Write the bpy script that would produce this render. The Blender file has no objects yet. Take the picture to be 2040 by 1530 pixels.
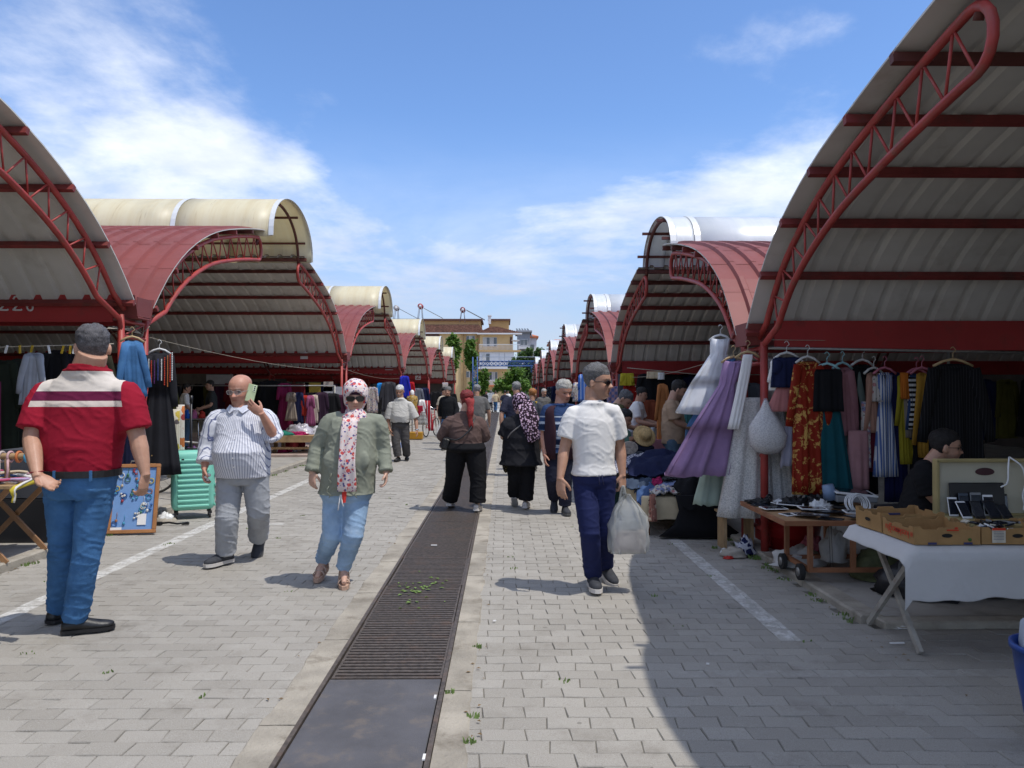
import bpy, bmesh, math, random
import numpy as np
from mathutils import Vector, Matrix, noise, Euler
random.seed(7)
S = bpy.context.scene
C = S.collection
R = math.radians
# ------------------------------------------------------------------ camera
cam = bpy.data.cameras.new('camera'); camo = bpy.data.objects.new('camera', cam); C.objects.link(camo)
cam.sensor_width = 36; cam.lens = 36*1500/2040; cam.clip_end = 3000; cam.clip_start = 0.05
camo.location = (0, 0, 1.55); camo.rotation_euler = (R(90.65), 0, R(-0.65))
S.camera = camo
S.render.resolution_x = 1024; S.render.resolution_y = 768
S.view_settings.view_transform = 'Standard'; S.view_settings.look = 'None'
S.view_settings.exposure = 0.70; S.view_settings.gamma = 1; S.view_settings.use_curve_mapping = False
# ------------------------------------------------------------------ sun
SUN_EL, SUN_AZ = 66, 120         # azimuth clockwise from +Y (the view direction)
sun = bpy.data.lights.new('sun', 'SUN'); sun.energy = 2.0; sun.angle = R(0.53); sun.color = (1, .955, .88)
suno = bpy.data.objects.new('sun', sun); C.objects.link(suno)
sd = Vector((math.cos(R(SUN_EL))*math.sin(R(SUN_AZ)), math.cos(R(SUN_EL))*math.cos(R(SUN_AZ)), math.sin(R(SUN_EL))))
suno.rotation_euler = sd.to_track_quat('Z', 'Y').to_euler()
# ------------------------------------------------------------------ node helper
class NT:
    def __init__(s, tree): s.t = tree; s.n = tree.nodes; s.l = tree.links
    def new(s, typ, **kw):
        n = s.n.new(typ)
        for k, v in kw.items():
            if k == 'inp':
                for i, x in v.items(): s.set(n, i, x)
            else: setattr(n, k, v)
        return n
    def set(s, n, i, x):
        if hasattr(x, 'is_output') or isinstance(x, bpy.types.NodeSocket): s.l.new(x, n.inputs[i])
        else: n.inputs[i].default_value = x
    def math(s, op, a, b=0.0, c=0.0, clamp=False):
        n = s.n.new('ShaderNodeMath'); n.operation = op; n.use_clamp = clamp
        for i, x in enumerate((a, b, c)): s.set(n, i, x)
        return n.outputs[0]
    def mix(s, f, a, b, mode='MIX'):
        n = s.n.new('ShaderNodeMix'); n.data_type = 'RGBA'; n.blend_type = mode; n.clamp_factor = True
        s.set(n, 0, f)
        for i, x in ((6, a), (7, b)):
            if isinstance(x, (tuple, list)) and len(x) == 3: x = (*x, 1)
            s.set(n, i, x)
        return n.outputs[2]
    def noise(s, vec, scale, detail=3, rough=.55, dist=0):
        n = s.new('ShaderNodeTexNoise', inp={'Scale': scale, 'Detail': detail, 'Roughness': rough, 'Distortion': dist})
        if vec is not None: s.l.new(vec, n.inputs['Vector'])
        return n.outputs[0]
    def ramp(s, f, lo, hi):          # smoothstep
        n = s.n.new('ShaderNodeMapRange'); n.interpolation_type = 'SMOOTHSTEP'
        s.set(n, 0, f); n.inputs[1].default_value = lo; n.inputs[2].default_value = hi
        return n.outputs[0]
    def sep(s, vec):
        n = s.n.new('ShaderNodeSeparateXYZ'); s.l.new(vec, n.inputs[0]); return n.outputs
    def comb(s, x, y, z):
        n = s.n.new('ShaderNodeCombineXYZ')
        for i, q in enumerate((x, y, z)): s.set(n, i, q)
        return n.outputs[0]
    def voro(s, vec, scale, feat='F1', rnd=1.0):
        n = s.n.new('ShaderNodeTexVoronoi'); n.feature = feat; n.inputs['Scale'].default_value = scale
        n.inputs['Randomness'].default_value = rnd; s.l.new(vec, n.inputs['Vector']); return n
# ------------------------------------------------------------------ world
W_ = bpy.data.worlds.new('World'); S.world = W_; W_.use_nodes = True
t = NT(W_.node_tree); t.n.clear()
sky = t.new('ShaderNodeTexSky', sky_type='NISHITA', sun_disc=False, sun_elevation=R(SUN_EL), sun_rotation=R(SUN_AZ),
            altitude=100, air_density=1.0, dust_density=0.3, ozone_density=3.0)
tc = t.new('ShaderNodeTexCoord'); dx, dy, dz = t.sep(tc.outputs['Generated'])
az = t.math('ARCTAN2', dx, dy); el = t.math('ARCSINE', dz)
zz = t.math('ADD', t.math('MAXIMUM', dz, 0.0), .16)
pv = t.comb(t.math('DIVIDE', dx, zz), t.math('DIVIDE', dy, zz), 0.0)
n1 = t.noise(pv, 1.15, 9, .6, .35); n2 = t.noise(pv, 3.2, 6, .6)
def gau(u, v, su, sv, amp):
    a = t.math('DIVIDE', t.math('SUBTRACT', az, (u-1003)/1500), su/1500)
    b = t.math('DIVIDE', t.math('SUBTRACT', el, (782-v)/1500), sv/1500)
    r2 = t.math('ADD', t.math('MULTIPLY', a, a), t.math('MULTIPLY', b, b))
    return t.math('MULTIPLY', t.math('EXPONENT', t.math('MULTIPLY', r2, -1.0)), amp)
bias = None  # negative lobes clear the view of the cloud thickened elsewhere
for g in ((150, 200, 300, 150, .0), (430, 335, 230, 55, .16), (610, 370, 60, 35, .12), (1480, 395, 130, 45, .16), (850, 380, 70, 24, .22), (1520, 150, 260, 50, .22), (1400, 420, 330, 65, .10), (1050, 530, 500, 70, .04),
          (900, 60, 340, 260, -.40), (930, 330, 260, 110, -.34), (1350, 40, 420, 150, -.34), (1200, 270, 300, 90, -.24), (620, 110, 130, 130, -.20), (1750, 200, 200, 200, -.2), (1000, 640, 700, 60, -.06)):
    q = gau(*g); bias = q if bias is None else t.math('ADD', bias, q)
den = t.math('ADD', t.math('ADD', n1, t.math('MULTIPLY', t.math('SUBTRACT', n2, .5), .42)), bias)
cmask = t.ramp(den, .30, .70)  # bright cloud thickened overhead, out of view, as added fill for the shade
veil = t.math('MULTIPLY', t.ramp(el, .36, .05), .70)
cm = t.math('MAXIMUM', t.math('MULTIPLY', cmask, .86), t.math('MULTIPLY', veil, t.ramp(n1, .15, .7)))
shade = t.ramp(t.noise(pv, 2.6, 6, .6), .3, .75)
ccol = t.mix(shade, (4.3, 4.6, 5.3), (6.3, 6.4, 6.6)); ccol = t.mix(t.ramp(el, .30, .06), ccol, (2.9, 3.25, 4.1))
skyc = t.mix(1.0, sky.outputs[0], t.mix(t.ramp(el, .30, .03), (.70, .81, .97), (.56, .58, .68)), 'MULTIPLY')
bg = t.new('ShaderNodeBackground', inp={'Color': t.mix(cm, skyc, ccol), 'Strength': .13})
t.l.new(bg.outputs[0], t.new('ShaderNodeOutputWorld').inputs[0])
# ------------------------------------------------------------------ materials
def base_mat(name):
    m = bpy.data.materials.new(name); m.use_nodes = True
    k = NT(m.node_tree); b = k.n['Principled BSDF']
    return m, k, b
def coords(k, world=False):
    if world: return k.new('ShaderNodeNewGeometry').outputs['Position']
    return k.new('ShaderNodeTexCoord').outputs['Object']
def shadecol(c, f): return tuple(max(0, min(1, x*f)) for x in c)
def finish(k, b, col, vec, rough=.8, bump=0.0, bscale=60, metal=0, alpha=1.0, spec=.4):
    k.set(b, 'Base Color', col if not isinstance(col, tuple) else (*col[:3], 1))
    b.inputs['Roughness'].default_value = rough; b.inputs['Metallic'].default_value = metal
    b.inputs['Alpha'].default_value = alpha; b.inputs['Specular IOR Level'].default_value = spec
    if bump:
        bp = k.new('ShaderNodeBump', inp={'Strength': bump, 'Distance': .01, 'Height': k.noise(vec, bscale, 4, .6)})
        k.l.new(bp.outputs[0], b.inputs['Normal'])
def M(name, c, rough=.8, var=.14, scale=6, bump=.0, bscale=60, metal=0, world=False, dirt=None, alpha=1.0, spec=.4, det=4):
    m, k, b = base_mat(name); v = coords(k, world)
    col = k.mix(k.ramp(k.noise(v, scale, det, .6), .25, .75), shadecol(c, 1-var), shadecol(c, 1+var))
    if dirt:
        dc, amt, ds = dirt
        f = k.math('MULTIPLY', k.ramp(k.noise(v, ds, 6, .65), .5, .72), amt)
        col = k.mix(f, col, dc)
    finish(k, b, col, v, rough, bump, bscale, metal, alpha, spec)
    return m
def cloth(name, c, rough=.9, var=.12, bump=.09, bscale=220, scale=5):
    return M(name, c, rough, var, scale, bump, bscale, spec=.15)
def cloth_pat(name, fn, rough=.9, bump=.09, bscale=180):
    m, k, b = base_mat(name); v = coords(k)
    finish(k, b, fn(k, v), v, rough, bump, bscale, spec=.15); return m
def p_bands(base, bands, axis=2, xlim=None, side=None):
    def fn(k, v):
        s = k.sep(v); z = s[axis]; col = base
        for lo, hi, c in bands:
            f = k.math('MULTIPLY', k.math('GREATER_THAN', z, lo), k.math('LESS_THAN', z, hi)); col = k.mix(f, col, c)
        if xlim:
            x0, x1 = xlim
            f = k.math('MULTIPLY', k.math('GREATER_THAN', s[0], x0), k.math('LESS_THAN', s[0], x1)); col = k.mix(f, side, col)
        return col
    return fn
def p_stripe(base, c, freq, duty=.22, axis=0, attr=None):
    def fn(k, v):
        if attr:
            a = k.new('ShaderNodeAttribute', attribute_name=attr); x = a.outputs['Fac']
        else: x = k.sep(v)[axis]
        f = k.math('FRACT', k.math('MULTIPLY', x, freq))
        return k.mix(k.math('LESS_THAN', f, duty), base, c)
    return fn
def p_flower(base, cols, scale, size=.3, dens=.7):
    def fn(k, v):
        col = base
        for i, c in enumerate(cols):
            vv = k.new('ShaderNodeVectorMath', operation='ADD', inp={0: v, 1: (i*3.7, i*1.3, i*2.1)}).outputs[0]
            vo = k.voro(vv, scale*(1+.45*i))
            nz = k.math('MULTIPLY', k.math('SUBTRACT', k.noise(vv, scale*3.3, 2), .5), .5)
            d = k.math('ADD', vo.outputs['Distance'], nz)
            on = k.math('LESS_THAN', k.sep(vo.outputs['Color'])[0], dens)
            col = k.mix(k.math('MULTIPLY', k.math('LESS_THAN', d, size/(1+.25*i)), on), col, c)
        return col
    return fn
def p_leopard(base, c, scale):
    def fn(k, v):
        vo = k.voro(v, scale); d = k.math('ADD', vo.outputs['Distance'], k.math('MULTIPLY', k.math('SUBTRACT', k.noise(v, scale*1.7, 3), .5), .55))
        return k.mix(k.math('LESS_THAN', d, .43), base, c)
    return fn
def p_check(base, c, f):
    def fn(k, v):
        n = k.new('ShaderNodeTexChecker', inp={'Scale': f, 'Color1': (*base, 1), 'Color2': (*c, 1)}); k.l.new(v, n.inputs[0]); return n.outputs[0]
    return fn
# ------------------------------------------------------------------ mesh builder
class MB:
    def __init__(s): s.v = []; s.f = []; s.m = []; s.sm = []
    def add(s, vs, fs, mi=0, smooth=False):
        o = len(s.v); s.v.extend([tuple(p) for p in vs])
        for f in fs: s.f.append([i+o for i in f]); s.m.append(mi); s.sm.append(smooth)
    def box(s, c, d, rot=None, mi=0, bev=0):
        x, y, z = d[0]/2, d[1]/2, d[2]/2
        mt = Matrix.Translation(c) @ (Euler(rot).to_matrix().to_4x4() if rot else Matrix.Identity(4))
        if not bev:
            vs = [mt @ Vector((a*x, b*y, e*z)) for a in (-1, 1) for b in (-1, 1) for e in (-1, 1)]
            s.add(vs, [(0,1,3,2),(4,6,7,5),(0,4,5,1),(2,3,7,6),(0,2,6,4),(1,5,7,3)], mi)
        else:
            e = min(bev, x*.9, y*.9, z*.9); rings = []
            for zz, k in ((-z, e), (-z+e, 0), (z-e, 0), (z, e)):
                rings.append([mt @ Vector(p) for p in ((-x+e, -y+k, zz), (x-e, -y+k, zz), (x-k, -y+e, zz), (x-k, y-e, zz), (x-e, y-k, zz), (-x+e, y-k, zz), (-x+k, y-e, zz), (-x+k, -y+e, zz))])
            s.rings(rings, mi=mi)
    def rings(s, rings, mi=0, closed=True, caps=True, smooth=False, loop=False):
        n = len(rings[0]); vs = [p for r in rings for p in r]; fs = []
        m = len(rings)
        for i in range(m-1 if not loop else m):
            for j in range(n if closed else n-1):
                a = i*n+j; b = i*n+(j+1) % n; i2 = (i+1) % m; fs.append((a, b, i2*n+(j+1) % n, i2*n+j))
        if caps and not loop:
            fs.append(tuple(range(n-1, -1, -1))); fs.append(tuple((m-1)*n+j for j in range(n)))
        s.add(vs, fs, mi, smooth)
    def tube(s, pts, r, n=8, mi=0, smooth=True, caps=True, flat=1.0, up=None, loop=False):
        pts = [Vector(p) for p in pts]; m = len(pts)
        rs = r if isinstance(r, (list, tuple)) else [r]*m
        rings = []; pn = None
        for i, p in enumerate(pts):
            if loop: d = pts[(i+1) % m]-pts[i-1]
            else: d = pts[min(i+1, m-1)]-pts[max(i-1, 0)]
            d = d.normalized() if d.length > 1e-9 else Vector((0, 0, 1))
            if pn is None:
                a = Vector(up) if up else (Vector((0, 0, 1)) if abs(d.z) < .9 else Vector((1, 0, 0)))
            else: a = pn
            a = (a-d*a.dot(d)); a = a.normalized() if a.length > 1e-6 else d.orthogonal().normalized()
            pn = a; b = d.cross(a)
            rings.append([p+(a*math.cos(2*math.pi*j/n)*flat+b*math.sin(2*math.pi*j/n))*rs[i] for j in range(n)])
        s.rings(rings, mi=mi, smooth=smooth, caps=caps, loop=loop)
    def cyl(s, a, b, r, n=12, mi=0, r2=None): s.tube([a, b], [r, r if r2 is None else r2], n, mi, smooth=True)
    def ball(s, c, r, n=10, m=7, mi=0, mt=None):
        rx, ry, rz = r if isinstance(r, (tuple, list)) else (r, r, r); c = Vector(c); rings = []
        for i in range(m):
            ph = -math.pi/2+math.pi*(i+.15)/(m-.7) if m > 2 else 0
            ring = []
            for j in range(n):
                a = 2*math.pi*j/n; p = Vector((rx*math.cos(ph)*math.cos(a), ry*math.cos(ph)*math.sin(a), rz*math.sin(ph)))
                ring.append(c+(mt @ p if mt else p))
            rings.append(ring)
        s.rings(rings, mi=mi, smooth=True)
    def lathe(s, prof, c=(0, 0, 0), n=16, mi=0, caps=True):
        s.rings([[(c[0]+r*math.cos(2*math.pi*j/n), c[1]+r*math.sin(2*math.pi*j/n), c[2]+z) for j in range(n)] for r, z in prof], mi=mi, smooth=True, caps=caps)
    def poly(s, pts, th, mi=0, nrm=None):      # extruded flat polygon
        pts = [Vector(p) for p in pts]; nrm = Vector(nrm) if nrm else (pts[1]-pts[0]).cross(pts[2]-pts[0]).normalized()
        s.rings([[p for p in pts], [p+nrm*th for p in pts]], mi=mi)
    def mesh(s, name, mats):
        me = bpy.data.meshes.new(name); me.from_pydata(s.v, [], s.f)
        for m in (mats if isinstance(mats, (list, tuple)) else [mats]): me.materials.append(m)
        me.polygons.foreach_set('material_index', s.m); me.polygons.foreach_set('use_smooth', s.sm)
        me.update(); return me
def link(name, data, parent=None, loc=None, rot=None):
    o = bpy.data.objects.new(name, data); C.objects.link(o)
    if parent: o.parent = parent
    if loc: o.location = loc
    if rot: o.rotation_euler = rot
    return o
def part(name, mb, mats, parent=None, label=None, loc=None, rot=None):
    o = link(name, mb.mesh(name, mats), parent, loc, rot)
    if label: o['label'] = label
    return o
def tag(o, label, cat, group=None):
    o['label'] = label; o['category'] = cat
    if group: o['group'] = group
    return o
def thing(name, label, cat, loc=(0, 0, 0), rz=0, group=None):
    o = link(name, None, None, loc, (0, 0, rz)); return tag(o, label, cat, group)
def solo(name, mb, mats, label, cat, loc=None, rz=0, group=None, kind=None):
    o = part(name, mb, mats, None, None, loc, (0, 0, rz)); tag(o, label, cat, group)
    if kind: o['kind'] = kind
    return o
def struct(name, mb, mats, parent=None):
    o = part(name, mb, mats, parent)
    if not parent: o['kind'] = 'structure'
    return o
def dup(o, parent=None, loc=None):
    c = o.copy(); C.objects.link(c); c.parent = parent
    if loc: c.location = loc
    for ch in o.children: dup(ch, c)
    return c
def W(u, v, Y): return Vector(((u-1003)/1500*Y, Y, 1.55-(v-782)/1500*Y))   # photo measurement at a distance -> metres
def mpp(Y): return Y/1500
def catmull(pts, n):
    P = [np.array(p, float) for p in pts]; P = [2*P[0]-P[1]]+P+[2*P[-1]-P[-2]]; out = []
    for i in range(1, len(P)-2):
        for j in range(n):
            t_ = j/n; a, b, c, d = P[i-1], P[i], P[i+1], P[i+2]
            out.append(.5*((2*b)+(-a+c)*t_+(2*a-5*b+4*c-d)*t_**2+(-a+3*b-3*c+d)*t_**3))
    out.append(P[-2]); return [tuple(p) for p in out]
# ================================================================== SETTING
m_sand = M('joint_sand', (.15, .138, .112), .95, .3, 9, .4, 90, world=True)
def paver_mat():
    m, k, b = base_mat('paver_concrete'); pos = coords(k, True); p = k.sep(pos)
    oi = k.new('ShaderNodeObjectInfo').outputs['Random']
    ge = k.new('ShaderNodeNewGeometry').outputs['Random Per Island']
    r = k.math('FRACT', k.math('ADD', oi, ge))
    col = k.mix(r, (.335, .312, .275), (.40, .375, .335))
    col = k.mix(k.math('MULTIPLY', k.ramp(k.noise(pos, .55, 5, .6), .35, .75), .45), col, (.27, .25, .22))
    col = k.mix(k.math('MULTIPLY', k.ramp(k.noise(pos, 3.3, 5, .7), .55, .8), .35), col, (.50, .48, .44))
    sp = k.noise(pos, 210, 3, .7)
    col = k.mix(k.math('MULTIPLY', k.ramp(sp, .58, .7), .6), col, (.60, .58, .54))
    col = k.mix(k.math('MULTIPLY', k.ramp(sp, .44, .34), .6), col, (.17, .155, .135))
    st = k.math('MULTIPLY', k.ramp(k.noise(pos, 7, 5, .75), .62, .74), .5)
    col = k.mix(st, col, (.19, .17, .145))
    col = k.mix(k.math('MULTIPLY', k.ramp(k.noise(pos, 1.7, 7, .72), .52, .72), .65), col, (.22, .20, .17))
    spot = k.voro(pos, 3.1); col = k.mix(k.math('MULTIPLY', k.math('LESS_THAN', k.math('ADD', spot.outputs['Distance'], k.math('MULTIPLY', k.noise(pos, 30, 3), .05)), .075), .55), col, (.14, .13, .115))
    # worn painted lines (flat print)
    wn = k.ramp(k.noise(pos, 9, 5, .75), .42, .58); w2 = k.ramp(k.noise(pos, 45, 3, .7), .38, .6)
    def band(ax, lo, hi, ax2, l2, h2, amt):
        f = k.math('MULTIPLY', k.math('GREATER_THAN', p[ax], lo), k.math('LESS_THAN', p[ax], hi))
        f = k.math('MULTIPLY', f, k.math('MULTIPLY', k.math('GREATER_THAN', p[ax2], l2), k.math('LESS_THAN', p[ax2], h2)))
        return k.math('MULTIPLY', k.math('MULTIPLY', f, amt), k.math('MULTIPLY', k.math('ADD', k.math('MULTIPLY', wn, .65), .35), k.math('ADD', k.math('MULTIPLY', w2, .5), .5)))
    for a in ((0, 1.74, 1.87, 1, 4.72, 60, .95), (0, -3.52, -3.38, 1, 5.0, 60, .95), (1, 4.12, 4.22, 0, .9, 4, .22), (1, 8.9, 9.02, 0, -3.4, -2.6, .6)):
        col = k.mix(band(*a), col, (.68, .67, .64))
    finish(k, b, col, pos, .86, .5, 150, spec=.3); return m
m_paver = paver_mat()
m_conc = M('weathered_concrete', (.36, .325, .27), .9, .26, 2.6, .9, 55, world=True, dirt=((.17, .145, .11), .75, 4))
m_plat = M('platform_concrete', (.33, .31, .28), .9, .2, 1.4, .35, 60, world=True, dirt=((.12, .105, .09), .6, 3))
m_pink = M('pinkish_concrete', (.42, .32, .275), .9, .15, 1.4, .3, 60, world=True, dirt=((.16, .13, .11), .5, 3))
m_grass = M('grass_blade', (.15, .23, .06), .8, .35, 40, world=True)
m_dryleaf = M('dry_leaf', (.2, .13, .06), .9, .3, 30)
m_iron = M('rusty_iron', (.098, .080, .068), .6, .35, 30, .25, 120, metal=.1, world=True, dirt=((.16, .10, .07), .5, 6))
m_plate = M('blue_grey_steel', (.105, .103, .112), .72, .16, 3.5, .3, 160, metal=.1, world=True, dirt=((.20, .165, .135), .6, 5.5))
m_pit = M('dark_pit', (.02, .018, .016), .95, .2, 5)
# ground sheet to the horizon
b = MB()
b.add([(-900, -60, -.011), (-1.0, -60, -.011), (-1.0, 70, -.011), (-900, 70, -.011), (-.27, -60, -.011), (900, -60, -.011), (900, 70, -.011), (-.27, 70, -.011),
       (-900, 70, -.011), (900, 70, -.011), (900, 1500, -.011), (-900, 1500, -.011)], [(0, 1, 2, 3), (4, 5, 6, 7), (8, 9, 10, 11)])
struct('ground', b, m_sand)
pav = link('pavement', None); pav['kind'] = 'structure'
PL, PW = .204, .120
def paver(slant, cham=True):
    b = MB(); gx = [0, .25, .75, 1.25, 1.75, 2]; T = .0025
    def outline(ins, z):
        pts = []
        for e, y0 in ((0, -PW/2+ins), (1, PW/2-ins)):
            xs = gx if e == 0 else gx[::-1]
            for g in xs:
                x = (g/2-.5)*PL; yy = y0+T*math.sin(math.pi*2*g/1.0*.5)
                if g == 0: x += ins
                if g == 2: x -= ins
                x += slant*(y0/PW)*2
                pts.append((x, yy, z))
        return pts
    r = [outline(.0016, -.03)]
    if cham: r += [outline(.0016, -.005), outline(.0042, 0)]
    else: r += [outline(.002, 0)]
    n = len(r[0]); vs = [p for q in r for p in q]; fs = []
    for i in range(len(r)-1):
        for j in range(n): fs.append((i*n+j, i*n+(j+1) % n, (i+1)*n+(j+1) % n, (i+1)*n+j))
    fs.append(tuple((len(r)-1)*n+j for j in range(n))); b.add(vs, fs)
    return b
P_hi = [paver(.004), paver(-.004)]; P_lo = [paver(.004, False), paver(-.004, False)]
PM = [p.mesh('brick', m_paver) for p in P_hi]
slots = []
rows = int((27-1.4)/PW)
for r_ in range(rows):
    y = 1.4+r_*PW
    for x0, x1 in ((-4.3, -1.15), (-.155, 2.36), (2.36, 7.0)):
        if x0 > 2 and y > 4.98: continue
        off = (r_ % 2)*PL/2; i0 = math.floor((x0-off)/PL)
        i = i0
        while True:
            x = off+i*PL+PL/2
            if x-PL*.30 > x1: break
            if x+PL*.3 >= x0 and x-PL*.3 <= x1 and abs(x) < y*.72+.4 and y > 2.2: slots.append((x, y, r_ % 2))
            i += 1
vis = sorted([s for s in slots if abs(s[0]) < s[1]*.69 and s[1] > 2.98], key=lambda s: s[0]**2+s[1]**2)[:300]
vs_ = set(vis); stuffb = MB()
def bump_h(x, y): return .003*noise.noise((x*.9, y*.9, 3.1))
for s in slots:
    rz = random.uniform(-.022, .022); tx, ty = random.uniform(-.016, .016), random.uniform(-.02, .02)
    z = -.004+random.uniform(-.0025, .0025)+bump_h(s[0], s[1])
    if s in vs_:
        o = link('brick', PM[s[2]], pav, (s[0], s[1], z), (tx, ty, rz))
    else:
        src = (P_hi if s[1] < 9 else P_lo)[s[2]]
        mt = Matrix.Translation((s[0], s[1], z)) @ Euler((tx, ty, rz)).to_matrix().to_4x4()
        A = np.array(mt); V = np.array(src.v) @ A[:3, :3].T+A[:3, 3]
        stuffb.add(V.tolist(), src.f)
o = part('bricks', stuffb, m_paver, pav); o['kind'] = 'stuff'
b = MB()
for x0, x1 in ((-4.3, -1.15), (-.155, 2.38)):
    b.add([(x0, 27, -.006), (x1, 27, -.006), (x1, 69.9, -.006), (x0, 69.9, -.006)], [(0, 1, 2, 3)])
b.add([(-60, 70, -.006), (60, 70, -.006), (60, 122, -.006), (-60, 122, -.006)], [(0, 1, 2, 3)])
struct('street', b, m_plat)
# drain: channel, frame, cover plate, grates
dr = link('drain', None); dr['kind'] = 'structure'
b = MB(); X0, X1 = -.94, -.33
b.add([(X0, -2, -.4), (X1, -2, -.4), (X1, 70, -.4), (X0, 70, -.4), (X0, -2, -.012), (X1, -2, -.012), (X1, 70, -.012), (X0, 70, -.012)], [(0, 1, 2, 3), (0, 3, 7, 4), (1, 5, 6, 2)])
part('channel', b, m_pit, dr)
b = MB()
for x in (X0-.012, X1+.012): b.box((x, 34, -.012), (.022, 72, .05))
part('frame', b, m_iron, dr)
for y0 in (1.15, 2.6):
    b = MB(); b.box(((X0+X1)/2, y0+.745 if y0 < 2 else 3.345, .002), (X1-X0-.012, 1.44 if y0 < 2 else 1.46, .012), bev=.003)
    part('cover_plate', b, m_plate, dr)
def grate(n, bar):
    b = MB(); L = .985
    for x in (X0+.012, X1-.012): b.box((x, L/2, -.02), (.014, L, .044))
    for i in range(n): b.box(((X0+X1)/2, .012+(L-.024)*i/(n-1), -.018), (X1-X0-.04, bar, .042))
    for y in (.005, L-.005): b.box(((X0+X1)/2, y, -.02), (X1-X0-.012, .009, .046))
    return b.mesh('grate_panel', m_iron)
gh, gl = grate(21, .027), grate(16, .034)
for i in range(56):
    y = 4.105+i*.99; link('grate_panel', gh if i < 18 else gl, dr, (random.uniform(-.003, .003), y, random.uniform(-.003, .002)), (random.uniform(-.004, .004), 0, random.uniform(-.003, .003)))
# concrete strips beside the drain, in slabs with broken outer edges
edg = link('drain_edging', None); edg['kind'] = 'structure'
for sx, xi, xo in ((-1, X0-.026, -1.145), (1, X1+.026, -.155)):
    y = 1.5; q = 0
    while y < 62:
        L = random.uniform(.85, 1.5) if y < 25 else 8
        n = max(3, int(L/.07)) if y < 14 else 3; b = MB(); ra = []; rings = []
        for i in range(n+1):
            yy = y+.006+(L-.012)*i/n
            w = xo+.018*noise.noise((yy*3, sx*5, 0))+.012*noise.noise((yy*11, sx*9, 2))
            zt = .003+.004*noise.noise((yy*2, sx, 4))
            prof = [(xi, -.05), (xi, zt-.004), (xi-.004*-sx*-1, zt)] if False else [(xi, -.05), (xi, zt)]
            m1 = xi+(w-xi)*.5
            rings.append([(xi, yy, -.05), (xi, yy, zt), (m1, yy, zt+.004*noise.noise((yy*6, sx*2, 8))), (w-sx*.014, yy, zt-.001), (w, yy, zt-.014), (w, yy, -.05)])
        if sx < 0: rings = [r[::-1] for r in rings]
        b.rings(rings, closed=True)
        part('concrete_slab', b, m_conc, edg); y += L; q += 1
# platforms and kerbs
b = MB(); b.box((-16.42, 33.5, -.02), (24, 77, .17)); struct('market_floor', b, m_plat)
b = MB(); b.box((14.56, 37.55, -.04), (24, 65, .17)); struct('market_floor', b, m_plat)
b = MB(); b.box((-8.6, 22.2, .03), (8.9, 9.6, .19), bev=.015); struct('raised_floor', b, m_pink)
def kerb_row(x, y0, y1, top, w):
    k = link('kerb', None); k['kind'] = 'structure'; y = y0; i = 0
    while y < y1:
        L = (1.0 if y < 30 else 4)*random.uniform(.94, 1.06); b = MB(); n = 6; rings = []
        for j in range(n+1):
            yy = y+.005+(L-.01)*j/n; e = .012*noise.noise((yy*4, x, 1)); h = top+.006*noise.noise((yy*3, x, 5))
            s = 1 if x > 0 else -1
            rr = [(x+e, yy, -.06), (x+e, yy, h-.014), (x+e+s*.014, yy, h), (x+s*w, yy, h), (x+s*w, yy, -.06)]
            rings.append(rr if s > 0 else rr[::-1])
        b.rings(rings); part('kerb_stone', b, m_conc, k); y += L; i += 1
kerb_row(-4.31, 1.2, 72, .078, .105); kerb_row(2.40, 5.05, 70, .053, .15)
b = MB(); b.box((5.5, 5.0, -.01), (6.0, .14, .11), bev=.01); struct('kerb_end', b, m_conc)
# grass and weeds in the joints (nobody could count the blades)
def tufts(spots, name='weeds'):
    b = MB()
    for x, y, rad, n, h in spots:
        for _ in range(n):
            a = random.uniform(0, 6.283); r = rad*math.sqrt(random.random()); px, py = x+r*math.cos(a)*1.4, y+r*math.sin(a)
            hh = h*random.uniform(.4, 1.1); w = random.uniform(.003, .007); d = random.uniform(0, 6.283); lx, ly = math.cos(d)*hh*random.uniform(.2, .9), math.sin(d)*hh*random.uniform(.2, .9)
            b.add([(px-w, py, -.01), (px+w, py, -.01), (px+lx*.5+w*.7, py+ly*.5, hh*.7), (px+lx, py+ly, hh), (px+lx*.5-w*.7, py+ly*.5, hh*.7)], [(0, 1, 2, 4), (4, 2, 3)])
    o = part(name, b, m_grass); o['kind'] = 'stuff'; o['label'] = 'green weeds growing in the pavement joints and along the kerb'
sp = []
for _ in range(34): sp.append((2.36+random.uniform(-.05, .03), random.uniform(5.1, 9.5), .04, random.randint(5, 18), random.uniform(.012, .035)))
for _ in range(16): sp.append((-4.28+random.uniform(-.02, .04), random.uniform(6, 17), .05, random.randint(6, 20), random.uniform(.015, .04)))
for _ in range(34): sp.append((random.choice([random.uniform(-4.1, -1.2), random.uniform(0, 2.2)]), random.uniform(3.2, 14), .03, random.randint(3, 8), random.uniform(.006, .016)))
for x, y in ((-.15, 3.35), (-.14, 3.62), (-.28, 3.9), (-.16, 4.6), (2.2, 7.35), (2.3, 7.2), (2.1, 7.5)): sp.append((x, y, .02, 16, .024))
for _ in range(40): sp.append((-4.55+random.uniform(-.5, .3), random.uniform(24, 29), .25, 30, .16))
tufts(sp)
b = MB()
for _ in range(46):
    x, y = random.gauss(-.66, .10), random.gauss(5.95, .22)
    if not (-.92 < x < -.35): continue
    a = random.uniform(0, 6.28); s = random.uniform(.012, .03); c_, s_ = math.cos(a)*s, math.sin(a)*s
    b.add([(x-c_, y-s_, .006), (x-s_*.5, y+c_*.5, .014), (x+c_, y+s_, .007), (x+s_*.5, y-c_*.5, .012)], [(0, 1, 2, 3)])
o = part('fallen_leaves', b, m_grass); o['kind'] = 'stuff'; o['label'] = 'torn green leaves scattered on the drain grate'
b = MB()
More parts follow.
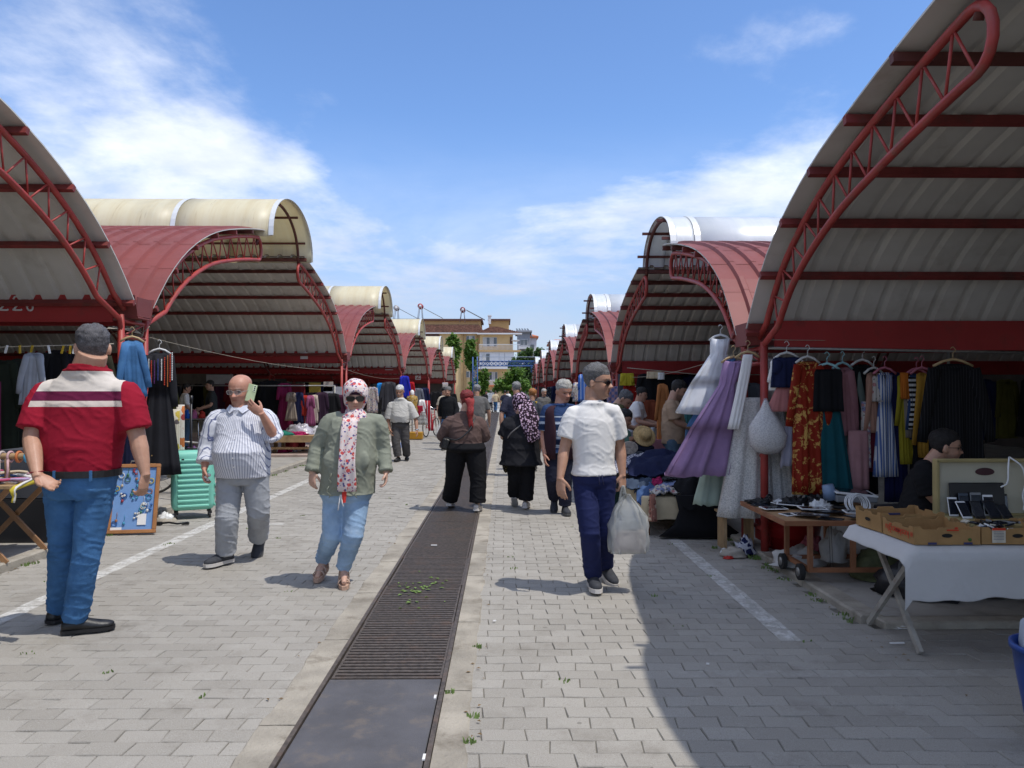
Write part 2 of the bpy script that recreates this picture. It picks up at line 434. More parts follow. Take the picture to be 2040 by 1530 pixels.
for _ in range(120):
    x, y = random.choice([-1.16, -.15, 2.33, -4.27])+random.uniform(-.05, .05), random.uniform(3, 11)
    a = random.uniform(0, 6.28); s = random.uniform(.006, .016); c_, s_ = math.cos(a)*s, math.sin(a)*s
    b.add([(x-c_, y-s_, .004), (x-s_*.5, y+c_*.5, .010), (x+c_, y+s_, .005), (x+s_*.5, y-c_*.5, .009)], [(0, 1, 2, 3)])
o = part('dry_leaves', b, m_dryleaf); o['kind'] = 'stuff'; o['label'] = 'dry brown litter in the gaps beside the drain edging'

# ================================================================== MARKET SHEDS
m_redroof = M('dull_red_sheet', (.20, .043, .036), .6, .14, 1.3, .08, 30, dirt=((.24, .08, .07), .5, 2.0), spec=.5)
m_under = M('galvanised_underside', (.60, .585, .54), .55, .1, 1.1, .05, 30, dirt=((.36, .33, .28), .5, 1.7))
m_red = M('red_paint', (.36, .042, .034), .5, .2, 4, .12, 60, dirt=((.22, .085, .06), .7, 7), spec=.5)
m_redb = M('red_beam_paint', (.36, .028, .028), .5, .16, 2, .08, 60, dirt=((.14, .03, .025), .5, 4))
m_purl = M('purlin_red', (.20, .034, .030), .6, .25, 4, .1, 50, dirt=((.10, .05, .04), .6, 5))
m_oxide = M('dark_red_oxide', (.12, .035, .028), .6, .2, 6, .1)
m_wpaint = M('white_brush_paint', (.62, .58, .55), .8, .1, 20)
m_trim = M('bright_trim', (.72, .73, .72), .4, .06, 3, metal=.3)
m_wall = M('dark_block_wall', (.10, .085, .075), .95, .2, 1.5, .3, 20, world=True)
m_rope = M('rope', (.42, .38, .30), .9, .2, 40)
def hood_mat(left):
    m, k, b_ = base_mat('cream_fibreglass' if left else 'white_polycarbonate'); v = coords(k)
    s = k.sep(v); vv = k.comb(k.math('MULTIPLY', s[0], 7.0), k.math('MULTIPLY', s[1], .8), k.math('MULTIPLY', s[2], .5))
    if left:
        col = k.mix(k.ramp(k.noise(vv, 1.0, 5, .65), .35, .75), (.86, .80, .60), (.80, .71, .48))
        col = k.mix(k.math('MULTIPLY', k.ramp(k.noise(vv, 2.2, 5, .7), .58, .78), .6), col, (.40, .31, .17))
        col = k.mix(k.math('MULTIPLY', k.ramp(k.noise(v, .8, 4, .6), .5, .8), .35), col, (.42, .42, .38))
    else:
        col = k.mix(k.ramp(k.noise(vv, .7, 4, .6), .3, .75), (.86, .88, .89), (.74, .78, .80))
    finish(k, b_, col, v, .42 if left else .30, .04, 20, metal=0 if left else .15, spec=.5)
    tr = k.new('ShaderNodeBsdfTranslucent'); k.set(tr, 'Color', col)
    mx = k.new('ShaderNodeMixShader', inp={0: .38 if left else .25}); k.l.new(b_.outputs[0], mx.inputs[1]); k.l.new(tr.outputs[0], mx.inputs[2])
    k.l.new(mx.outputs[0], k.n['Material Output'].inputs[0]); return m
PROF = [(0, 4.55), (.7, 4.53), (1.4, 4.46), (2.1, 4.33), (2.8, 4.17), (3.5, 3.98), (4.1, 3.74), (4.6, 3.47), (5.0, 3.18), (5.3, 2.90), (5.55, 2.62)]
def smooth_prof():
    p = catmull([(d, z) for d, z in PROF], 12); return np.array(p)
def build_bay(left):
    s = 1.0 if left else .785; sx = -1 if left else 1     # local x grows away from the street
    Z = (lambda z: z) if left else (lambda z: .8*z+.07+.07*max(0, min(1, (z-2.7)/.6)))
    P = smooth_prof(); P = np.array([(d*s*1.018, Z(z)) for d, z in P])
    dist = np.r_[0, np.cumsum(np.hypot(*np.diff(P, axis=0).T))]
    def at(t_):     # t in metres along the arc from the crown
        return np.array([np.interp(t_, dist, P[:, 0]), np.interp(t_, dist, P[:, 1])])
    def nrm(t_):
        a, b = at(max(0, t_-.05)), at(min(dist[-1], t_+.05)); d = (b-a)/np.hypot(*(b-a)); return np.array([-d[1]*-1*-1, d[0]]) if False else np.array([-(d[1]), d[0]])
    T1 = dist[-1]; T0 = np.interp(1.32*s, P[:, 0], dist); NS = 6
    ts = [T0+(T1-T0)*i/NS for i in range(NS+1)]
    X0, XB = -.13, 11.6                                   # roof edge (street side), back
    parts = []
    pitch = .28 if left else .25
    xs, hs = [X0], [0.0]; x = X0+.03
    while x < XB:
        for dx_, h in ((0, 0), (.62, 0), (.70, .036), (.90, .036)):
            xs.append(x+dx_*pitch); hs.append(h)
        x += pitch
    for half in (-1, 1):
        for i in range(NS):
            b = MB(); a, c = ts[i], ts[i+1]; NR = 3; n = len(xs)
            for layer, off in ((0, .0), (1, -.014)):
                vs = []
                for r in range(NR+1):
                    t_ = a-.03+(c+.05-a+.03)*r/NR; t_ = min(t_, T1+.08); p = at(min(t_, T1)); nn = nrm(min(t_, T1))
                    if t_ > T1: d = at(T1)-at(T1-.05); p = p+d/np.hypot(*d)*(t_-T1)
                    lift = .002*r/NR
                    wob = .006*noise.noise((r*3.1+i*7, half*4, 1))
                    for xx, h in zip(xs, hs):
                        hh = h+off+lift+wob*math.sin(xx*1.7+i); q = p+nn*hh
                        vs.append((sx*xx, half*q[0], q[1]))
                fs = [(r*n+j, r*n+j+1, (r+1)*n+j+1, (r+1)*n+j) for r in range(NR) for j in range(n-1)]
                b.add(vs, fs, layer)
            N1 = (NR+1)*n
            b.add([b.v[r*n] for r in range(NR+1)]+[b.v[N1+r*n] for r in range(NR+1)], [(r, r+1, NR+2+r, NR+1+r) for r in range(NR)], 1)
            parts.append(('roof_panel', b, [m_redroof, m_under]))
        for i in range(NS+1):                             # purlins along the depth
            p = at(ts[i]) if i else at(ts[0]+.04); nn = nrm(ts[i]); q = p-nn*.06; ang = math.atan2(nn[1], nn[0])
            b = MB(); L = XB-X0; b.box((sx*(X0+L/2-.02), half*q[0], q[1]), (L, .045, .065), (half*(ang-math.pi/2), 0, 0))
            parts.append(('purlin', b, m_purl if i > 1 else m_oxide))
        for xt in ((.0, 5.6, 11.2)):                      # arched lattice trusses
            b = MB(); N = 24; r0 = .031 if left else .029
            def chord(t_, off): p = at(t_); nn = nrm(t_); return (sx*xt, half*(p[0]-nn[0]*off*1), p[1]-nn[1]*off)
            ts_in = T0-.03; out = [chord(ts_in+.15+(T1-ts_in-.15)*i/N, .135) for i in range(N+1)]
            inn = [chord(ts_in+.15+(T1-ts_in-.15)*i/N, .135+(.40 if left else .36)-.10*(i/N)) for i in range(N+1)]
            yf = half*(P[-1][0]-.02); zf = Z(2.40); out = out[:-1]+[(sx*xt, half*(P[-1][0]+.02), Z(2.62)-.1)]
            inn = inn[:-2]+[(sx*xt, half*(P[-1][0]-.09), Z(2.40)), (sx*xt, half*(P[-1][0]-.03), Z(2.22))]
            a, c = Vector(out[0]), Vector(inn[0]); mid = (a+c)/2; d = (a-c)/2; e = Vector((0, -half*d.length, 0)); e = e-d*(e.dot(d)/d.length_squared)
            e = e.normalized()*d.length*.9
            arc = [mid+d*math.cos(q)+e*math.sin(q) for q in np.linspace(0, math.pi, 9)]
            if xt == 0: b.tube(out[::-1]+arc[1:-1]+inn, r0, 9)
            else: b.tube(out[::-1]+arc[1:-1]+inn, r0, 6)
            if xt == 0:
                parts.append(('truss_chord', b, m_red)); b = MB()
                for i in range(1, N-1, 2):
                    b.cyl(out[i], inn[i+1], .010, 5); b.cyl(out[i], inn[min(N-2, i-1)], .010, 5)
                parts.append(('truss_web', b, m_red))
            else: parts.append(('truss', b, m_oxide))
    # ridge hood
    hw, zb, zt = 1.40*s, Z(4.36), Z(5.30)-(0 if left else .07)
    arcp = [(-hw*math.cos(q)*(1 if abs(math.cos(q)) < .999 else 1), zb+(zt-zb)*math.sin(q)**.86 if math.sin(q) > 0 else zb) for q in np.linspace(0, math.pi, 25)]
    x = X0-(.12 if left else -.12); k = 0
    while x < XB:
        L = min(2.45 if left else 3.2, XB-x) if k else (1.75 if left else .35); b = MB(); g = .0
        rings = []
        for xx in np.linspace(x, x+L, 5): rings.append([(sx*xx, p[0], p[1]+.003*math.sin(xx*5+p[0]*2)) for p in arcp]+[(sx*xx, p[0]*.992, p[1]-.010) for p in arcp[::-1]])
        b.rings(rings, smooth=True); parts.append(('hood_panel', b, m_hoodL if left else m_hoodR))
        b = MB()
        for xe in ((x-.02,) if k else (x-.03, )):
            rings = []
            for xx in (xe, xe+.085): rings.append([(sx*xx, p[0]*1.012, p[1]+.010) for p in arcp]+[(sx*xx, p[0]*1.001, p[1]+.0035) for p in arcp[::-1]])
            b.rings(rings)
        parts.append(('hood_trim', b, m_trim)); x += L; k += 1
    b = MB(); b.tube([(sx*.02, half_*1, z_) for half_, z_ in [(p[0]*.955, p[1]-.045) for p in arcp]], .028, 7)
    for f in (.12, .32, .68, .88):
        p = arcp[int(f*24)]; b.box((sx*(5.7), p[0]*.96, p[1]-.03), (11.7, .04, .04))
    for e in (-1, 1): b.cyl((sx*.02, e*hw*.955, zb-.02), (sx*.02, e*hw*1.0, Z(4.2)), .028, 7)
    parts.append(('hood_frame', b, m_oxide))
    # valley: gutter, fascia, posts (far side of the bay)
    half_p = 5.9 if left else 4.6; V = half_p; zt_, zb_ = Z(2.71), Z(2.40)
    b = MB(); L = XB+.1
    prof = [(-.25, zt_-.03), (-.16, zb_+.02), (.16, zb_+.02), (.25, zt_-.03), (.235, zt_-.03), (.15, zb_+.035), (-.15, zb_+.035), (-.235, zt_-.03)]
    b.rings([[(sx*(-.13), V+y, z) for y, z in prof], [(sx*XB, V+y, z) for y, z in prof]])
    b.box((sx*-.125, V, (zb_+zt_)/2), (.006, .36, .22)); parts.append(('gutter', b, m_redroof))
    for e in (-1, 1):
        b = MB(); b.box((sx*(.06+L/2), V+e*.262, (zt_+zb_)/2-.02), (L-.1, .016, zt_-zb_+.03)); parts.append(('fascia', b, m_redb))
    for xp in (.0, 5.6, 11.2):
        for e in (-1, 1):
            b = MB(); b.cyl((sx*xp, V+e*.29, .03), (sx*xp, V+e*.29, Z(2.45)), .037, 10); parts.append(('post', b, m_red))
        zs = [Z(2.38), Z(2.2), .95*s+.2, .25] if xp == 0 else [Z(2.3), .25]
        for z in zs:
            b = MB(); b.cyl((sx*xp, V-.29, z), (sx*xp, V+.29, z), .022, 7); parts.append(('rung', b, m_red))
        if xp == 0:
            for z0, z1 in ((zs[1], zs[0]), (.25, zs[2])):
                b = MB(); b.cyl((sx*xp, V-.28, z0), (sx*xp, V+.28, z1), .012, 6); parts.append(('brace', b, m_red))
    return [(n, mb.mesh(n, mats)) for n, mb, mats in parts]
m_hoodL, m_hoodR = hood_mat(True), hood_mat(False)
LX, RX = -4.40, 2.47
PER_L, PER_R, VL, VR = 11.8, 9.2, 9.0, 7.40
bayL, bayR = build_bay(True), build_bay(False)
ordn = ['first', 'second', 'third', 'fourth', 'fifth', 'sixth', 'seventh', 'eighth']
labL = ['nearest arched market shed on the left, with 226 painted on its beam', 'second arched shed on the left with cream ridge hood, 228 on its beam', 'third arched shed on the left with 230 painted on its beam']
labR = ['nearest arched market shed on the right, grey underside over phone stalls', 'second arched shed on the right with shiny white ridge hood']
sheds = {}
for left, bay, n in ((True, bayL, 6), (False, bayR, 7)):
    for i in range(n):
        yc = (VL-PER_L/2+i*PER_L) if left else (VR-PER_R/2+i*PER_R)
        lab = (labL if left else labR)[i] if i < (3 if left else 2) else '%s arched red market shed counted from the camera on the %s' % (ordn[i], 'left' if left else 'right')
        r = thing('market_shed', lab, 'market shed', (LX if left else RX, yc, 0), 0, 'arched market sheds along the street')
        sheds[(left, i)] = r
        for nm, me in bay: link(nm, me, r)
# back and end walls, added to keep the shed interiors dark
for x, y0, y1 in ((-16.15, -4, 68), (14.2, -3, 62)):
    b = MB(); b.box((x, (y0+y1)/2, 2.3), (.2, y1-y0, 4.7)); solo('added_back_wall', b, m_wall, 'added back wall keeping the %s row of sheds dark inside' % ('left' if x < 0 else 'right'), 'wall')
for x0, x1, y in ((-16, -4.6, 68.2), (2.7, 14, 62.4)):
    b = MB(); b.box(((x0+x1)/2, y, 1.6), (x1-x0, .2, 3.2)); solo('added_end_wall', b, m_wall, 'added end wall keeping the inside of the %s sheds dark' % ('left' if x0 < 0 else 'right'), 'wall')
# brush-painted digits
DIG = {'2': [(0, .8), (.12, .98), (.4, 1), (.55, .8), (.45, .5), (.1, .1), (0, .02), (.6, 0), (.75, .06)], '6': [(.5, 1), (.15, .7), (0, .3), (.15, 0), (.45, .02), (.5, .3), (.3, .45), (.05, .3)],
       '8': [(.5, .85), (.25, 1), (.05, .8), (.25, .55), (.5, .3), (.3, 0), (.02, .15), (.2, .5), (.45, .7), (.5, .85)], '3': [(.02, .9), (.3, 1), (.5, .8), (.25, .55), (.52, .3), (.3, 0), (0, .08)],
       '0': [(.25, 1), (.02, .6), (.1, .1), (.35, .0), (.55, .4), (.45, .9), (.25, 1)]}
def digits(txt, shed, x, z, h, V, left=True):
    b = MB(); cx = 0
    for ch in txt:
        p = catmull([(a*h*.85+cx, 0, c*h) for a, c in DIG[ch]], 5); b.tube(p, h*.075, 6, flat=.35, up=(0, 1, 0)); cx += h*1.0
    part('painted_number', b, m_wpaint, shed, 'number %s in white brush strokes' % txt, (x-LX, V-.262-.013, z))
digits('226', sheds[(True, 0)], -5.80, 2.50, .155, 5.9)
digits('228', sheds[(True, 1)], -6.52, 2.55, .16, 5.9)
digits('230', sheds[(True, 2)], -6.6, 2.50, .17, 5.9)
b = MB(); b.box((0, 0, 0), (.2, .006, .2)); b.box((0, -.004, .14), (.1, .006, .1))
part('painted_mark', b, m_wpaint, sheds[(True, 1)], None, (-5.42-LX, 5.9-.275, 2.56))
b = MB(); b.box((0, 0, 0), (.34, .006, .14)); part('painted_mark', b, m_wpaint, sheds[(True, 2)], None, (-4.9-LX, 5.9-.275, 2.58))
for x_ in (-5.0, -5.9):
    b = MB(); b.box((0, 0, 0), (.32, .01, .40)); o = part('number_plate', b, m_wpaint, sheds[(True, 3)], None, (x_-LX, 5.9-.28, 2.50))
    b = MB(); b.tube(catmull([(a*.26-.07, -.008, c*.26-.13) for a, c in DIG['2']], 4), .022, 5, flat=.3, up=(0, 1, 0)); part('painted_number', b, m_redb, o)
# ================================================================== PEOPLE
JOBS = []     # voxel-remesh jobs, run together at the end of this section
def remesh(o, vox, smooth=4, post=None):
    m = o.modifiers.new('r', 'REMESH'); m.mode = 'VOXEL'; m.voxel_size = vox; m.use_smooth_shade = True
    s = o.modifiers.new('s', 'SMOOTH'); s.iterations = smooth; s.factor = .5
    JOBS.append((o, post))
def run_jobs():
    dg = bpy.context.evaluated_depsgraph_get(); dg.update()
    for o, post in JOBS:
        me = bpy.data.meshes.new_from_object(o.evaluated_get(dg)); mats = list(o.data.materials)
        me.materials.clear()
        for m in mats: me.materials.append(m)
        me.polygons.foreach_set('material_index', np.zeros(len(me.polygons), dtype=np.int32))
        o.modifiers.clear(); me.name = o.data.name; o.data = me
        if post: post(me)
        me.update()
    JOBS.clear()
def getv(me):
    a = np.empty(len(me.vertices)*3, dtype=np.float32); me.vertices.foreach_get('co', a); return a.reshape(-1, 3)
def getn(me):
    a = np.empty(len(me.vertices)*3, dtype=np.float32); me.vertices.foreach_get('normal', a); return a.reshape(-1, 3)
def wrinkle(amp, kx, kz, seed, slant=.6, ridge=True, mask=None):
    """sparse sharp folds (domain-warped ridges) plus a soft swell"""
    def f(me):
        v = getv(me); n = getn(me); d = np.empty(len(v), dtype=np.float32); N = noise.noise
        for i, (x, y, z) in enumerate(v.tolist()):
            wx = .035*N((x*7+seed, y*7, z*7)); wz = .05*N((x*5, y*5+seed, z*6))
            a = N(((x+wx)*kx*.7+seed, (y+wx)*kx*.7, (z+wz)*kz+(x+y)*slant*9)); c = N(((x+wz)*kx*1.5+seed, y*kx*1.5+9, (z+wx)*kz*1.5-(x-y)*slant*16))
            r1 = max(0, 1-abs(a)*4.5); r2 = max(0, 1-abs(c)*4.0)
            d[i] = r1*r1*.62+r2*r2*.25-.22+.6*N((x*5+seed, y*5, z*4))
        w = 1 if mask is None else mask(v)
        v2 = v+n*(d*amp*w)[:, None]
        me.vertices.foreach_set('co', v2.ravel())
    return f
def attr_color(me, col):
    at = me.color_attributes.new('tint', 'FLOAT_COLOR', 'POINT')
    at.data.foreach_set('color', np.c_[col, np.ones(len(col))].astype(np.float32).ravel())
def skin_mat():
    m, k, b = base_mat('skin'); a = k.new('ShaderNodeAttribute', attribute_name='tint'); v = coords(k)
    col = k.mix(.5, a.outputs['Color'], k.mix(k.ramp(k.noise(v, 28, 4, .6), .3, .7), (.80, .74, .72), (1.0, 1.0, 1.0)), 'MULTIPLY')
    finish(k, b, col, v, .48, .12, 240, spec=.4); b.inputs['Subsurface Weight'].default_value = .06
    b.inputs['Subsurface Radius'].default_value = (.012, .005, .003); return m
m_skin = skin_mat()
# ---- head, in its own frame: face towards -y, chin at z=0, crown at z=.235
HZ = np.array([-.004, .0, .02, .045, .06, .085, .118, .14, .165, .19, .21, .225, .234, .2365])
HF = np.array([-.050, -.066, -.084, -.089, -.090, -.089, -.088, -.094, -.093, -.082, -.064, -.042, -.017, -.002])
HB = np.array([-.03, -.012, .008, .030, .044, .064, .086, .094, .099, .095, .082, .060, .030, .004])
HW = np.array([.018, .030, .045, .056, .061, .068, .073, .075, .0765, .072, .060, .043, .022, .003])
def head_pts(nt=44, nz=44, grow=0.0, jaw=1.0):
    zs = np.concatenate([np.linspace(-.004, .02, 5, endpoint=False), np.linspace(.02, .20, nz-14, endpoint=False), .20+.0365*np.sin(np.linspace(0, math.pi/2, 9))])
    th = np.linspace(0, 2*math.pi, nt, endpoint=False)
    f, b, w = np.interp(zs, HZ, HF), np.interp(zs, HZ, HB), np.interp(zs, HZ, HW)
    for _ in range(2):
        f[1:-1], b[1:-1], w[1:-1] = [(q[:-2]+2*q[1:-1]+q[2:])/4 for q in (f, b, w)]
    w = w*np.where(zs < .1, jaw, 1)
    c = f+(b-f)*.52
    T, Z = np.meshgrid(th, zs); F, B, Wd, Cc = [np.repeat(q[:, None], nt, 1) for q in (f, b, w, c)]
    sn, cs = np.sin(T), np.cos(T)
    X = Wd*np.sign(sn)*np.abs(sn)**.88; Y = np.where(cs > 0, Cc-(Cc-F)*np.abs(cs)**.86, Cc+(B-Cc)*np.abs(cs)**.9)
    fr = np.clip(cs*1.6, 0, 1)
    g = lambda x0, z0, sx, sz: np.exp(-((np.abs(X)-x0)/sx)**2-((Z-z0)/sz)**2)
    nose = np.interp(Z, [.070, .078, .084, .092, .105, .12, .132], [0, .016, .034, .034, .023, .012, 0])*np.exp(-(X/np.interp(Z, [.08, .12], [.016, .010]))**2)
    nose += .010*g(.014, .083, .008, .008)
    d = nose-.015*g(.033, .117, .017, .012)+.006*g(.033, .116, .010, .007)+.009*g(.028, .138, .026, .008)+.009*g(.0, .058, .022, .010)-.009*g(0, .0555, .024, .003)
    d += .007*g(0, .018, .022, .014)+.005*g(.045, .088, .018, .016)-.004*g(.05, .055, .015, .02)-.003*g(0, .040, .02, .006)
    Y = Y-d*fr
    if grow:
        cen = np.array([0, .005, .12]); P = np.stack([X, Y, Z], -1)-cen; L = np.linalg.norm(P, axis=-1, keepdims=True); P = P+P/L*grow+cen
        return P
    return np.stack([X, Y, Z], -1)
HEAD = head_pts()
HC = Vector((0, .02, .075))   # neck pivot in head frame
def add_grid(mb, P, mi=0):
    mb.rings([[tuple(q) for q in r] for r in P], mi=mi, smooth=True)
SKINS = {'tan': (.50, .285, .195), 'fair': (.60, .375, .28), 'brown': (.40, .215, .14), 'pale': (.62, .42, .33), 'ruddy': (.52, .265, .185)}
class Person: pass
def person(label, Y0, head, sh, el, wr, hip, kn, an, *, base=0.0, yaw=0, hyaw=0, hpitch=0, hroll=0, skin='tan', bulk=1.0, chest=(.165, .115), belly=(.165, .13), hips=(.165, .12), belly_fwd=0.0,
           toe=(0, 0), heel=(0, 0), near=True, collar=.128, hand_l=None, hand_r=None, stubble=0, hs=1.0, brow=(.07, .05, .04), neck_r=.056, hands=True, fem=False, waist_v=None, group=None, vox=None, shadow_feet=True):
    """joints are (u, v, dy): measured in the photograph, dy metres behind Y0; ankles are (u, dy, z)"""
    p = Person(); J = lambda q: W(q[0], q[1], Y0+(q[2] if len(q) > 2 else 0))
    hipc = (J(hip[0])+J(hip[1]))/2
    root = Vector((hipc.x, Y0, base)); L = lambda v: v-root
    p.root = thing('person', label, 'person', root, 0, group)
    p.sh = [L(J(q)) for q in sh]; p.el = [L(J(q)) for q in el]; p.wr = [L(J(q)) for q in wr]; p.hip = [L(J(q)) for q in hip]; p.kn = [L(J(q)) for q in kn]
    p.an = [L(Vector(((q[0]-1003)/1500*(Y0+q[1]), Y0+q[1], q[2]+base))) for q in an]
    hd = L(J(head)); p.yaw = yaw; p.head = hd; p.hs = hs; p.bulk = bulk; p.near = near; p.Y0 = Y0; p.base = base
    p.hm = Matrix.Translation(hd) @ Euler((R(hpitch), R(hroll), R(hyaw)), 'ZYX').to_matrix().to_4x4() if False else Matrix.Translation(hd) @ Matrix.Rotation(R(hyaw), 4, 'Z') @ Matrix.Rotation(R(hpitch), 4, 'X') @ Matrix.Rotation(R(hroll), 4, 'Y') @ Matrix.Scale(hs, 4) @ Matrix.Translation((0, -.005, -.12))
    sc = (p.sh[0]+p.sh[1])/2; hc = (p.hip[0]+p.hip[1])/2; p.sc, p.hc = sc, hc
    shw = (p.sh[1]-p.sh[0]).length/2; p.shw = shw
    ax = Matrix.Rotation(R(yaw), 3, 'Z'); p.ax = ax
    p.fwd = ax @ Vector((0, -1, 0)); p.right = ax @ Vector((1, 0, 0))
    if p.right.dot(p.sh[1]-p.sh[0]) < 0: p.right = -p.right
    def spine(t): return hc.lerp(sc, t)
    H = (sc-hc).length; up = (sc-hc).normalized()
    def ring(c, a, b_, n=20, e=2.3, fw=0.0, tilt=None):
        out = []
        for j in range(n):
            q = 2*math.pi*j/n; s, c_ = math.sin(q), math.cos(q)
            x = a*math.copysign(abs(s)**(2/e), s); y = -b_*math.copysign(abs(c_)**(2/e), c_)
            if c_ > 0: y -= fw*c_
            v = p.right*x-p.fwd*y; v = v-up*v.dot(up)*(0 if tilt is None else tilt)
            out.append(c+v)
        return out
    p.ring, p.spine = ring, spine
    nr_ = neck_r*hs; dzc = max(.05, (hd.z-collar*hs)-sc.z); Hs = max(.2, sc.z-hc.z); tz = lambda f: 1+dzc*f/Hs; p.tz = tz; p.dzc = dzc
    p.torso_spec = [(-.13, hips[0]*.82, hips[1]*.9, 0), (0.0, hips[0], hips[1], 0), (.2, belly[0]*.97, belly[1]*.95, belly_fwd*.7), (.42, belly[0], belly[1], belly_fwd), (.66, chest[0], chest[1], belly_fwd*.5),
                    (.86, max(chest[0]*.99, shw*.90), chest[1]*.95, 0), (1.0, shw*.90, chest[1]*.74, 0), (tz(.3), shw*.80, chest[1]*.62, 0), (tz(.58), shw*.60, chest[1]*.54, 0), (tz(.8), max(nr_*1.35, shw*.40), nr_*1.22, 0), (tz(.98), nr_*1.12, nr_*1.1, 0)]
    p.neck_r = neck_r*hs
    def torso(mb, lo, hi, grow, extra=None):
        sp = [q for q in p.torso_spec if lo <= q[0] <= hi]
        if extra: sp = sorted(sp+extra)
        mb.rings([ring(spine(t_), a+grow, b_+grow, fw=f) for t_, a, b_, f in sp])
    p.torso = torso
    # body
    mb = MB()
    add_grid(mb, [[p.hm @ Vector(q) for q in r] for r in HEAD])
    for s in (-1, 1):
        e = Matrix.Translation((s*.074, .012, .108)) @ Matrix.Rotation(R(s*-24), 4, 'Z')
        pts = []
        for rr, off in ((.0, .010), (.55, .013), (.95, .008), (.7, -.012)): pts.append([p.hm @ e @ Vector((s*off, math.cos(q)*.019*max(rr, .05)+.002, math.sin(q)*.033*max(rr, .05))) for q in np.linspace(0, 2*math.pi, 12, endpoint=False)])
        mb.rings(pts)
    nb = spine(1.02)-p.fwd*(-.0); nt_ = p.hm @ Vector((0, .03, .085))
    nb = spine(tz(.75)); mb.tube([spine(.9), nb, nb.lerp(nt_, .5), nt_], [p.neck_r*1.2, p.neck_r*1.08, p.neck_r, p.neck_r*.95], 14)
    torso(mb, -.2, tz(.9), -.022)
    ab = 1+(bulk-1)*.75; lb = 1+(bulk-1)*.25
    for i in (0, 1):
        a, e, w = p.sh[i], p.el[i], p.wr[i]; d1 = (e-a); d2 = (w-e)
        mb.tube([a, a+d1*.3, a+d1*.65, a+d1*.95, e+d2*.08, e+d2*.3, e+d2*.65, w, w+d2.normalized()*.02], [.050*ab, .053*ab, .047*ab, .041*ab, .041*ab, .042*ab, .034*ab, .0265*ab**.5, .026*ab**.5], 12)
        h, k_, n_ = p.hip[i], p.kn[i], p.an[i]
        mb.tube([h+(h-k_)*.05, h.lerp(k_, .3), h.lerp(k_, .8), k_, k_.lerp(n_, .25), k_.lerp(n_, .6), n_], [.072*lb, .07*lb, .054*lb, .048*lb, .050*lb, .040*lb, .035], 12)
        ft = Vector((math.sin(R(toe[i])), -math.cos(R(toe[i])), 0)) if not isinstance(toe[i], Vector) else toe[i]
        pitch = R(heel[i]); fd = Vector((ft.x*math.cos(pitch), ft.y*math.cos(pitch), -math.sin(pitch)))
        p.__dict__.setdefault('fd', []).append(fd)
        mb.tube([n_-fd*.045+Vector((0, 0, -.03)), n_+Vector((0, 0, -.035)), n_+fd*.10+Vector((0, 0, -.05)), n_+fd*.17+Vector((0, 0, -.06))], [.028, .032, .028, .018], 10)
    p.hand_tip = []
    for i in (0, 1):
        if not hands: break
        spec = [hand_l, hand_r][i] or {}
        d = (p.wr[i]-p.el[i]).normalized()
        if 'dir' in spec: d = Vector(spec['dir']).normalized()
        n = Vector(spec.get('normal', p.right*(1 if i == 0 else -1)))     # direction the palm faces
        n = (n-d*n.dot(d)).normalized(); s_ = d.cross(n)*(1 if i == 0 else -1)
        th = Vector(spec.get('thumb', p.fwd)); 
        if s_.dot(th) < 0: s_ = -s_
        curl = spec.get('curl', .55); w = p.wr[i]; k_ = (.98 if not fem else .90)*min(hs, 1.1)
        pal = []
        for t_, hw, ht in ((-.015, .024, .019), (.02, .032, .017), (.055, .041, .015), (.088, .040, .013), (.098, .036, .010)):
            c_ = w+d*t_*k_; pal.append([c_+s_*math.cos(q)*hw*k_+n*math.sin(q)*ht*k_ for q in np.linspace(0, 2*math.pi, 12, endpoint=False)])
        mb.rings(pal)
        for f_, (off, ln, r_) in enumerate(((.030, .074, .0088), (.0105, .083, .0092), (-.010, .077, .0088), (-.029, .060, .0078))):
            q0 = w+(d*.088+s_*off)*k_; cl = curl*(.8+.18*f_); dir_ = (d+s_*off*3.2).normalized(); pts = [q0-dir_*.02]; cur = q0; ang = 0
            pts.append(cur)
            for sg in (.45, .31, .24):
                ang += cl*(.55 if sg == .45 else .9); v = dir_*math.cos(ang)+n*math.sin(ang); cur = cur+v*ln*sg*k_; pts.append(cur)
            mb.tube(pts, [r_*1.05*k_, r_*1.05*k_, r_*k_, r_*.92*k_, r_*.72*k_], 8)
            if f_ == 1: p.hand_tip.append(cur)
        q0 = w+(d*.022+s_*.026)*k_; td = (d*.75+s_*.6+n*.42).normalized(); t2 = (d*.95+s_*.12+n*(.35+.3*curl)).normalized()
        mb.tube([q0-td*.012, q0+td*.03*k_, q0+td*.05*k_+t2*.012*k_, q0+td*.05*k_+t2*.042*k_], [.014*k_, .0125*k_, .011*k_, .008*k_], 8)
    o = part('body', mb, m_skin, p.root)
    base_c = np.array(SKINS[skin]); hmi = np.array((p.hm).inverted()); hcz = float(p.head.z)
    def post(me, base_c=base_c):
        v = getv(me); h = np.c_[v, np.ones(len(v))] @ hmi.T; x, y, z = h[:, 0], h[:, 1], h[:, 2]
        ishead = (np.abs(x) < .1) & (z > -.03) & (z < .26) & (np.abs(y) < .14)
        col = np.repeat(base_c[None], len(v), 0).astype(float)
        def blend(f, c):
            nonlocal col
            f = np.clip(f, 0, 1)*ishead; col = col*(1-f[:, None])+np.array(c)*f[:, None]
        front = np.clip((-y-.03)*40, 0, 1)
        g = lambda x0, z0, sx, sz: np.exp(-((np.abs(x)-x0)/sx)**2-((z-z0)/sz)**2)
        blend(.35*g(.045, .085, .022, .02)*front, base_c*np.array([1.1, .78, .76])); blend(.35*g(0, .09, .014, .02)*front, base_c*np.array([1.12, .8, .78]))
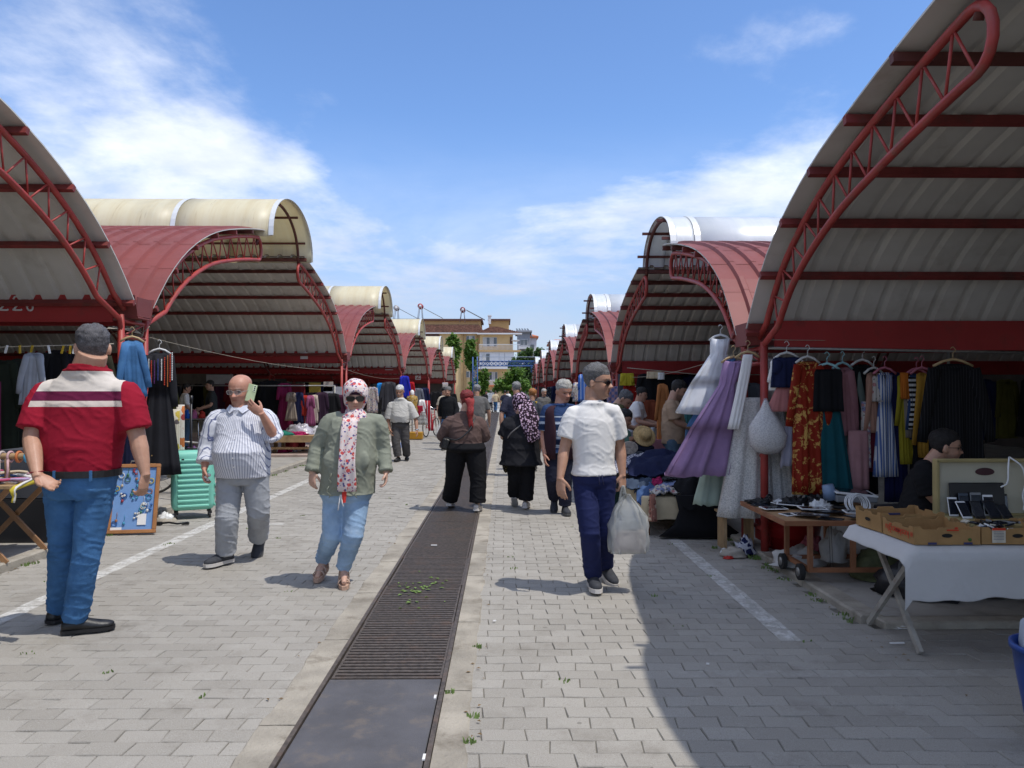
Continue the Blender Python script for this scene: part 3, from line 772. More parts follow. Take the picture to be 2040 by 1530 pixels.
        if stubble: blend(stubble*np.clip((.078-z)*60, 0, 1)*np.clip(1.2-np.clip((.03-z)*20, 0, 1), 0, 1)*np.clip((.03-y)*30, 0, 1)*(1-.9*g(0, .056, .02, .007)), base_c*.45+np.array(brow)*.5)
        blend(.9*g(0, .056, .023, .0075)*front, base_c*np.array([.66, .36, .36])); blend(.7*g(.012, .076, .009, .005)*front, base_c*.45); blend(.35*g(.03, .07, .006, .02)*front, base_c*.6)
        blend(.9*np.exp(-((np.abs(x)-.033)/.021)**4-((z-.1415-(.022-np.abs(np.abs(x)-.022))*.1)/.0045)**2)*front, brow)
        blend(.5*g(.033, .117, .018, .007)*front, base_c*.42)
        # knuckles, palms: slight natural redness below the wrists
        attr_color(me, col)
    remesh(o, (vox or .0058) if near else (vox or .011), 1, post)
    p.body = o
    if near or True:
        for s in (-1, 1):
            b = MB(); b.ball(p.hm @ Vector((s*.033, -.0735, .117)), .0085*hs, 8, 6); part('eye', b, m_eye, p.root)
    return p
m_eye = M('eye', (.10, .075, .06), .25, .3, 90)
def hair(p, color, kind='short', thick=.012, rough=.65, bump=.9, name='hair'):
    P = head_pts(72, 64); cen = np.array([0, .01, .125]); out = []
    mat = hair_mat(color, bump)
    for r in P:
        row = []
        for q in r:
            x, y, z = q; d = (q-cen); d = d/np.linalg.norm(d)
            if kind == 'short': line = np.interp(y, [-.09, -.06, -.03, -.012, .0, .012, .03, .06, .10], [.172, .172, .160, .142, .100, .085, .075, .015, -.02]); m_ = z-line
            elif kind == 'receding': line = np.interp(y, [-.09, -.06, -.02, .0, .03, .06, .10], [.205, .20, .165, .12, .085, .045, .03]); m_ = z-line
            elif kind == 'long': line = np.interp(y, [-.09, -.03, .0, .03, .1], [.165, .15, .06, .0, -.05]); m_ = z-line
            elif kind == 'fringe': line = np.interp(y, [-.09, -.02, .0, .03, .06, .10], [.3, .3, .118, .085, .045, .03]); m_ = min(z-line, .165-z-.0 if y > 0 else -1)
            n_ = noise.noise((x*38, y*38, z*38+p.head.x*9)); n2 = noise.noise((x*120, y*120, z*75))
            mm = m_+.010*n_; top = max(0, min(1, (z-.13)*9))
            if mm > 0: g_ = min(1, mm/.055); g_ = g_*g_*(3-2*g_); off = .0012+thick*g_*(.22+.9*top)+g_*(.006*n_+.006*n2)*(.4+top)
            else: off = max(-.010, mm*.6)-.001
            row.append(q+d*off)
        out.append(row)
    mb = MB(); add_grid(mb, [[p.hm @ Vector(q) for q in r] for r in out])
    return part(name, mb, mat, p.root), mat
_hm = {}
def hair_mat(c, bump=.9):
    if (c, bump) in _hm: return _hm[(c, bump)]
    m, k, b = base_mat('hair'); v = coords(k); s = k.sep(v)
    vv = k.comb(k.math('MULTIPLY', s[0], 420), k.math('MULTIPLY', s[1], 420), k.math('MULTIPLY', s[2], 90))
    n = k.noise(vv, 1.0, 4, .65, .6)
    col = k.mix(k.ramp(n, .3, .7), shadecol(c, .4), shadecol(c, 2.0)); col = k.mix(k.math('MULTIPLY', k.ramp(k.noise(v, 26, 4, .65), .42, .68), .6), col, shadecol(c, .35)); finish(k, b, col, v, .55, 0)
    bp = k.new('ShaderNodeBump', inp={'Strength': bump, 'Distance': .006, 'Height': n}); k.l.new(bp.outputs[0], b.inputs['Normal'])
    _hm[(c, bump)] = m; return m
def arm_sleeve(mb, p, i, frac, r0, r1, cuff=0.0, flare=0):
    """sleeve along the arm: frac 0..1 to the elbow, 1..2 to the wrist"""
    a, e, w = p.sh[i], p.el[i], p.wr[i]; inw = p.right*(1 if i == 0 else -1)
    pts = [a+inw*.085+Vector((0, 0, .012)), a+inw*.04+Vector((0, 0, .004)), a+inw*.0+Vector((0, 0, -.006)), a+(e-a)*.14, a+(e-a)*.28]; rr = [r0*.70, r0*.76, r0*.82, r0*.92, r0*.98]
    f = min(frac, 1.0)
    for q in (.5, .7, .88): 
        if q < f: pts.append(a+(e-a)*q); rr.append(r0+(r1-r0)*q/frac)
    pts.append(a+(e-a)*f); rr.append(r0+(r1-r0)*f/frac)
    if frac > 1:
        g = frac-1
        for q in (.12, .35, .6, .85):
            if q < g: pts.append(e+(w-e)*q); rr.append(r0+(r1-r0)*(1+q)/frac)
        pts.append(e+(w-e)*g); rr.append(r1)
    d = (pts[-1]-pts[-2]).normalized()
    if cuff: pts += [pts[-1]+d*.001, pts[-1]+d*.035]; rr += [r1+cuff, r1+cuff]
    mb.tube(pts, rr, 14)
def shirt(p, mat, hem=-.08, sleeve=.72, grow=.012, r0=.078, r1=.068, name='shirt', hem_w=None, wr=(.007, 9, 16), vox=None, post=None, cuff=0, top=9, sl=None, extra=None, neck=True):
    mb = MB(); sp = [q for q in p.torso_spec if q[0] > hem+.03 and q[0] <= p.tz(.85)]
    hips_ = [q for q in p.torso_spec if q[0] == 0.0][0]; hw = hem_w or (hips_[1]+.006, hips_[2]+.006)
    sp = [(hem, hw[0], hw[1], 0)]+sp
    mb.rings([p.ring(p.spine(t_), a+grow, b_+grow, 28, fw=f) for t_, a, b_, f in sp])
    if neck: mb.rings([p.ring(p.spine(p.tz(.5)), p.neck_r+.03, p.neck_r+.022, 20), p.ring(p.spine(p.tz(.98))+p.fwd*-.004, p.neck_r+.011, p.neck_r+.012, 20)])
    for i in (0, 1):
        s_ = sleeve if not isinstance(sleeve, tuple) else sleeve[i]
        if s_: arm_sleeve(mb, p, i, s_, r0*p.bulk**.7, r1*p.bulk**.7, cuff)
    if extra: extra(mb)
    o = part(name, mb, mat, p.root); seed = random.uniform(0, 99)
    w = wrinkle(wr[0], wr[1], wr[2], seed)
    def pp(me): 
        w(me)
        if post: post(me)
    remesh(o, vox or (.009 if p.near else .016), 4, pp); return o
def trousers(p, mat, top=.12, rt=.098, rk=.078, ra=.07, grow=.010, name='trousers', low=.03, wr=(.006, 7, 22), vox=None, stack=.0):
    mb = MB(); hips_ = [q for q in p.torso_spec if q[0] == 0.0][0]; bl = [q for q in p.torso_spec if abs(q[0]-.2) < .01][0]
    h0 = p.ring(p.spine(-.15), hips_[1]*.86, hips_[2]*.86, 24); h1 = p.ring(p.spine(0), hips_[1]+grow, hips_[2]+grow, 24); h2 = p.ring(p.spine(top), (hips_[1]*.4+bl[1]*.6)+grow, (hips_[2]*.4+bl[2]*.6)+grow, 24)
    mb.rings([h0, p.ring(p.spine(-.07), hips_[1]*.97+grow, hips_[2]*.97+grow, 24), h1, h2])
    for i in (0, 1):
        h, k, a = p.hip[i], p.kn[i], p.an[i]; d = (a-k).normalized(); e = a+d*(.02-low+.0)
        pts = [h+Vector((0, 0, .05)), h, h.lerp(k, .3), h.lerp(k, .62), h.lerp(k, .88), k, k.lerp(a, .15), k.lerp(a, .45), k.lerp(a, .75), a.lerp(k, .05), e]
        rr = [rt*.9, rt, rt*.97, (rt+rk)/2, rk*1.02, rk, rk*.98, (rk*.6+ra*.4), (rk*.3+ra*.7), ra, ra*1.04]
        mb.tube(pts, rr, 18)
    o = part(name, mb, mat, p.root); zk = (p.kn[0].z+p.kn[1].z)/2; za = min(p.an[0].z, p.an[1].z); zh = p.hc.z
    mk = lambda v: .5+.7*np.exp(-((v[:, 2]-zk)/.13)**2)+1.0*np.exp(-((v[:, 2]-za-.07)/.11)**2)+.6*np.exp(-((v[:, 2]-zh+.08)/.09)**2)
    remesh(o, vox or (.009 if p.near else .016), 4, wrinkle(wr[0], wr[1], wr[2], random.uniform(0, 99), .35, mask=mk)); return o
def shoe(p, i, mat, sole_mat, ln=.285, w=.05, h=.09, lift=.028):
    fd = p.fd[i]; a = p.an[i]; side = Vector((-fd.y, fd.x, 0)).normalized(); upv = side.cross(fd)*-1
    if upv.z < 0: upv = -upv
    o0 = a-fd*.075-upv*(.082)
    mb = MB(); rings = []
    for t_, ww, hh in ((0.0, .55, .62), (.04, .78, .78), (.14, .86, .92), (.28, .86, 1.0), (.42, .84, .86), (.58, .95, .66), (.74, 1.0, .52), (.88, .86, .44), (.96, .6, .36), (1.0, .3, .25)):
        c = o0+fd*t_*ln+upv*lift*.9; ring = []
        for q in np.linspace(0, math.pi, 9): ring.append(c+side*math.cos(q)*w*ww+upv*math.sin(q)**.8*h*hh)
        rings.append(ring)
    mb.rings(rings, smooth=True); s = part('shoe', mb, mat, p.root)
    mb = MB(); rings = []
    for t_, ww in ((-.015, .5), (.02, .82), (.14, .92), (.3, .88), (.45, .86), (.6, 1.0), (.75, 1.06), (.9, .9), (.98, .62), (1.02, .35)):
        c = o0+fd*t_*ln; z1 = lift; rings.append([c+side*w*ww, c+side*w*ww+upv*z1, c-side*w*ww+upv*z1, c-side*w*ww])
    mb.rings(rings); part('sole', mb, sole_mat, s); return s
def belt(p, mat, t_=.12, grow=.020, hgt=.035):
    hips_ = [q for q in p.torso_spec if q[0] == 0.0][0]; bl = [q for q in p.torso_spec if abs(q[0]-.2) < .01][0]
    a = hips_[1]*.4+bl[1]*.6+grow; b_ = hips_[2]*.4+bl[2]*.6+grow; c = p.spine(t_); z = Vector((0, 0, hgt/2))
    ro = p.ring(c, a, b_, 32); ri = p.ring(c, a-.012, b_-.012, 32)
    mb = MB(); mb.rings([[q-z for q in ri], [q-z for q in ro], [q+z for q in ro], [q+z for q in ri]], loop=True, smooth=False)
    return part('belt', mb, mat, p.root)
def glasses(p, frame, lens, dark=True, w=.031, h=.021):
    mb = MB(); ml = MB(); off = -.098
    for s in (-1, 1):
        pts = [(s*.034+w*math.copysign(abs(math.cos(q))**.6, math.cos(q)), off+.010*abs(s*.034+w*math.cos(q))/.07, .116+h*math.copysign(abs(math.sin(q))**.6, math.sin(q))) for q in np.linspace(0, 2*math.pi, 16, endpoint=False)]
        mb.tube([p.hm @ Vector(q) for q in pts], .0026*p.hs if dark else .0017*p.hs, 6, loop=True)
        ml.rings([[p.hm @ Vector(q) for q in pts], [p.hm @ (Vector(q)+Vector((0, -.002, 0))) for q in pts]])
        mb.tube([p.hm @ Vector(q) for q in ((s*.064, off+.010, .122), (s*.078, -.05, .122), (s*.080, .0, .120), (s*.080, .02, .112))], .0027*p.hs if dark else .0018*p.hs, 6)
    mb.tube([p.hm @ Vector(q) for q in ((-.008, off-.002, .120), (0, off-.006, .123), (.008, off-.002, .120))], .0024*p.hs, 6)
    g = part('glasses', mb, frame, p.root); part('lens', ml, lens, g); return g
# ------------------------------------------------------------------ clothes materials
m_jean = M('blue_denim', (.055, .15, .32), .85, .3, 5, .3, 260, dirt=((.10, .24, .45), .55, 6), spec=.15)
m_jeanl = M('light_denim', (.30, .44, .62), .85, .22, 5, .3, 260, dirt=((.46, .58, .72), .65, 7), spec=.15)
m_jeand = cloth('dark_denim', (.04, .07, .13), var=.3)
m_navy = cloth('navy_jersey', (.018, .024, .085), .8)
m_black = cloth('black_cloth', (.012, .012, .014), .85)
m_blackl = cloth('soft_black', (.02, .02, .024), .9)
m_greyt = cloth('pale_grey_trousers', (.36, .375, .40), .85)
m_greyd = cloth('dark_grey_trousers', (.085, .08, .08), .85)
m_white = cloth('white_cotton', (.78, .765, .75), .9, .03)
m_khaki = cloth('sage_jacket', (.255, .27, .215), .85)
m_brown = cloth('mauve_brown_blouse', (.115, .075, .066), .85)
m_tanp = cloth('tan_polo', (.42, .29, .195), .9)
m_olive = cloth('olive_shirt', (.10, .105, .05), .9)
m_teal = cloth('teal_cloth', (.10, .20, .16), .9)
m_shirtw = cloth_pat('pale_grey_shirt', p_stripe((.56, .54, .50), (.46, .45, .42), 55, .4))
m_lea = M('black_leather', (.013, .013, .014), .42, .2, 20, .15, 120, spec=.5)
m_shoeb = M('charcoal_trainer', (.045, .048, .058), .8, .2, 40, .4, 300)
m_sole = M('grey_rubber', (.10, .10, .10), .8)
m_solew = M('white_rubber', (.58, .55, .52), .75)
m_beige = M('beige_sandal', (.50, .36, .28), .6, .1, 20)
m_cork = M('cork_platform', (.46, .30, .22), .85, .2, 60, .3, 200)
m_lens = M('dark_lens', (.006, .006, .008), .08, .02, 5, spec=.7)
m_clear = M('clear_frame', (.45, .42, .38), .2, .05, 5, alpha=.8)
m_clearl = M('clear_lens', (.6, .6, .6), .05, .02, 5, alpha=.12)
m_frame = M('black_frame', (.012, .011, .011), .3)
m_steel = M('polished_steel', (.6, .6, .6), .25, .05, 5, metal=1)
m_plast = M('black_plastic', (.015, .015, .017), .4, .1, 5)
# ---- man in the maroon polo, seen from behind
p = person('broad man in maroon and cream striped polo walking away in blue jeans', 4.84, (189, 692), [(98, 781), (256, 781)], [(70, 872, -.10), (279, 872, -.02)], [(82, 946, -.26), (294, 942, -.06)],
           [(132, 962), (200, 962)], [(136, 1092, .1), (180, 1100, 0)], [(125, .30, .09), (158, .06, .09)], yaw=180, hyaw=-148, hpitch=6, skin='tan', bulk=1.36, chest=(.25, .16), belly=(.232, .175), hips=(.205, .155), belly_fwd=.02,
           toe=(165, 112), hs=1.19, neck_r=.078, collar=.088, hand_l=dict(dir=(.82, -.05, -.5), normal=(.15, -.5, .75), thumb=(0, -1, .3), curl=.5), hand_r=dict(dir=(-.12, 0, -1), normal=(-1, .3, 0), curl=.75))
zs = [p.sc.z+q for q in (-.215, -.175, -.285, -.255)]
m_polo = cloth_pat('maroon_cream_polo', p_bands((.30, .012, .030), [(p.sc.z-.175, 3, (.66, .60, .54)), (p.sc.z-.250, p.sc.z-.175, (.12, .014, .045)), (p.sc.z-.285, p.sc.z-.250, (.62, .55, .48)), (p.sc.z+.085, 3, (.25, .01, .02))],
                   2, (p.sc.x-.248, p.sc.x+.248), None) if False else None) if False else None
def polo(k, v):
    s = k.sep(v); col = (.30, .012, .030); z0 = p.sc.z
    inx = k.math('LESS_THAN', k.math('ABSOLUTE', k.math('SUBTRACT', s[0], p.sc.x)), k.math('ADD', .285, k.math('MULTIPLY', k.math('SUBTRACT', s[2], z0-.1), -.20)))
    for lo, hi, c in ((z0+.005, 5, (.64, .58, .52)), (z0-.055, z0+.005, (.12, .012, .045)), (z0-.092, z0-.055, (.60, .52, .46))):
        f = k.math('MULTIPLY', k.math('GREATER_THAN', s[2], lo), k.math('LESS_THAN', s[2], hi)); col = k.mix(k.math('MULTIPLY', f, inx), col, c)
    return k.mix(k.math('GREATER_THAN', s[2], z0+p.dzc*.72), col, (.25, .010, .022))
shirt(p, cloth_pat('maroon_cream_polo', polo), hem=.10, sleeve=.82, grow=.010, r0=.084, r1=.082, wr=(.007, 7, 15), hem_w=(.214, .164))
trousers(p, m_jean, top=.13, rt=.110, rk=.088, ra=.075, low=.02, wr=(.009, 7, 20)); belt(p, m_lea, .125, .024, .042)
for uo in (-.17, -.06, .16):
    b = MB(); c = p.spine(.125); b.box((c.x+uo, c.y-.185+.25*uo*uo, c.z-.005), (.014, .012, .065)); part('belt_loop', b, m_jean, p.root)
for i in (0, 1): shoe(p, i, m_lea, m_plast, .30, .052, .085, .022)
hair(p, (.105, .10, .105), 'short', .010)
b = MB(); b.tube([p.wr[0]+(p.el[0]-p.wr[0]).normalized()*.03+Vector((math.cos(q)*.036, math.sin(q)*.034, .004*math.cos(q))) for q in np.linspace(0, 6.283, 16, endpoint=False)], .004, 6, loop=True)
part('bracelet', b, M('dark_red_cord', (.22, .02, .03), .7), p.root)
# ---- bald man with phone
p = person('bald man in blue pinstripe shirt talking on a green phone, pale trousers', 6.85, (482, 777), [(434, 831), (531, 829)], [(416, 888, -.02), (550, 871, -.04)], [(411, 930, -.10), (524, 825, -.20)],
           [(461, 945), (512, 945)], [(456, 1030, -.1), (517, 1016, .03)], [(453, .0, .095), (519, .40, .17)], hyaw=-12, hpitch=9, skin='ruddy', bulk=1.22, chest=(.215, .15), belly=(.238, .195), hips=(.198, .155), belly_fwd=.07,
           toe=(-28, 4), heel=(0, 42), hs=1.20, neck_r=.068, brow=(.24, .18, .14), stubble=.25, hand_l=dict(dir=(.05, -.25, -1), normal=(1, .2, 0), curl=.8), hand_r=dict(dir=(-.8, -.05, .62), normal=(-.15, .9, .25), thumb=(.3, 0, 1), curl=.35))
def pin(me):
    v = getv(me); sx_ = np.array(p.sc); x, y, z = v[:, 0]-p.hc.x, v[:, 1]-p.sc.y, v[:, 2]
    a = np.arctan2(x, -y+.02)*.24
    for i in (0, 1):
        e, w_, s_ = [np.array(q) for q in (p.el[i], p.wr[i], p.sh[i])]
        for A, B in ((s_, e), (e, w_)):
            d = B-A; L2 = d @ d; t_ = np.clip(((v-A) @ d)/L2, 0, 1); q = v-(A+t_[:, None]*d); dist = np.linalg.norm(q, axis=1)
            m_ = (dist < .115) & (np.abs(x) > .215) if A is s_ else (dist < .10) & (np.abs(x) > .2)
            ref = np.array([0, -1., 0]); ref = ref-d*(ref @ d)/L2; ref /= np.linalg.norm(ref); sd_ = np.cross(d, ref)/math.sqrt(L2)
            a = np.where(m_, (q @ sd_)*1.15+.7, a)
    at = me.attributes.new('stripe', 'FLOAT', 'POINT'); at.data.foreach_set('value', (a+5).astype(np.float32))
m_pin = cloth_pat('blue_pinstripe', p_stripe((.68, .69, .74), (.16, .18, .30), 46, .20, attr='stripe'))
def plack(mb): pass
shirt(p, m_pin, hem=-.03, sleeve=(1.62, 1.02), grow=.012, r0=.082, r1=.066, wr=(.007, 7, 11), post=pin, cuff=.008, hem_w=(.222, .178))
b = MB()
for i in range(6):
    t_ = .02+.155*i; a_, b_, f_ = [np.interp(t_, [q[0] for q in p.torso_spec], [q[k] for q in p.torso_spec]) for k in (1, 2, 3)]
    c = p.spine(t_)+p.fwd*(b_+f_+.021)+Vector((.01, 0, 0)); b.ball(c, (.006, .003, .006), 8, 4)
o = part('buttons', b, m_white, p.root); o['kind'] = 'stuff'
b = MB(); c = p.spine(p.tz(.6))
for s in (-1, 1): b.poly([c+Vector((s*.014, -.118, .012)), c+Vector((s*.055, -.122, -.022)), c+Vector((s*.10, -.07, .015)), c+Vector((s*.088, -.02, .055)), c+Vector((s*.05, -.085, .045))], .008, nrm=(s*.3, -.8, .4))
part('collar', b, cloth('pale_blue_collar', (.60, .62, .70)), p.root)
trousers(p, m_greyt, top=.14, rt=.118, rk=.102, ra=.092, low=.045, wr=(.010, 6, 15))
for i in (0, 1): shoe(p, i, m_shoeb, m_solew if i == 0 else m_sole, .30, .052, .098, .03)
glasses(p, m_clear, m_clearl, False, .026, .016)
b = MB(); hcv = (p.hm @ Vector((.094, -.012, .10))); R3 = p.hm.to_3x3()
ph = thing('phone', 'pale green mobile phone held to the bald man\'s ear', 'phone', p.root.location+hcv)
b.box((0, 0, 0), (.010, .078, .160), bev=.003); part('case', b, M('sage_phone_case', (.42, .50, .30), .5), ph)
b = MB(); b.box((.0065, .018, .045), (.004, .026, .058), bev=.0015); part('camera_bump', b, M('pale_green_glass', (.62, .70, .50), .3), ph)
b = MB()
for z_ in (.064, .047, .030): b.ball((.0092, .018, z_), (.002, .007, .007), 8, 4)
part('lens', b, m_lens, ph); ph.rotation_euler = (R(-14), R(-6), R(-62))
b = MB(); c = p.root.location+p.wr[0]+Vector((.03, -.04, -.085))
for _ in range(7): b.ball(c+Vector((random.uniform(-.022, .022), random.uniform(-.015, .015), random.uniform(-.03, .02))), (random.uniform(.012, .022), .014, .016), 7, 5)
solo('paper_wad', b, m_white, 'crumpled white tissue in the bald man\'s lowered hand', 'tissue')
# ---- woman in floral headscarf
p = person('woman in floral headscarf, dark sunglasses, sage jacket and light jeans walking closer', 6.05, (709, 789), [(660, 836), (752, 838)], [(634, 890, .02), (764, 893, .05)], [(624, 938, -.06), (770, 938, -.02)],
           [(671, 976), (713, 976)], [(664, 1062, -.03), (705, 1064, -.07)], [(645, .26, .17), (687, .05, .155)], hyaw=10, hpitch=10, skin='fair', bulk=1.1, chest=(.185, .15), belly=(.200, .165), hips=(.205, .155), belly_fwd=.02,
           toe=(-4, 12), heel=(24, 14), hs=1.04, neck_r=.056, fem=True, brow=(.12, .07, .05), hand_l=dict(dir=(.0, -.15, -1), normal=(.5, .8, 0), curl=.55), hand_r=dict(dir=(.02, -.3, -1), normal=(-1, -.3, 0), curl=.7))
def jk(mb):
    c = p.spine(1.0)
    for s in (-1, 1): mb.ball(p.spine(.45)+p.right*s*.125+p.fwd*.155, (.06, .022, .075), 12, 7)
    mb.tube([c+Vector((-.11, .03, .02)), c+Vector((-.06, .10, .05)), c+Vector((.06, .10, .05)), c+Vector((.11, .03, .02))], .024, 10)
shirt(p, m_khaki, hem=-.04, sleeve=1.86, grow=.018, r0=.072, r1=.052, wr=(.008, 10, 14), hem_w=(.212, .175), cuff=.006, name='jacket', extra=jk, vox=.009, neck=False)
trousers(p, m_jeanl, top=.1, rt=.104, rk=.082, ra=.062, low=.0, wr=(.008, 8, 22))
b = MB()
for s, L_ in ((-1, .10), (1, .07)): b.tube(catmull([p.spine(-.05)+p.fwd*.20+Vector((s*.004, 0, .02)), p.spine(-.05)+p.fwd*.21+Vector((s*.012, 0, -.04)), p.spine(-.05)+p.fwd*.20+Vector((s*.022, 0, -L_))], 4), .0045, 6)
part('drawstring', b, m_white, p.root)
for s in (-1, 1):
    for z_ in (.28, .1): 
        b = MB(); q = p.spine(z_)+p.fwd*.205+p.right*s*.10; b.tube([q+Vector((s*random.uniform(-.02, .02), .006, k*-.022)) for k in range(5)], .004, 5); part('waist_cord', b, m_khaki, p.root)
m_floral = cloth_pat('floral_scarf', p_flower((.74, .64, .62), [(.62, .10, .09), (.10, .10, .26), (.32, .10, .22), (.85, .42, .32)], 23, .36, .75), bump=.2)
P = head_pts(64, 60); out = []
def face_open(q, k=1.0): return 1-((q[0]/(.060*k))**2+((q[2]-.083)/(.082*k))**2) if q[1] < .0 else -1
for r in P:
    row = []
    for q in r:
        d = q-np.array([0, .01, .12]); d = d/np.linalg.norm(d); f = face_open(q); g_ = -np.clip(f*7, -1, 1)
        row.append(q+d*(.021*g_ if g_ > 0 else .022*g_)+d*.004*noise.noise((q[0]*22, q[1]*22, q[2]*30))+np.array([0, .012*max(0, (.1-q[2])*8)*(q[1] > 0), 0]))
    out.append(row)
sc_ = MB(); add_grid(sc_, [[p.hm @ Vector(q) for q in r] for r in out])
c = p.hm @ Vector((0, .0, .0)); rings = []
for k, (dz_, ra, rb) in enumerate(((.015, .064, .078), (-.012, .080, .096), (-.035, .096, .112), (-.06, .108, .124), (-.085, .114, .130), (-.108, .106, .120), (-.125, .08, .09))):
    rings.append([c+Vector((math.sin(q)*ra*1.1*(1+.07*math.sin(3*q+k*1.7)), -math.cos(q)*rb*1.08*(1+.05*math.sin(4*q+k*2.1))-.012, dz_+.012*math.sin(2*q+k))) for q in np.linspace(0, 2*math.pi, 40, endpoint=False)])
sc_.rings(rings, smooth=True)
sc_.ball(c+Vector((.075, -.075, -.05)), (.03, .028, .04), 12, 8)
sf = part('headscarf', sc_, m_floral, p.root)
b = MB(); rings = []; top = c+Vector((-.005, -.142, -.045)); zb = p.spine(.03).z
for k in range(17):
    f = k/16; z_ = top.z+(zb-top.z)*f; t_ = (z_-p.hc.z)/(p.sc.z-p.hc.z); a_ = np.interp(t_, [q[0] for q in p.torso_spec], [q[2]+q[3] for q in p.torso_spec])
    yy = min(-(a_+.05), top.y-p.sc.y-.006-.05*f)
    cx = top.x-.004-.012*f; wd = .060+.012*f
    rings.append([Vector((cx+wd*math.cos(q)*(1+.04*math.sin(f*9)), p.sc.y+yy-.010*math.sin(q)-.007*math.sin(3*math.cos(q)*2.2+f*3), z_)) for q in np.linspace(0, 2*math.pi, 22, endpoint=False)])
b.rings(rings, smooth=True); part('scarf_end', b, m_floral, sf)
b = MB(); q0 = p.spine(.03); b.rings([[q0+Vector((.030+a*w_*.5-.004*k, -.205-.008*s_, .10-k*.062)) for a, s_ in ((-1, 0), (0, 1), (1, 0), (0, -1))] for k, w_ in enumerate((.02, .03, .035, .03))]); 
m_scarlet = cloth('scarlet_lining', (.62, .05, .04)); part('scarf_lining', b, m_scarlet, sf)
b = MB(); b.tube([c+Vector((math.sin(q)*.08, -math.cos(q)*.138-.02, -.092)) for q in np.linspace(-.9, .9, 12)], .010, 8, flat=1.3); part('scarf_lining', b, m_scarlet, sf)
b = MB(); out = []
for r in P:
    row = []
    for q in r:
        d = q-np.array([0, .01, .12]); d = d/np.linalg.norm(d); f = 1 if q[2] > .148 else -1; row.append(q+d*(.007*f))
    out.append(row)
add_grid(b, [[p.hm @ Vector(q) for q in r] for r in out]); part('under_cap', b, cloth('dark_plum_cap', (.035, .012, .028)), p.root)
glasses(p, m_frame, m_lens, True, .031, .0185)
for i in (0, 1):
    fd = p.fd[i]; fd2 = Vector((fd.x, fd.y, 0)).normalized(); a = p.an[i]; side = Vector((-fd2.y, fd2.x, 0)); z0 = a.z-.155 if i else a.z-.165
    dz = (lambda t_: .012*(1-t_)) if i else (lambda t_: .05*(1-t_))
    b = MB(); rings = []
    for t_, ww, h1 in ((-.02, .5, .075), (.02, .75, .078), (.2, .8, .065), (.45, .8, .045), (.7, .98, .035), (.9, .75, .033), (1.0, .35, .03)):
        c = a-fd2*.07+fd2*t_*.245; c.z = z0+dz(t_); rings.append([c+side*.043*ww, c+side*.043*ww+Vector((0, 0, h1)), c-side*.043*ww+Vector((0, 0, h1)), c-side*.043*ww])
    b.rings(rings); s_ = part('platform_sandal', b, m_cork, p.root)
    for t_, hh, ww in ((.72, .075, .046), (.5, .10, .043), (.18, .155, .042)):
        b = MB(); c = a-fd2*.07+fd2*t_*.245; c.z = z0+dz(t_)+.03
        b.tube([c+side*math.cos(q)*ww+Vector((0, 0, math.sin(q)*(hh-.03))) for q in np.linspace(0, math.pi, 9)], .014, 6, flat=.35, up=fd2.cross(side)); part('strap', b, m_beige, s_)
# ---- woman with red ponytail
p = person('woman with long red hair, mauve blouse and wide black trousers, seen from behind', 9.85, (930, 797), [(899, 838), (954, 840)], [(881, 869, .02), (966, 871, .05)], [(884, 864, .26), (955, 868, .30)],
           [(911, 892), (946, 892)], [(904, 952, .1), (953, 955, -.03)], [(897, .26, .11), (951, -.06, .10)], yaw=180, hyaw=-168, hpitch=0, skin='fair', bulk=1.12, chest=(.19, .14), belly=(.195, .15), hips=(.245, .195), toe=(170, 168), heel=(12, 6), hs=1.06, fem=True, near=True, vox=.009)
def puff(mb):
    for i in (0, 1): mb.ball(p.el[i]+Vector((0, .03, .03)), (.062, .085, .07), 12, 8)
shirt(p, m_brown, hem=.16, sleeve=1.7, grow=.024, r0=.088, r1=.06, wr=(.012, 7, 9), hem_w=(.215, .165), extra=puff)
trousers(p, m_black, top=.20, rt=.142, rk=.112, ra=.108, low=.065, grow=.018, wr=(.008, 6, 10))
for i in (0, 1): shoe(p, i, m_solew, m_solew, .25, .045, .075, .03)
_, hm_ = hair(p, (.17, .018, .018), 'long', .014)
b = MB(); q0 = p.hm @ Vector((0, .095, .13)); rings = []
for k in range(20):
    f = k/19; w_ = .052*(1-.55*f)*(1+.16*math.sin(f*16)); c = q0+Vector((.015+.035*f+.010*math.sin(f*6), -.015-.075*math.sin(min(1, f*1.7)*1.57)+.03*f, .01-.36*f))
    rings.append([c+Vector((math.cos(q)*w_*(1+.14*math.sin(5*q+f*9)), math.sin(q)*w_*.62, .015*math.sin(3*q+f*6))) for q in np.linspace(0, 2*math.pi, 26, endpoint=False)])
b.rings(rings, smooth=True); part('ponytail', b, hair_mat((.27, .028, .028), 1.0), p.root)
bag = thing('shoulder_bag', 'small black bag on a long strap at the red-haired woman\'s left hip', 'bag', p.root.location)
b = MB(); b.box(p.spine(.08)+Vector((-.275, -.02, .03)), (.10, .20, .15), (0, R(18), R(12)), bev=.02); part('pouch', b, m_lea, bag)
b = MB(); sh_ = p.spine(1.0)+p.right*.10
b.tube(catmull([p.spine(.12)+Vector((-.26, -.1, .10)), p.spine(.34)+Vector((-.10, -.205, 0)), p.spine(.65)+Vector((.05, -.195, 0)), sh_+Vector((.02, -.11, .01)), sh_+Vector((.03, .0, .062)), sh_+Vector((-.02, .12, 0))], 5), .011, 6, flat=.4, up=(0, 1, 0)); part('strap', b, m_lea, bag)
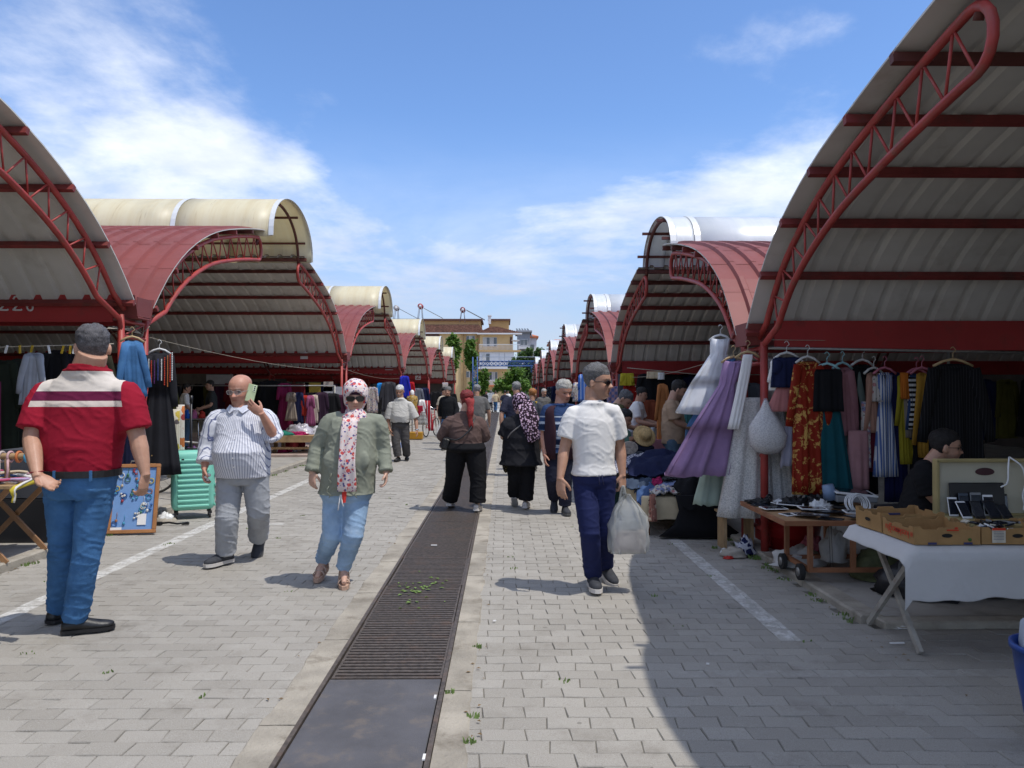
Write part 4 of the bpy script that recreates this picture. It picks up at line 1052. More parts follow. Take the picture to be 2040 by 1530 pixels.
# ---- woman in black with leopard scarf
p = person('woman in black tunic and trousers with lilac leopard headscarf, seen from behind', 10.05, (1036, 803), [(1014, 840), (1061, 840)], [(1003, 871, .0), (1074, 874, .05)], [(1004, 861, .24), (1073, 903, .12)],
           [(1026, 893), (1049, 893)], [(1027, 952, .05), (1050, 955, 0)], [(1025, .2, .15), (1047, 0, .10)], yaw=172, hyaw=-172, hpitch=8, skin='fair', bulk=1.15, chest=(.195, .15), belly=(.215, .165), hips=(.22, .17), toe=(175, 165), heel=(35, 0), hs=1.08, fem=True, vox=.009)
shirt(p, m_blackl, hem=-.62, sleeve=.95, grow=.03, r0=.088, r1=.082, wr=(.012, 6, 4), hem_w=(.27, .20), name='tunic', extra=lambda mb: mb.rings([p.ring(p.spine(t_), a_, b_, 28) for t_, a_, b_ in ((-.60, .272, .205), (-.3, .262, .20), (0, .245, .19))]))
trousers(p, m_black, top=.1, rt=.115, rk=.105, ra=.10, low=.06, wr=(.008, 6, 12))
for i in (0, 1): shoe(p, i, m_solew, m_solew, .25, .045, .07, .03)
m_leo = cloth_pat('leopard_scarf', p_leopard((.035, .02, .03), (.60, .42, .55), 34), bump=.2)
b = MB(); out = []
for r in head_pts(44, 44):
    row = []
    for q in r:
        d = q-np.array([0, .01, .12]); d = d/np.linalg.norm(d); f = -1 if (q[1] < -.045 and q[2] < .16) else 1
        row.append(q+d*(.020*f+.005*noise.noise((q[0]*20, q[1]*20, q[2]*24)))+np.array([0, .03*max(0, (.09-q[2])*9)*(q[1] > 0), 0]))
    out.append(row)
add_grid(b, [[p.hm @ Vector(q) for q in r] for r in out]); sf = part('headscarf', b, m_leo, p.root)
b = MB(); rings = []; q0 = p.hm @ Vector((0, .10, .10)); 
for k in range(16):
    f = k/15; w_ = .085+.05*math.sin(f*2.4)-.03*f; c = Vector((q0.x+.04+.145*f, min(q0.y-.01-.09*math.sin(min(1, f*1.6)*1.57), p.sc.y-.06-.14*f), q0.z+.02-.50*f))
    rings.append([c+Vector((math.cos(q)*w_, math.sin(q)*.022+.010*math.sin(5*math.cos(q)*1.8+f*4), .04*math.cos(q))) for q in np.linspace(0, 2*math.pi, 26, endpoint=False)])
b.rings(rings, smooth=True); part('scarf_end', b, m_leo, sf)
bag = thing('handbag', 'black patterned handbag hanging from the black-clad woman\'s arm', 'bag', p.root.location)
b = MB(); b.ball(p.spine(.05)+Vector((-.20, .12, -.17)), (.055, .13, .19), 14, 9); part('pouch', b, cloth_pat('gold_print_black', p_leopard((.012, .012, .012), (.13, .11, .04), 40)), bag)
b = MB(); b.tube(catmull([p.spine(.1)+Vector((-.19, .05, -.02)), p.spine(.5)+Vector((-.16, -.17, 0)), p.spine(.85)+Vector((-.02, -.17, 0)), p.spine(1.02)+Vector((.07, -.09, .0)), p.spine(1.0)+Vector((.07, .09, 0))], 5), .010, 6, flat=.4, up=(0, 1, 0)); part('strap', b, M('grey_strap', (.2, .19, .19), .6), bag)
# ---- man in white tee
p = person('man in white T-shirt, sunglasses and navy joggers carrying a plastic bag', 5.85, (1189, 761), [(1143, 823), (1221, 820)], [(1124, 895, -.02), (1236, 893, .06)], [(1116, 952, -.10), (1240, 945, .02)],
           [(1163, 950), (1203, 950)], [(1175, 1060, -.1), (1201, 1055, .06)], [(1181, .12, .10), (1206, .40, .115)], yaw=14, hyaw=64, hpitch=2, skin='tan', bulk=1.06, chest=(.168, .118), belly=(.150, .118), hips=(.160, .118), toe=(2, 16), heel=(0, 14),
           hs=1.08, neck_r=.060, stubble=.5, brow=(.06, .05, .045), hand_l=dict(dir=(.04, -.12, -1), normal=(.6, .8, 0), curl=.42), hand_r=dict(dir=(.0, -.05, -1), normal=(-.5, .6, 0), curl=1.1))
shirt(p, m_white, hem=.035, sleeve=.70, grow=.014, r0=.082, r1=.080, wr=(.006, 9, 15), hem_w=(.166, .128))
trousers(p, m_navy, top=.14, rt=.097, rk=.080, ra=.070, low=.03, wr=(.008, 7, 16))
b = MB()
for s in (-1, 1): b.tube([p.spine(.06)+p.fwd*.142+p.right*(.012*s), p.spine(.0)+p.fwd*.148+p.right*(.014*s), p.spine(-.09)+p.fwd*.142+p.right*(.016*s+.01)], .0035, 5)
part('drawstring', b, M('dark_cord', (.03, .035, .09), .8), p.root)
for i in (0, 1): shoe(p, i, m_shoeb, m_solew, .30, .050, .092, .032)
hair(p, (.12, .118, .12), 'short', .021); glasses(p, M('brown_black_frame', (.022, .014, .010), .3), m_lens, True, .029, .017); tee = p
# ---- man with vest behind him
p = person('grey-haired man in plum waistcoat over blue striped polo, looking down', 9.6, (1123, 779), [(1091, 815), (1144, 816)], [(1083, 866, .0), (1152, 868, .1)], [(1085, 905, -.1), (1154, 905, .0)],
           [(1102, 893), (1129, 893)], [(1100, 952, -.05), (1126, 955, 0)], [(1104, .28, .17), (1126, .05, .09)], yaw=8, hyaw=26, hpitch=16, skin='ruddy', bulk=1.12, chest=(.185, .135), belly=(.19, .155), hips=(.185, .145), belly_fwd=.03, toe=(-5, 5), heel=(30, 0), hs=1.18, neck_r=.066,
           stubble=.3, brow=(.2, .17, .15), vox=.0075)
zz = p.sc.z; bl, wb = (.028, .055, .14), (.42, .47, .55); bb = []
for i, z_ in enumerate((-.09, -.16, -.175, -.27, -.345, -.36, -.45, -.47, -.55)): bb.append((zz+z_-.008, zz+z_+.008, wb))
bb += [(zz-.25, zz-.19, (.012, .025, .06)), (zz-.44, zz-.38, (.012, .02, .05)), (zz-.33, zz-.285, (.2, .24, .32))]
shirt(p, cloth_pat('blue_striped_polo', p_bands(bl, bb)), hem=-.1, sleeve=.85, grow=.012, r0=.085, r1=.080, wr=(.006, 8, 14))
trousers(p, cloth('dark_navy_slacks', (.02, .022, .04)), top=.1, rt=.105, rk=.088, ra=.08, low=.04)
for i in (0, 1): shoe(p, i, m_shoeb, m_sole, .29, .05, .085, .025)
hair(p, (.36, .35, .32), 'short', .014)
b = MB(); rings_o = []
for t_, g_ in ((-.26, .035), (0, .034), (.25, .034), (.5, .034), (.75, .038), (.9, .048), (1.0, .054), (p.tz(.3), .048), (p.tz(.6), .036)):
    q = [x for x in p.torso_spec]; a_, b_, f_ = [np.interp(t_, [x[0] for x in q], [x[k] for x in q]) for k in (1, 2, 3)]
    th0 = .40+.30*max(0, t_-.45)
    ro = []
    for q_ in np.linspace(th0, 2*math.pi-th0, 40):
        s_, c_ = math.sin(q_), math.cos(q_); x = (a_+g_)*math.copysign(abs(s_)**.87, s_); y = -(b_+g_)*math.copysign(abs(c_)**.87, c_)-(f_*c_ if c_ > 0 else 0); g2 = 0; ro.append(p.spine(t_)+p.right*x-p.fwd*y)
    rings_o.append(ro+[p.spine(t_).lerp(v_, .955) for v_ in ro[::-1]])
b.rings(rings_o, smooth=True); part('waistcoat', b, cloth('plum_waistcoat', (.042, .020, .028)), p.root)
# ---- elderly man
p = person('elderly white-haired man in pale short-sleeved shirt and grey trousers walking closer', 17.1, (797, 779), [(780, 806), (816, 806)], [(774, 838, 0), (829, 837, 0)], [(778, 857, -.12), (831, 858, -.12)],
           [(790, 846), (806, 846)], [(789, 880, -.08), (808, 880, .03)], [(794, -.08, .09), (811, .25, .10)], hyaw=-8, hpitch=14, skin='brown', bulk=1.1, chest=(.195, .13), belly=(.20, .15), hips=(.19, .14), belly_fwd=.03, toe=(-12, 8), hs=1.14, neck_r=.062, brow=(.4, .38, .35), near=False, vox=.009)
shirt(p, m_shirtw, hem=.1, sleeve=.88, grow=.02, r0=.092, r1=.10, wr=(.010, 8, 12), vox=.011)
trousers(p, m_greyd, top=.13, rt=.115, rk=.098, ra=.09, low=.05, vox=.012, wr=(.011, 7, 12)); belt(p, m_lea, .125, .026, .04)
for i in (0, 1): shoe(p, i, m_lea, m_plast, .28, .05, .08, .025)
hair(p, (.58, .56, .52), 'short', .009)
b = MB(); c = p.hm @ Vector((0, -.097, .066)); b.tube([p.hm @ Vector((x, -.094+abs(x)*.25, .068-abs(x)*.15)) for x in (-.03, -.015, 0, .015, .03)], .007, 6); part('moustache', b, hair_mat((.5, .48, .45)), p.root)
b = MB(); w_ = p.wr[1]-(p.wr[1]-p.el[1]).normalized()*.03; b.tube([w_+Vector((math.cos(q)*.036, math.sin(q)*.036, 0)) for q in np.linspace(0, 6.283, 12, endpoint=False)], .012, 6, loop=True); b.ball(w_+Vector((.005, -.036, 0)), (.02, .008, .02), 8, 5); part('wrist_watch', b, m_steel, p.root)
# ---- tan polo man at the clothes rail
p = person('bearded man in tan polo and jeans reaching towards the purple dress', 10.2, (1352, 777), [(1338, 806, -.20), (1343, 806, .18)], [(1347, 840, -.22), (1352, 842, .2)], [(1377, 853, -.16), (1378, 855, .18)],
           [(1340, 880, -.10), (1342, 880, .10)], [(1343, 945, -.1), (1345, 945, .1)], [(1338, -.1, .09), (1346, .12, .09)], base=.0, yaw=80, hyaw=82, hpitch=20, skin='tan', bulk=1.08, chest=(.19, .13), belly=(.185, .14), hips=(.175, .135), belly_fwd=.02, toe=(85, 85), hs=1.1, neck_r=.062, stubble=.85, brow=(.02, .015, .012), near=False, vox=.008,
           hand_l=dict(dir=(.95, 0, -.1), curl=.7), hand_r=dict(dir=(.95, 0, -.1), curl=.7))
shirt(p, m_tanp, hem=-.05, sleeve=.85, grow=.016, r0=.085, r1=.084, wr=(.010, 8, 14), vox=.011); trousers(p, cloth('grey_blue_jeans', (.09, .14, .19), var=.3), top=.1, rt=.10, rk=.085, ra=.078)
for i in (0, 1): shoe(p, i, m_shoeb, m_sole, .28, .05, .085, .025)
hair(p, (.02, .017, .015), 'short', .012)
# ---- man in olive shirt bending over the stall
p = person('grey-haired man in olive shirt bending over the stall behind the white T-shirt', 10.6, (1244, 795), [(1226, 812, -.18), (1230, 812, .18)], [(1236, 845, -.2), (1238, 845, .2)], [(1262, 852, -.15), (1262, 854, .15)],
           [(1205, 868, -.1), (1207, 868, .1)], [(1208, 940, -.1), (1208, 940, .1)], [(1204, -.1, .09), (1208, .1, .09)], yaw=80, hyaw=72, hpitch=42, skin='tan', chest=(.19, .14), belly=(.19, .16), hips=(.18, .14), toe=(85, 85), hs=1.1, near=False, vox=.009, brow=(.1, .09, .09))
shirt(p, m_olive, hem=-.05, sleeve=.8, grow=.014, wr=(.008, 8, 14)); trousers(p, m_greyd); hair(p, (.10, .10, .105), 'short', .011)
for i in (0, 1): shoe(p, i, m_shoeb, m_sole)
# ---- person seated at the stall, straw hat in hand
p = person('seated person in teal top and dark trousers holding a straw hat', 10.1, (1244, 833), [(1231, 855, -.17), (1236, 855, .17)], [(1248, 878, -.18), (1250, 878, .18)], [(1268, 872, -.10), (1266, 874, .12)],
           [(1240, 902, -.1), (1242, 902, .1)], [(1287, 893, -.12), (1290, 895, .1)], [(1290, -.12, .13), (1294, .1, .13)], base=0, yaw=80, hyaw=70, hpitch=25, skin='brown', chest=(.18, .14), belly=(.19, .17), hips=(.18, .16), toe=(85, 85), near=False, vox=.009)
shirt(p, m_teal, hem=-.05, sleeve=1.1, grow=.014, wr=(.010, 8, 12)); trousers(p, cloth('dark_blue_skirt', (.018, .02, .035)), rt=.11, rk=.10, ra=.09); hair(p, (.012, .011, .012), 'short', .016)
for i in (0, 1): shoe(p, i, m_plast, m_plast)
hat_at = p.root.location+p.wr[0]+Vector((.10, -.05, .03))
b = MB(); b.lathe([(.002, .10), (.05, .098), (.075, .085), (.082, .03), (.085, .0), (.12, -.006), (.155, -.004), (.157, -.012), (.12, -.014), (.086, -.008)], n=24)
o = solo('straw_hat', b, M('straw', (.50, .34, .15), .8, .25, 40, .4, 160), 'yellow straw hat held by the seated person in teal', 'hat', hat_at); o.rotation_euler = (R(58), R(18), 0)
b = MB(); b.box((-.02, 0, .22), (.42, .42, .03)); 
for sx_ in (-.2, .16):
    for sy_ in (-.18, .18): b.cyl((sx_, sy_, 0), (sx_, sy_, .22), .016, 6)
st = thing('stool', 'low dark stool under the seated person in teal', 'stool', (p.root.location.x, p.root.location.y, .0))
b2 = MB(); b2.box((0, 0, .60), (.44, .44, .04), bev=.01); part('seat', b2, m_plast, st)
for sx_ in (-.18, .18):
    for sy_ in (-.18, .18): b2 = MB(); b2.cyl((sx_, sy_, .03), (sx_*.85, sy_*.85, .58), .017, 6); part('leg', b2, m_plast, st)
# ---- stall keeper sitting behind the beige case
p = person('dark-haired stallholder in black T-shirt and glasses sitting behind the beige case', 5.62, (1886, 891), [(1846, 938, -.16), (1862, 940, .20)], [(1862, 992, -.20), (1885, 992, .16)], [(1905, 1004, -.2), (1905, 1004, .1)],
           [(1832, 1055, -.09), (1840, 1055, .09)], [(1935, 1062, -.12), (1940, 1062, .14)], [(1940, -.12, .10), (1942, .14, .10)], base=.05, yaw=64, hyaw=74, hpitch=3, skin='tan', bulk=1.1, chest=(.195, .14), belly=(.19, .15), hips=(.19, .15), toe=(80, 80), hs=1.06, stubble=.6, brow=(.012, .01, .009), vox=.008)
shirt(p, m_black, hem=-.05, sleeve=.92, grow=.014, r0=.088, r1=.085, wr=(.007, 8, 14)); trousers(p, m_jeand, rt=.10, rk=.085, ra=.075); hair(p, (.012, .010, .010), 'short', .014); glasses(p, m_frame, m_clearl, False, .026, .016)
for i in (0, 1): shoe(p, i, m_shoeb, m_sole)
ch = thing('stool', 'stool under the stallholder in black', 'stool', (p.root.location.x-.02, p.root.location.y, .05))
b2 = MB(); b2.box((0, 0, .42), (.36, .36, .03), bev=.008); part('seat', b2, m_plast, ch)
for sx_ in (-.15, .15):
    for sy_ in (-.15, .15): b2 = MB(); b2.cyl((sx_*1.1, sy_*1.1, .0), (sx_, sy_, .41), .015, 6); part('leg', b2, m_plast, ch)
# ---- people farther along the street: same builder, natural standing and walking poses
def walker(label, u, Y, H, yaw, top, legs, hair_c, stride=.22, skin='tan', sleeve=.8, fem=False, base=0.0, bend=0, arm=0, bulk=1.0, hk=None, wide=1.0, group=None):
    X = (u-1003)/1500*Y; k = H/1.75; fw = Vector((math.sin(R(yaw)), -math.cos(R(yaw)))); rt = Vector((math.cos(R(yaw)), math.sin(R(yaw))))
    if rt.x < 0: rt = -rt
    def jj(r, f, z):
        x, y = X+rt.x*r+fw.x*f, Y+rt.y*r+fw.y*f; return (1003+x*1500/y, 782+(1.55-z-base)*1500/y, y-Y)
    def aa(r, f, z):
        x, y = X+rt.x*r+fw.x*f, Y+rt.y*r+fw.y*f; return (1003+x*1500/y, y-Y, z)
    s = stride*k; sw = .165*k*wide; b_ = bend
    p = person(label, Y, jj(0, .03+b_*1.1, 1.635*k-b_*.35), [jj(-sw, b_*.8, 1.42*k-b_*.2), jj(sw, b_*.8, 1.42*k-b_*.2)], [jj(-.25*k*wide, -.04-s*.3+b_+arm*.1, 1.13*k-b_*.2), jj(.25*k*wide, -.04+s*.3+b_+arm*.1, 1.13*k-b_*.2)],
               [jj(-.25*k*wide+arm*.06, .02-s*.6+b_*1.2+arm*.3, .88*k+arm*.2), jj(.25*k*wide-arm*.06, .02+s*.6+b_*1.2+arm*.3, .88*k+arm*.2)], [jj(-.085*k, 0, .91*k), jj(.085*k, 0, .91*k)], [jj(-.09*k, s*.45+.03, .5*k), jj(.09*k, -s*.1+.03, .5*k)],
               [aa(-.09*k, s*.6, .085), aa(.09*k, -s*.9, .11)], base=base, yaw=yaw, hyaw=yaw if yaw <= 180 else yaw-360, hpitch=4+b_*90, skin=skin, bulk=bulk, chest=(.175*k*wide, .12), belly=(.17*k*wide, .13), hips=(.17*k*wide, .125), toe=(yaw, yaw), heel=(0, 20 if stride > .1 else 0), hs=k*1.02, near=False, vox=.011 if Y < 30 else .016, fem=fem, group=group)
    shirt(p, top, hem=-.12, sleeve=sleeve, grow=.014, wr=(.009, 8, 13), vox=.014 if Y < 30 else .02); trousers(p, legs, vox=.014 if Y < 30 else .02)
    for i in (0, 1): shoe(p, i, m_plast, m_sole)
    hair(p, hair_c, hk or ('long' if fem else 'short'), .014); return p
m_blacks = cloth('black_sweater', (.013, .014, .016)); m_greyts = cloth('mid_grey_tee', (.15, .145, .14)); m_navyt = cloth('navy_tee', (.03, .032, .055)); m_slate = cloth('slate_tee', (.075, .08, .095)); m_sand2 = cloth('sand_shirt', (.42, .37, .29)); m_cream = cloth('cream_top', (.62, .5, .33))
dk, gr, br = (.015, .013, .012), (.2, .2, .2), (.05, .03, .02)
p = walker('man in black sweater and blue jeans coming down the left side', 893, 20.5, 1.70, -8, m_blacks, m_jean, dk, sleeve=1.85)
b = MB(); b.lathe([(.0, .105), (.06, .095), (.095, .05), (.10, .0), (.098, -.01)], n=16); o = part('flat_cap', b, m_greyts, p.root, None, p.head+Vector((0, 0, .03)))
walker('man in grey T-shirt behind the red-haired woman, seen from behind', 950, 17, 1.72, 176, m_greyts, m_jeand, gr, wide=1.1)
walker('man in navy T-shirt, seen from behind beyond the leopard scarf', 1029, 14, 1.74, 178, m_navyt, m_jeand, gr, wide=1.12)
p = walker('woman with ginger hair in slate top beside the navy T-shirt man', 1060, 15, 1.62, 150, m_slate, m_jeand, (.32, .13, .04), fem=True)
b = MB(); b.ball(p.spine(.3)+Vector((.16, -.05, 0)), (.07, .10, .15), 10, 7); b.tube([p.spine(.35)+Vector((.16, -.08, .1)), p.spine(1.0)+Vector((.08, -.1, .05)), p.spine(1.0)+Vector((-.02, .09, .03))], .02, 6)
solo('yellow_bag', b, cloth('mustard_bag', (.42, .29, .05)), 'mustard shoulder bag on the ginger-haired woman', 'bag', p.root.location)
walker('man in sand shirt standing left of the black-sweater man', 884, 23, 1.70, 60, m_sand2, m_greyd, dk, stride=.05)
walker('person in dark top and blue jeans on the far drain', 1006, 42, 1.66, 160, m_navyt, m_jean, dk)
walker('person in cream top and jeans at the end of the street', 987, 60, 1.66, 170, m_cream, m_jean, br)
walker('person in black near the parked bicycle far away', 968, 56, 1.66, 60, m_blacks, m_greyd, dk, stride=.05)
walker('far person in grey beside the right-hand stalls', 1083, 24, 1.66, 20, m_greyts, m_jeand, (.4, .38, .35))
walker('far person in white shirt walking beyond the gantry', 1012, 66, 1.7, 10, m_white, m_jeand, dk)
walker('far person in maroon walking beyond the gantry', 978, 68, 1.62, 180, cloth('maroon_top', (.14, .03, .04)), m_black, dk)
walker('woman in white top and jeans inside shed 228', 372, 18.5, 1.64, 120, m_white, cloth('mid_denim', (.12, .2, .31)), dk, stride=.03, fem=True, base=.125, arm=.6)
walker('man in dark T-shirt inside shed 228', 424, 18.9, 1.72, -60, cloth('charcoal_tee', (.04, .045, .045)), m_jeand, dk, stride=.03, base=.125, arm=.8)
walker('person in white T-shirt behind the glassware table', 1259, 12.6, 1.62, 70, m_white, m_jeand, dk, stride=.04, base=.05, bend=.12, arm=.8)
# shopping bag in the white-tee man's hand
def bag_mat():
    m, k, b = base_mat('thin_white_plastic'); v = coords(k); col = k.mix(k.ramp(k.noise(v, 9, 4, .6), .3, .7), (.70, .71, .70), (.60, .62, .60))
    finish(k, b, col, v, .28, .35, 26, spec=.5)
    tr = k.new('ShaderNodeBsdfTransparent'); tl = k.new('ShaderNodeBsdfTranslucent'); k.set(tl, 'Color', (.7, .71, .69, 1)); m1 = k.new('ShaderNodeMixShader', inp={0: .4}); k.l.new(b.outputs[0], m1.inputs[1]); k.l.new(tl.outputs[0], m1.inputs[2])
    mx = k.new('ShaderNodeMixShader', inp={0: .36}); k.l.new(m1.outputs[0], mx.inputs[1]); k.l.new(tr.outputs[0], mx.inputs[2]); k.l.new(mx.outputs[0], k.n['Material Output'].inputs[0]); return m
m_bag = bag_mat()
hp = tee.root.location+tee.wr[1]+Vector((0, -.03, -.10)); bg_ = thing('carrier_bag', 'translucent white carrier bag with boxes in the white T-shirt man\'s hand', 'bag', hp)
b = MB(); rings = []
for z_, wx, wy in ((-.05, .02, .018), (-.08, .035, .028), (-.12, .07, .045), (-.17, .112, .062), (-.22, .138, .072), (-.28, .152, .080), (-.34, .156, .082), (-.40, .160, .084), (-.455, .158, .082), (-.50, .145, .072), (-.508, .02, .01)):
    rings.append([Vector((.025+wx*math.copysign(abs(math.cos(q))**.55, math.cos(q))+.10*z_*-.3+.022*noise.noise((z_*16, math.cos(q)*3, math.sin(q)*3))+.012*abs(noise.noise((z_*30, math.cos(q)*7, math.sin(q)*7))), wy*math.copysign(abs(math.sin(q))**.55, math.sin(q))+.030*noise.noise((z_*14, math.cos(q)*5, 4+math.sin(q)*5))+.007*math.sin(q*11)*(1 if z_ > -.3 else .3), z_)) for q in np.linspace(0, 2*math.pi, 44, endpoint=False)])
b.rings(rings, smooth=True); part('bag_body', b, m_bag, bg_)
for s in (-1, 1):
    b = MB(); b.tube(catmull([(.0+s*.03, .0, -.10), (s*.018, 0, -.03), (0, 0, .012), (-s*.008, .005, -.02), (-s*.02, .01, -.09)], 5), [.014]*21, 7, flat=.4); part('handle', b, m_bag, bg_)
b = MB(); b.box((.045, 0, -.41), (.24, .105, .165), (0, R(3), 0), bev=.004); part('boxed_goods', b, M('pink_grey_box', (.50, .40, .36), .6, .2, 4), bg_)
b = MB(); b.box((.03, -.01, -.285), (.18, .08, .07), (0, R(-6), 0), bev=.004); part('boxed_goods', b, M('grey_blue_box', (.34, .36, .38), .6, .2, 4), bg_)
run_jobs()
# ================================================================== FAR END OF THE STREET
def leaf_mat(name, c1, c2):
    m, k, b = base_mat(name); ri = k.new('ShaderNodeNewGeometry').outputs['Random Per Island']
    col = k.mix(ri, c1, c2); k.set(b, 'Base Color', col); b.inputs['Roughness'].default_value = .6
    tr = k.new('ShaderNodeBsdfTranslucent'); k.set(tr, 'Color', k.mix(.5, col, (.16, .26, .03)))
    mx = k.new('ShaderNodeMixShader', inp={0: .3}); k.l.new(b.outputs[0], mx.inputs[1]); k.l.new(tr.outputs[0], mx.inputs[2]); k.l.new(mx.outputs[0], k.n['Material Output'].inputs[0]); return m
m_leafA = leaf_mat('plane_leaf', (.055, .13, .015), (.13, .24, .035)); m_leafP = leaf_mat('pine_needle', (.03, .07, .022), (.08, .15, .045))
m_bark = M('bark', (.10, .08, .06), .9, .3, 8, .5, 30)
def tree(label, X, Y, th, blobs, n, ls, mat, group=None):
    r = thing('tree', label, 'tree', (X, Y, -.02), 0, group); b = MB()
    top = max(q[2] for q in blobs)
    b.tube([(0, 0, 0), (.03, 0, th*.5), (0, .02, th), (.02, 0, top)], [.16, .13, .11, .03], 8)
    for q in blobs: b.tube([(0, 0, min(th, q[2]-.3)), (q[0]*.5, q[1]*.5, (th+q[2])/2), (q[0], q[1], q[2])], [.06, .04, .015], 5)
    part('trunk', b, m_bark, r); b = MB(); vol = [q[3]*q[4]*q[5] for q in blobs]; cl = []
    for q, v in zip(blobs, vol):
        for _ in range(max(5, int(46*v/sum(vol)))):
            d = Vector((random.gauss(0, 1), random.gauss(0, 1), random.gauss(0, 1))).normalized()*random.uniform(.45, 1.0); cl.append(((q[0]+d.x*q[3], q[1]+d.y*q[4], q[2]+d.z*q[5]), min(q[3:6])*random.uniform(.28, .5)))
    for _ in range(n):
        c, rad = random.choice(cl); d = Vector((random.gauss(0, .6), random.gauss(0, .6), random.gauss(0, .6)))*rad; p = Vector(c)+d
        R3 = Euler((random.uniform(-1, 1), random.uniform(-1, 1), random.uniform(0, 6.3))).to_matrix(); s = ls*random.uniform(.6, 1.3)
        b.add([p+R3 @ Vector(q) for q in ((-s, 0, 0), (0, -s*.5, s*.1), (s, 0, 0), (0, s*.5, s*.1))], [(0, 1, 2, 3)])
    o = part('crown', b, mat, r); return r
def px_tree(label, u0, v0, u1, v1, Y, n, ls, mat, th=3, k=5, group=None):
    a, c = W(u0, v0, Y), W(u1, v1, Y); X = (a.x+c.x)/2; w, h = (c.x-a.x)/2, (a.z-c.z)/2; zc = (a.z+c.z)/2; bl = []
    for i in range(k):
        f = (i+.5)/k*2-1; bl.append((random.uniform(-.25, .25)*w, random.uniform(-.3, .3)*w, zc+f*h*.78, w*random.uniform(.8, 1.05)*(1-.3*abs(f)), w*.8, h/k*2.0))
    tree(label, X, Y, th, bl, n, ls, mat, group)
G = 'slender pollarded trees at the end of the street'
px_tree('slender green tree left of the yellow block, tallest of three', 887, 663, 919, 745, 74, 2890, 0.22, m_leafA, 3, 6, G)
px_tree('slender green tree in front of the yellow corner window', 924, 676, 953, 742, 72, 2890, 0.22, m_leafA, 3, 6, G)
px_tree('slender green tree beside the blue gantry leg, lowest of three', 951, 726, 973, 800, 70, 2550, 0.20, m_leafA, 2, 6, G)
px_tree('low green bush at the foot of the gantry', 930, 756, 957, 806, 69, 1530, 0.19, m_leafA, 1, 3)
tree('round light green tree in front of the dark pine', .95, 76, 1.6, [(-.9, 0, 2.3, .9, .8, .8), (.2, 0, 3.3, .9, .8, .8), (.9, 0, 2.2, .8, .8, .8), (0, -.3, 1.8, 1.1, .8, .6), (-.2, .2, 2.7, 1.0, .9, .9)], 5200, .19, m_leafA)
tree('broad dark green pine behind the blue gantry', 3.2, 88, 3, [(-1.2, 0, 4.9, 1.1, 1, 1.0), (.2, 0, 6.0, 1.2, 1, .9), (1.4, 0, 5.2, .9, 1, 1.2), (.2, 0, 4.0, 1.5, 1.1, 1.1), (1.3, 0, 3.1, 1.2, 1, 1.4), (-.6, 0, 2.6, 1.2, 1, 1.2)], 9500, .24, m_leafP)
m_yel = M('yellow_render', (.66, .48, .25), .9, .06, .5, .1, 10, world=True, dirt=((.42, .30, .17), .4, .6)); m_yeld = M('ochre_render', (.46, .30, .14), .9, .07, .6, world=True)
m_whit = M('white_render', (.66, .66, .68), .85, .05, .6, world=True); m_tile = M('brown_roof_tile', (.29, .165, .115), .85, .45, 3.2, .8, 9, world=True, dirt=((.12, .08, .07), .7, 2))
m_orange = M('orange_roof_tile', (.48, .15, .065), .8, .2, 3, world=True); m_greyw = M('grey_render', (.27, .28, .31), .9, .06, .5, world=True)
m_glass = M('window_glass', (.10, .115, .13), .08, .25, 1.2, spec=.8); m_brownd = M('dark_brown_cladding', (.11, .055, .045), .8, .2, 2); m_curt = M('curtain', (.48, .48, .47), .9, .2, 6)
YB = 125
ap = thing('apartment_building', 'yellow four storey apartment building with brown tiled roof closing the street', 'building', (-8, YB, 0))
def ub(mb, u0, v0, u1, v1, Y, dep, mi=0):
    a, c = W(u0, v0, Y), W(u1, v1, Y); mb.box(((a.x+c.x)/2+8, Y+dep/2-YB, (a.z+c.z)/2), (abs(c.x-a.x), dep, abs(a.z-c.z)), mi=mi)
b = MB(); ub(b, 740, 662, 956, 800, YB, 12); part('wall', b, m_yel, ap)
b = MB(); ub(b, 956, 663, 1022, 800, YB-1.5, 12); part('wall', b, m_yel, ap)
b = MB(); ub(b, 780, 638, 958, 652, YB+4, 8); part('penthouse', b, m_yeld, ap)
b = MB(); ub(b, 974, 638, 1014, 660, YB+4, 8); part('penthouse', b, m_yeld, ap)
for u0, u1 in ((777, 961), (972, 1017)):
    b = MB(); ub(b, u0, 635, u1, 638.5, YB+3.6, 9); part('roof_edge', b, m_brownd, ap)
b = MB(); ub(b, 972.5, 629, 978, 645, YB+3, 1.0); ub(b, 971.5, 627.5, 979, 629.5, YB+2.9, 1.2); part('chimney', b, m_whit, ap)
def tiled(uvY):
    b = MB(); P_ = [W(u, v, Y)+Vector((8, -YB, 0)) for u, v, Y in uvY]
    a_, b2, c_, d_ = P_; N = 12
    for i in range(N):
        f0, f1 = i/N, (i+1)/N; off = Vector((0, -.10, .12))
        q = [a_.lerp(d_, f0)+off, b2.lerp(c_, f0)+off, b2.lerp(c_, f1), a_.lerp(d_, f1)]
        b.add(q+[p+Vector((0, .05, -.16)) for p in q], [(0, 1, 2, 3), (0, 4, 5, 1), (0, 3, 7, 4), (1, 5, 6, 2), (4, 7, 6, 5)])
    return b
part('tiled_roof', tiled([(740, 663, YB-.8), (966, 663, YB-.8), (952, 645, YB+5), (740, 645, YB+5)]), m_tile, ap)
part('tiled_roof', tiled([(952, 663.5, YB-2.6), (1039, 663.5, YB-2.6), (990, 651, YB+3), (978, 651, YB+3)]), m_tile, ap)
b = MB(); ub(b, 740, 662.6, 956, 664.6, YB-.9, 1.2); ub(b, 950, 663.2, 1040, 665.6, YB-2.7, 1.5); part('eaves', b, m_whit, ap)
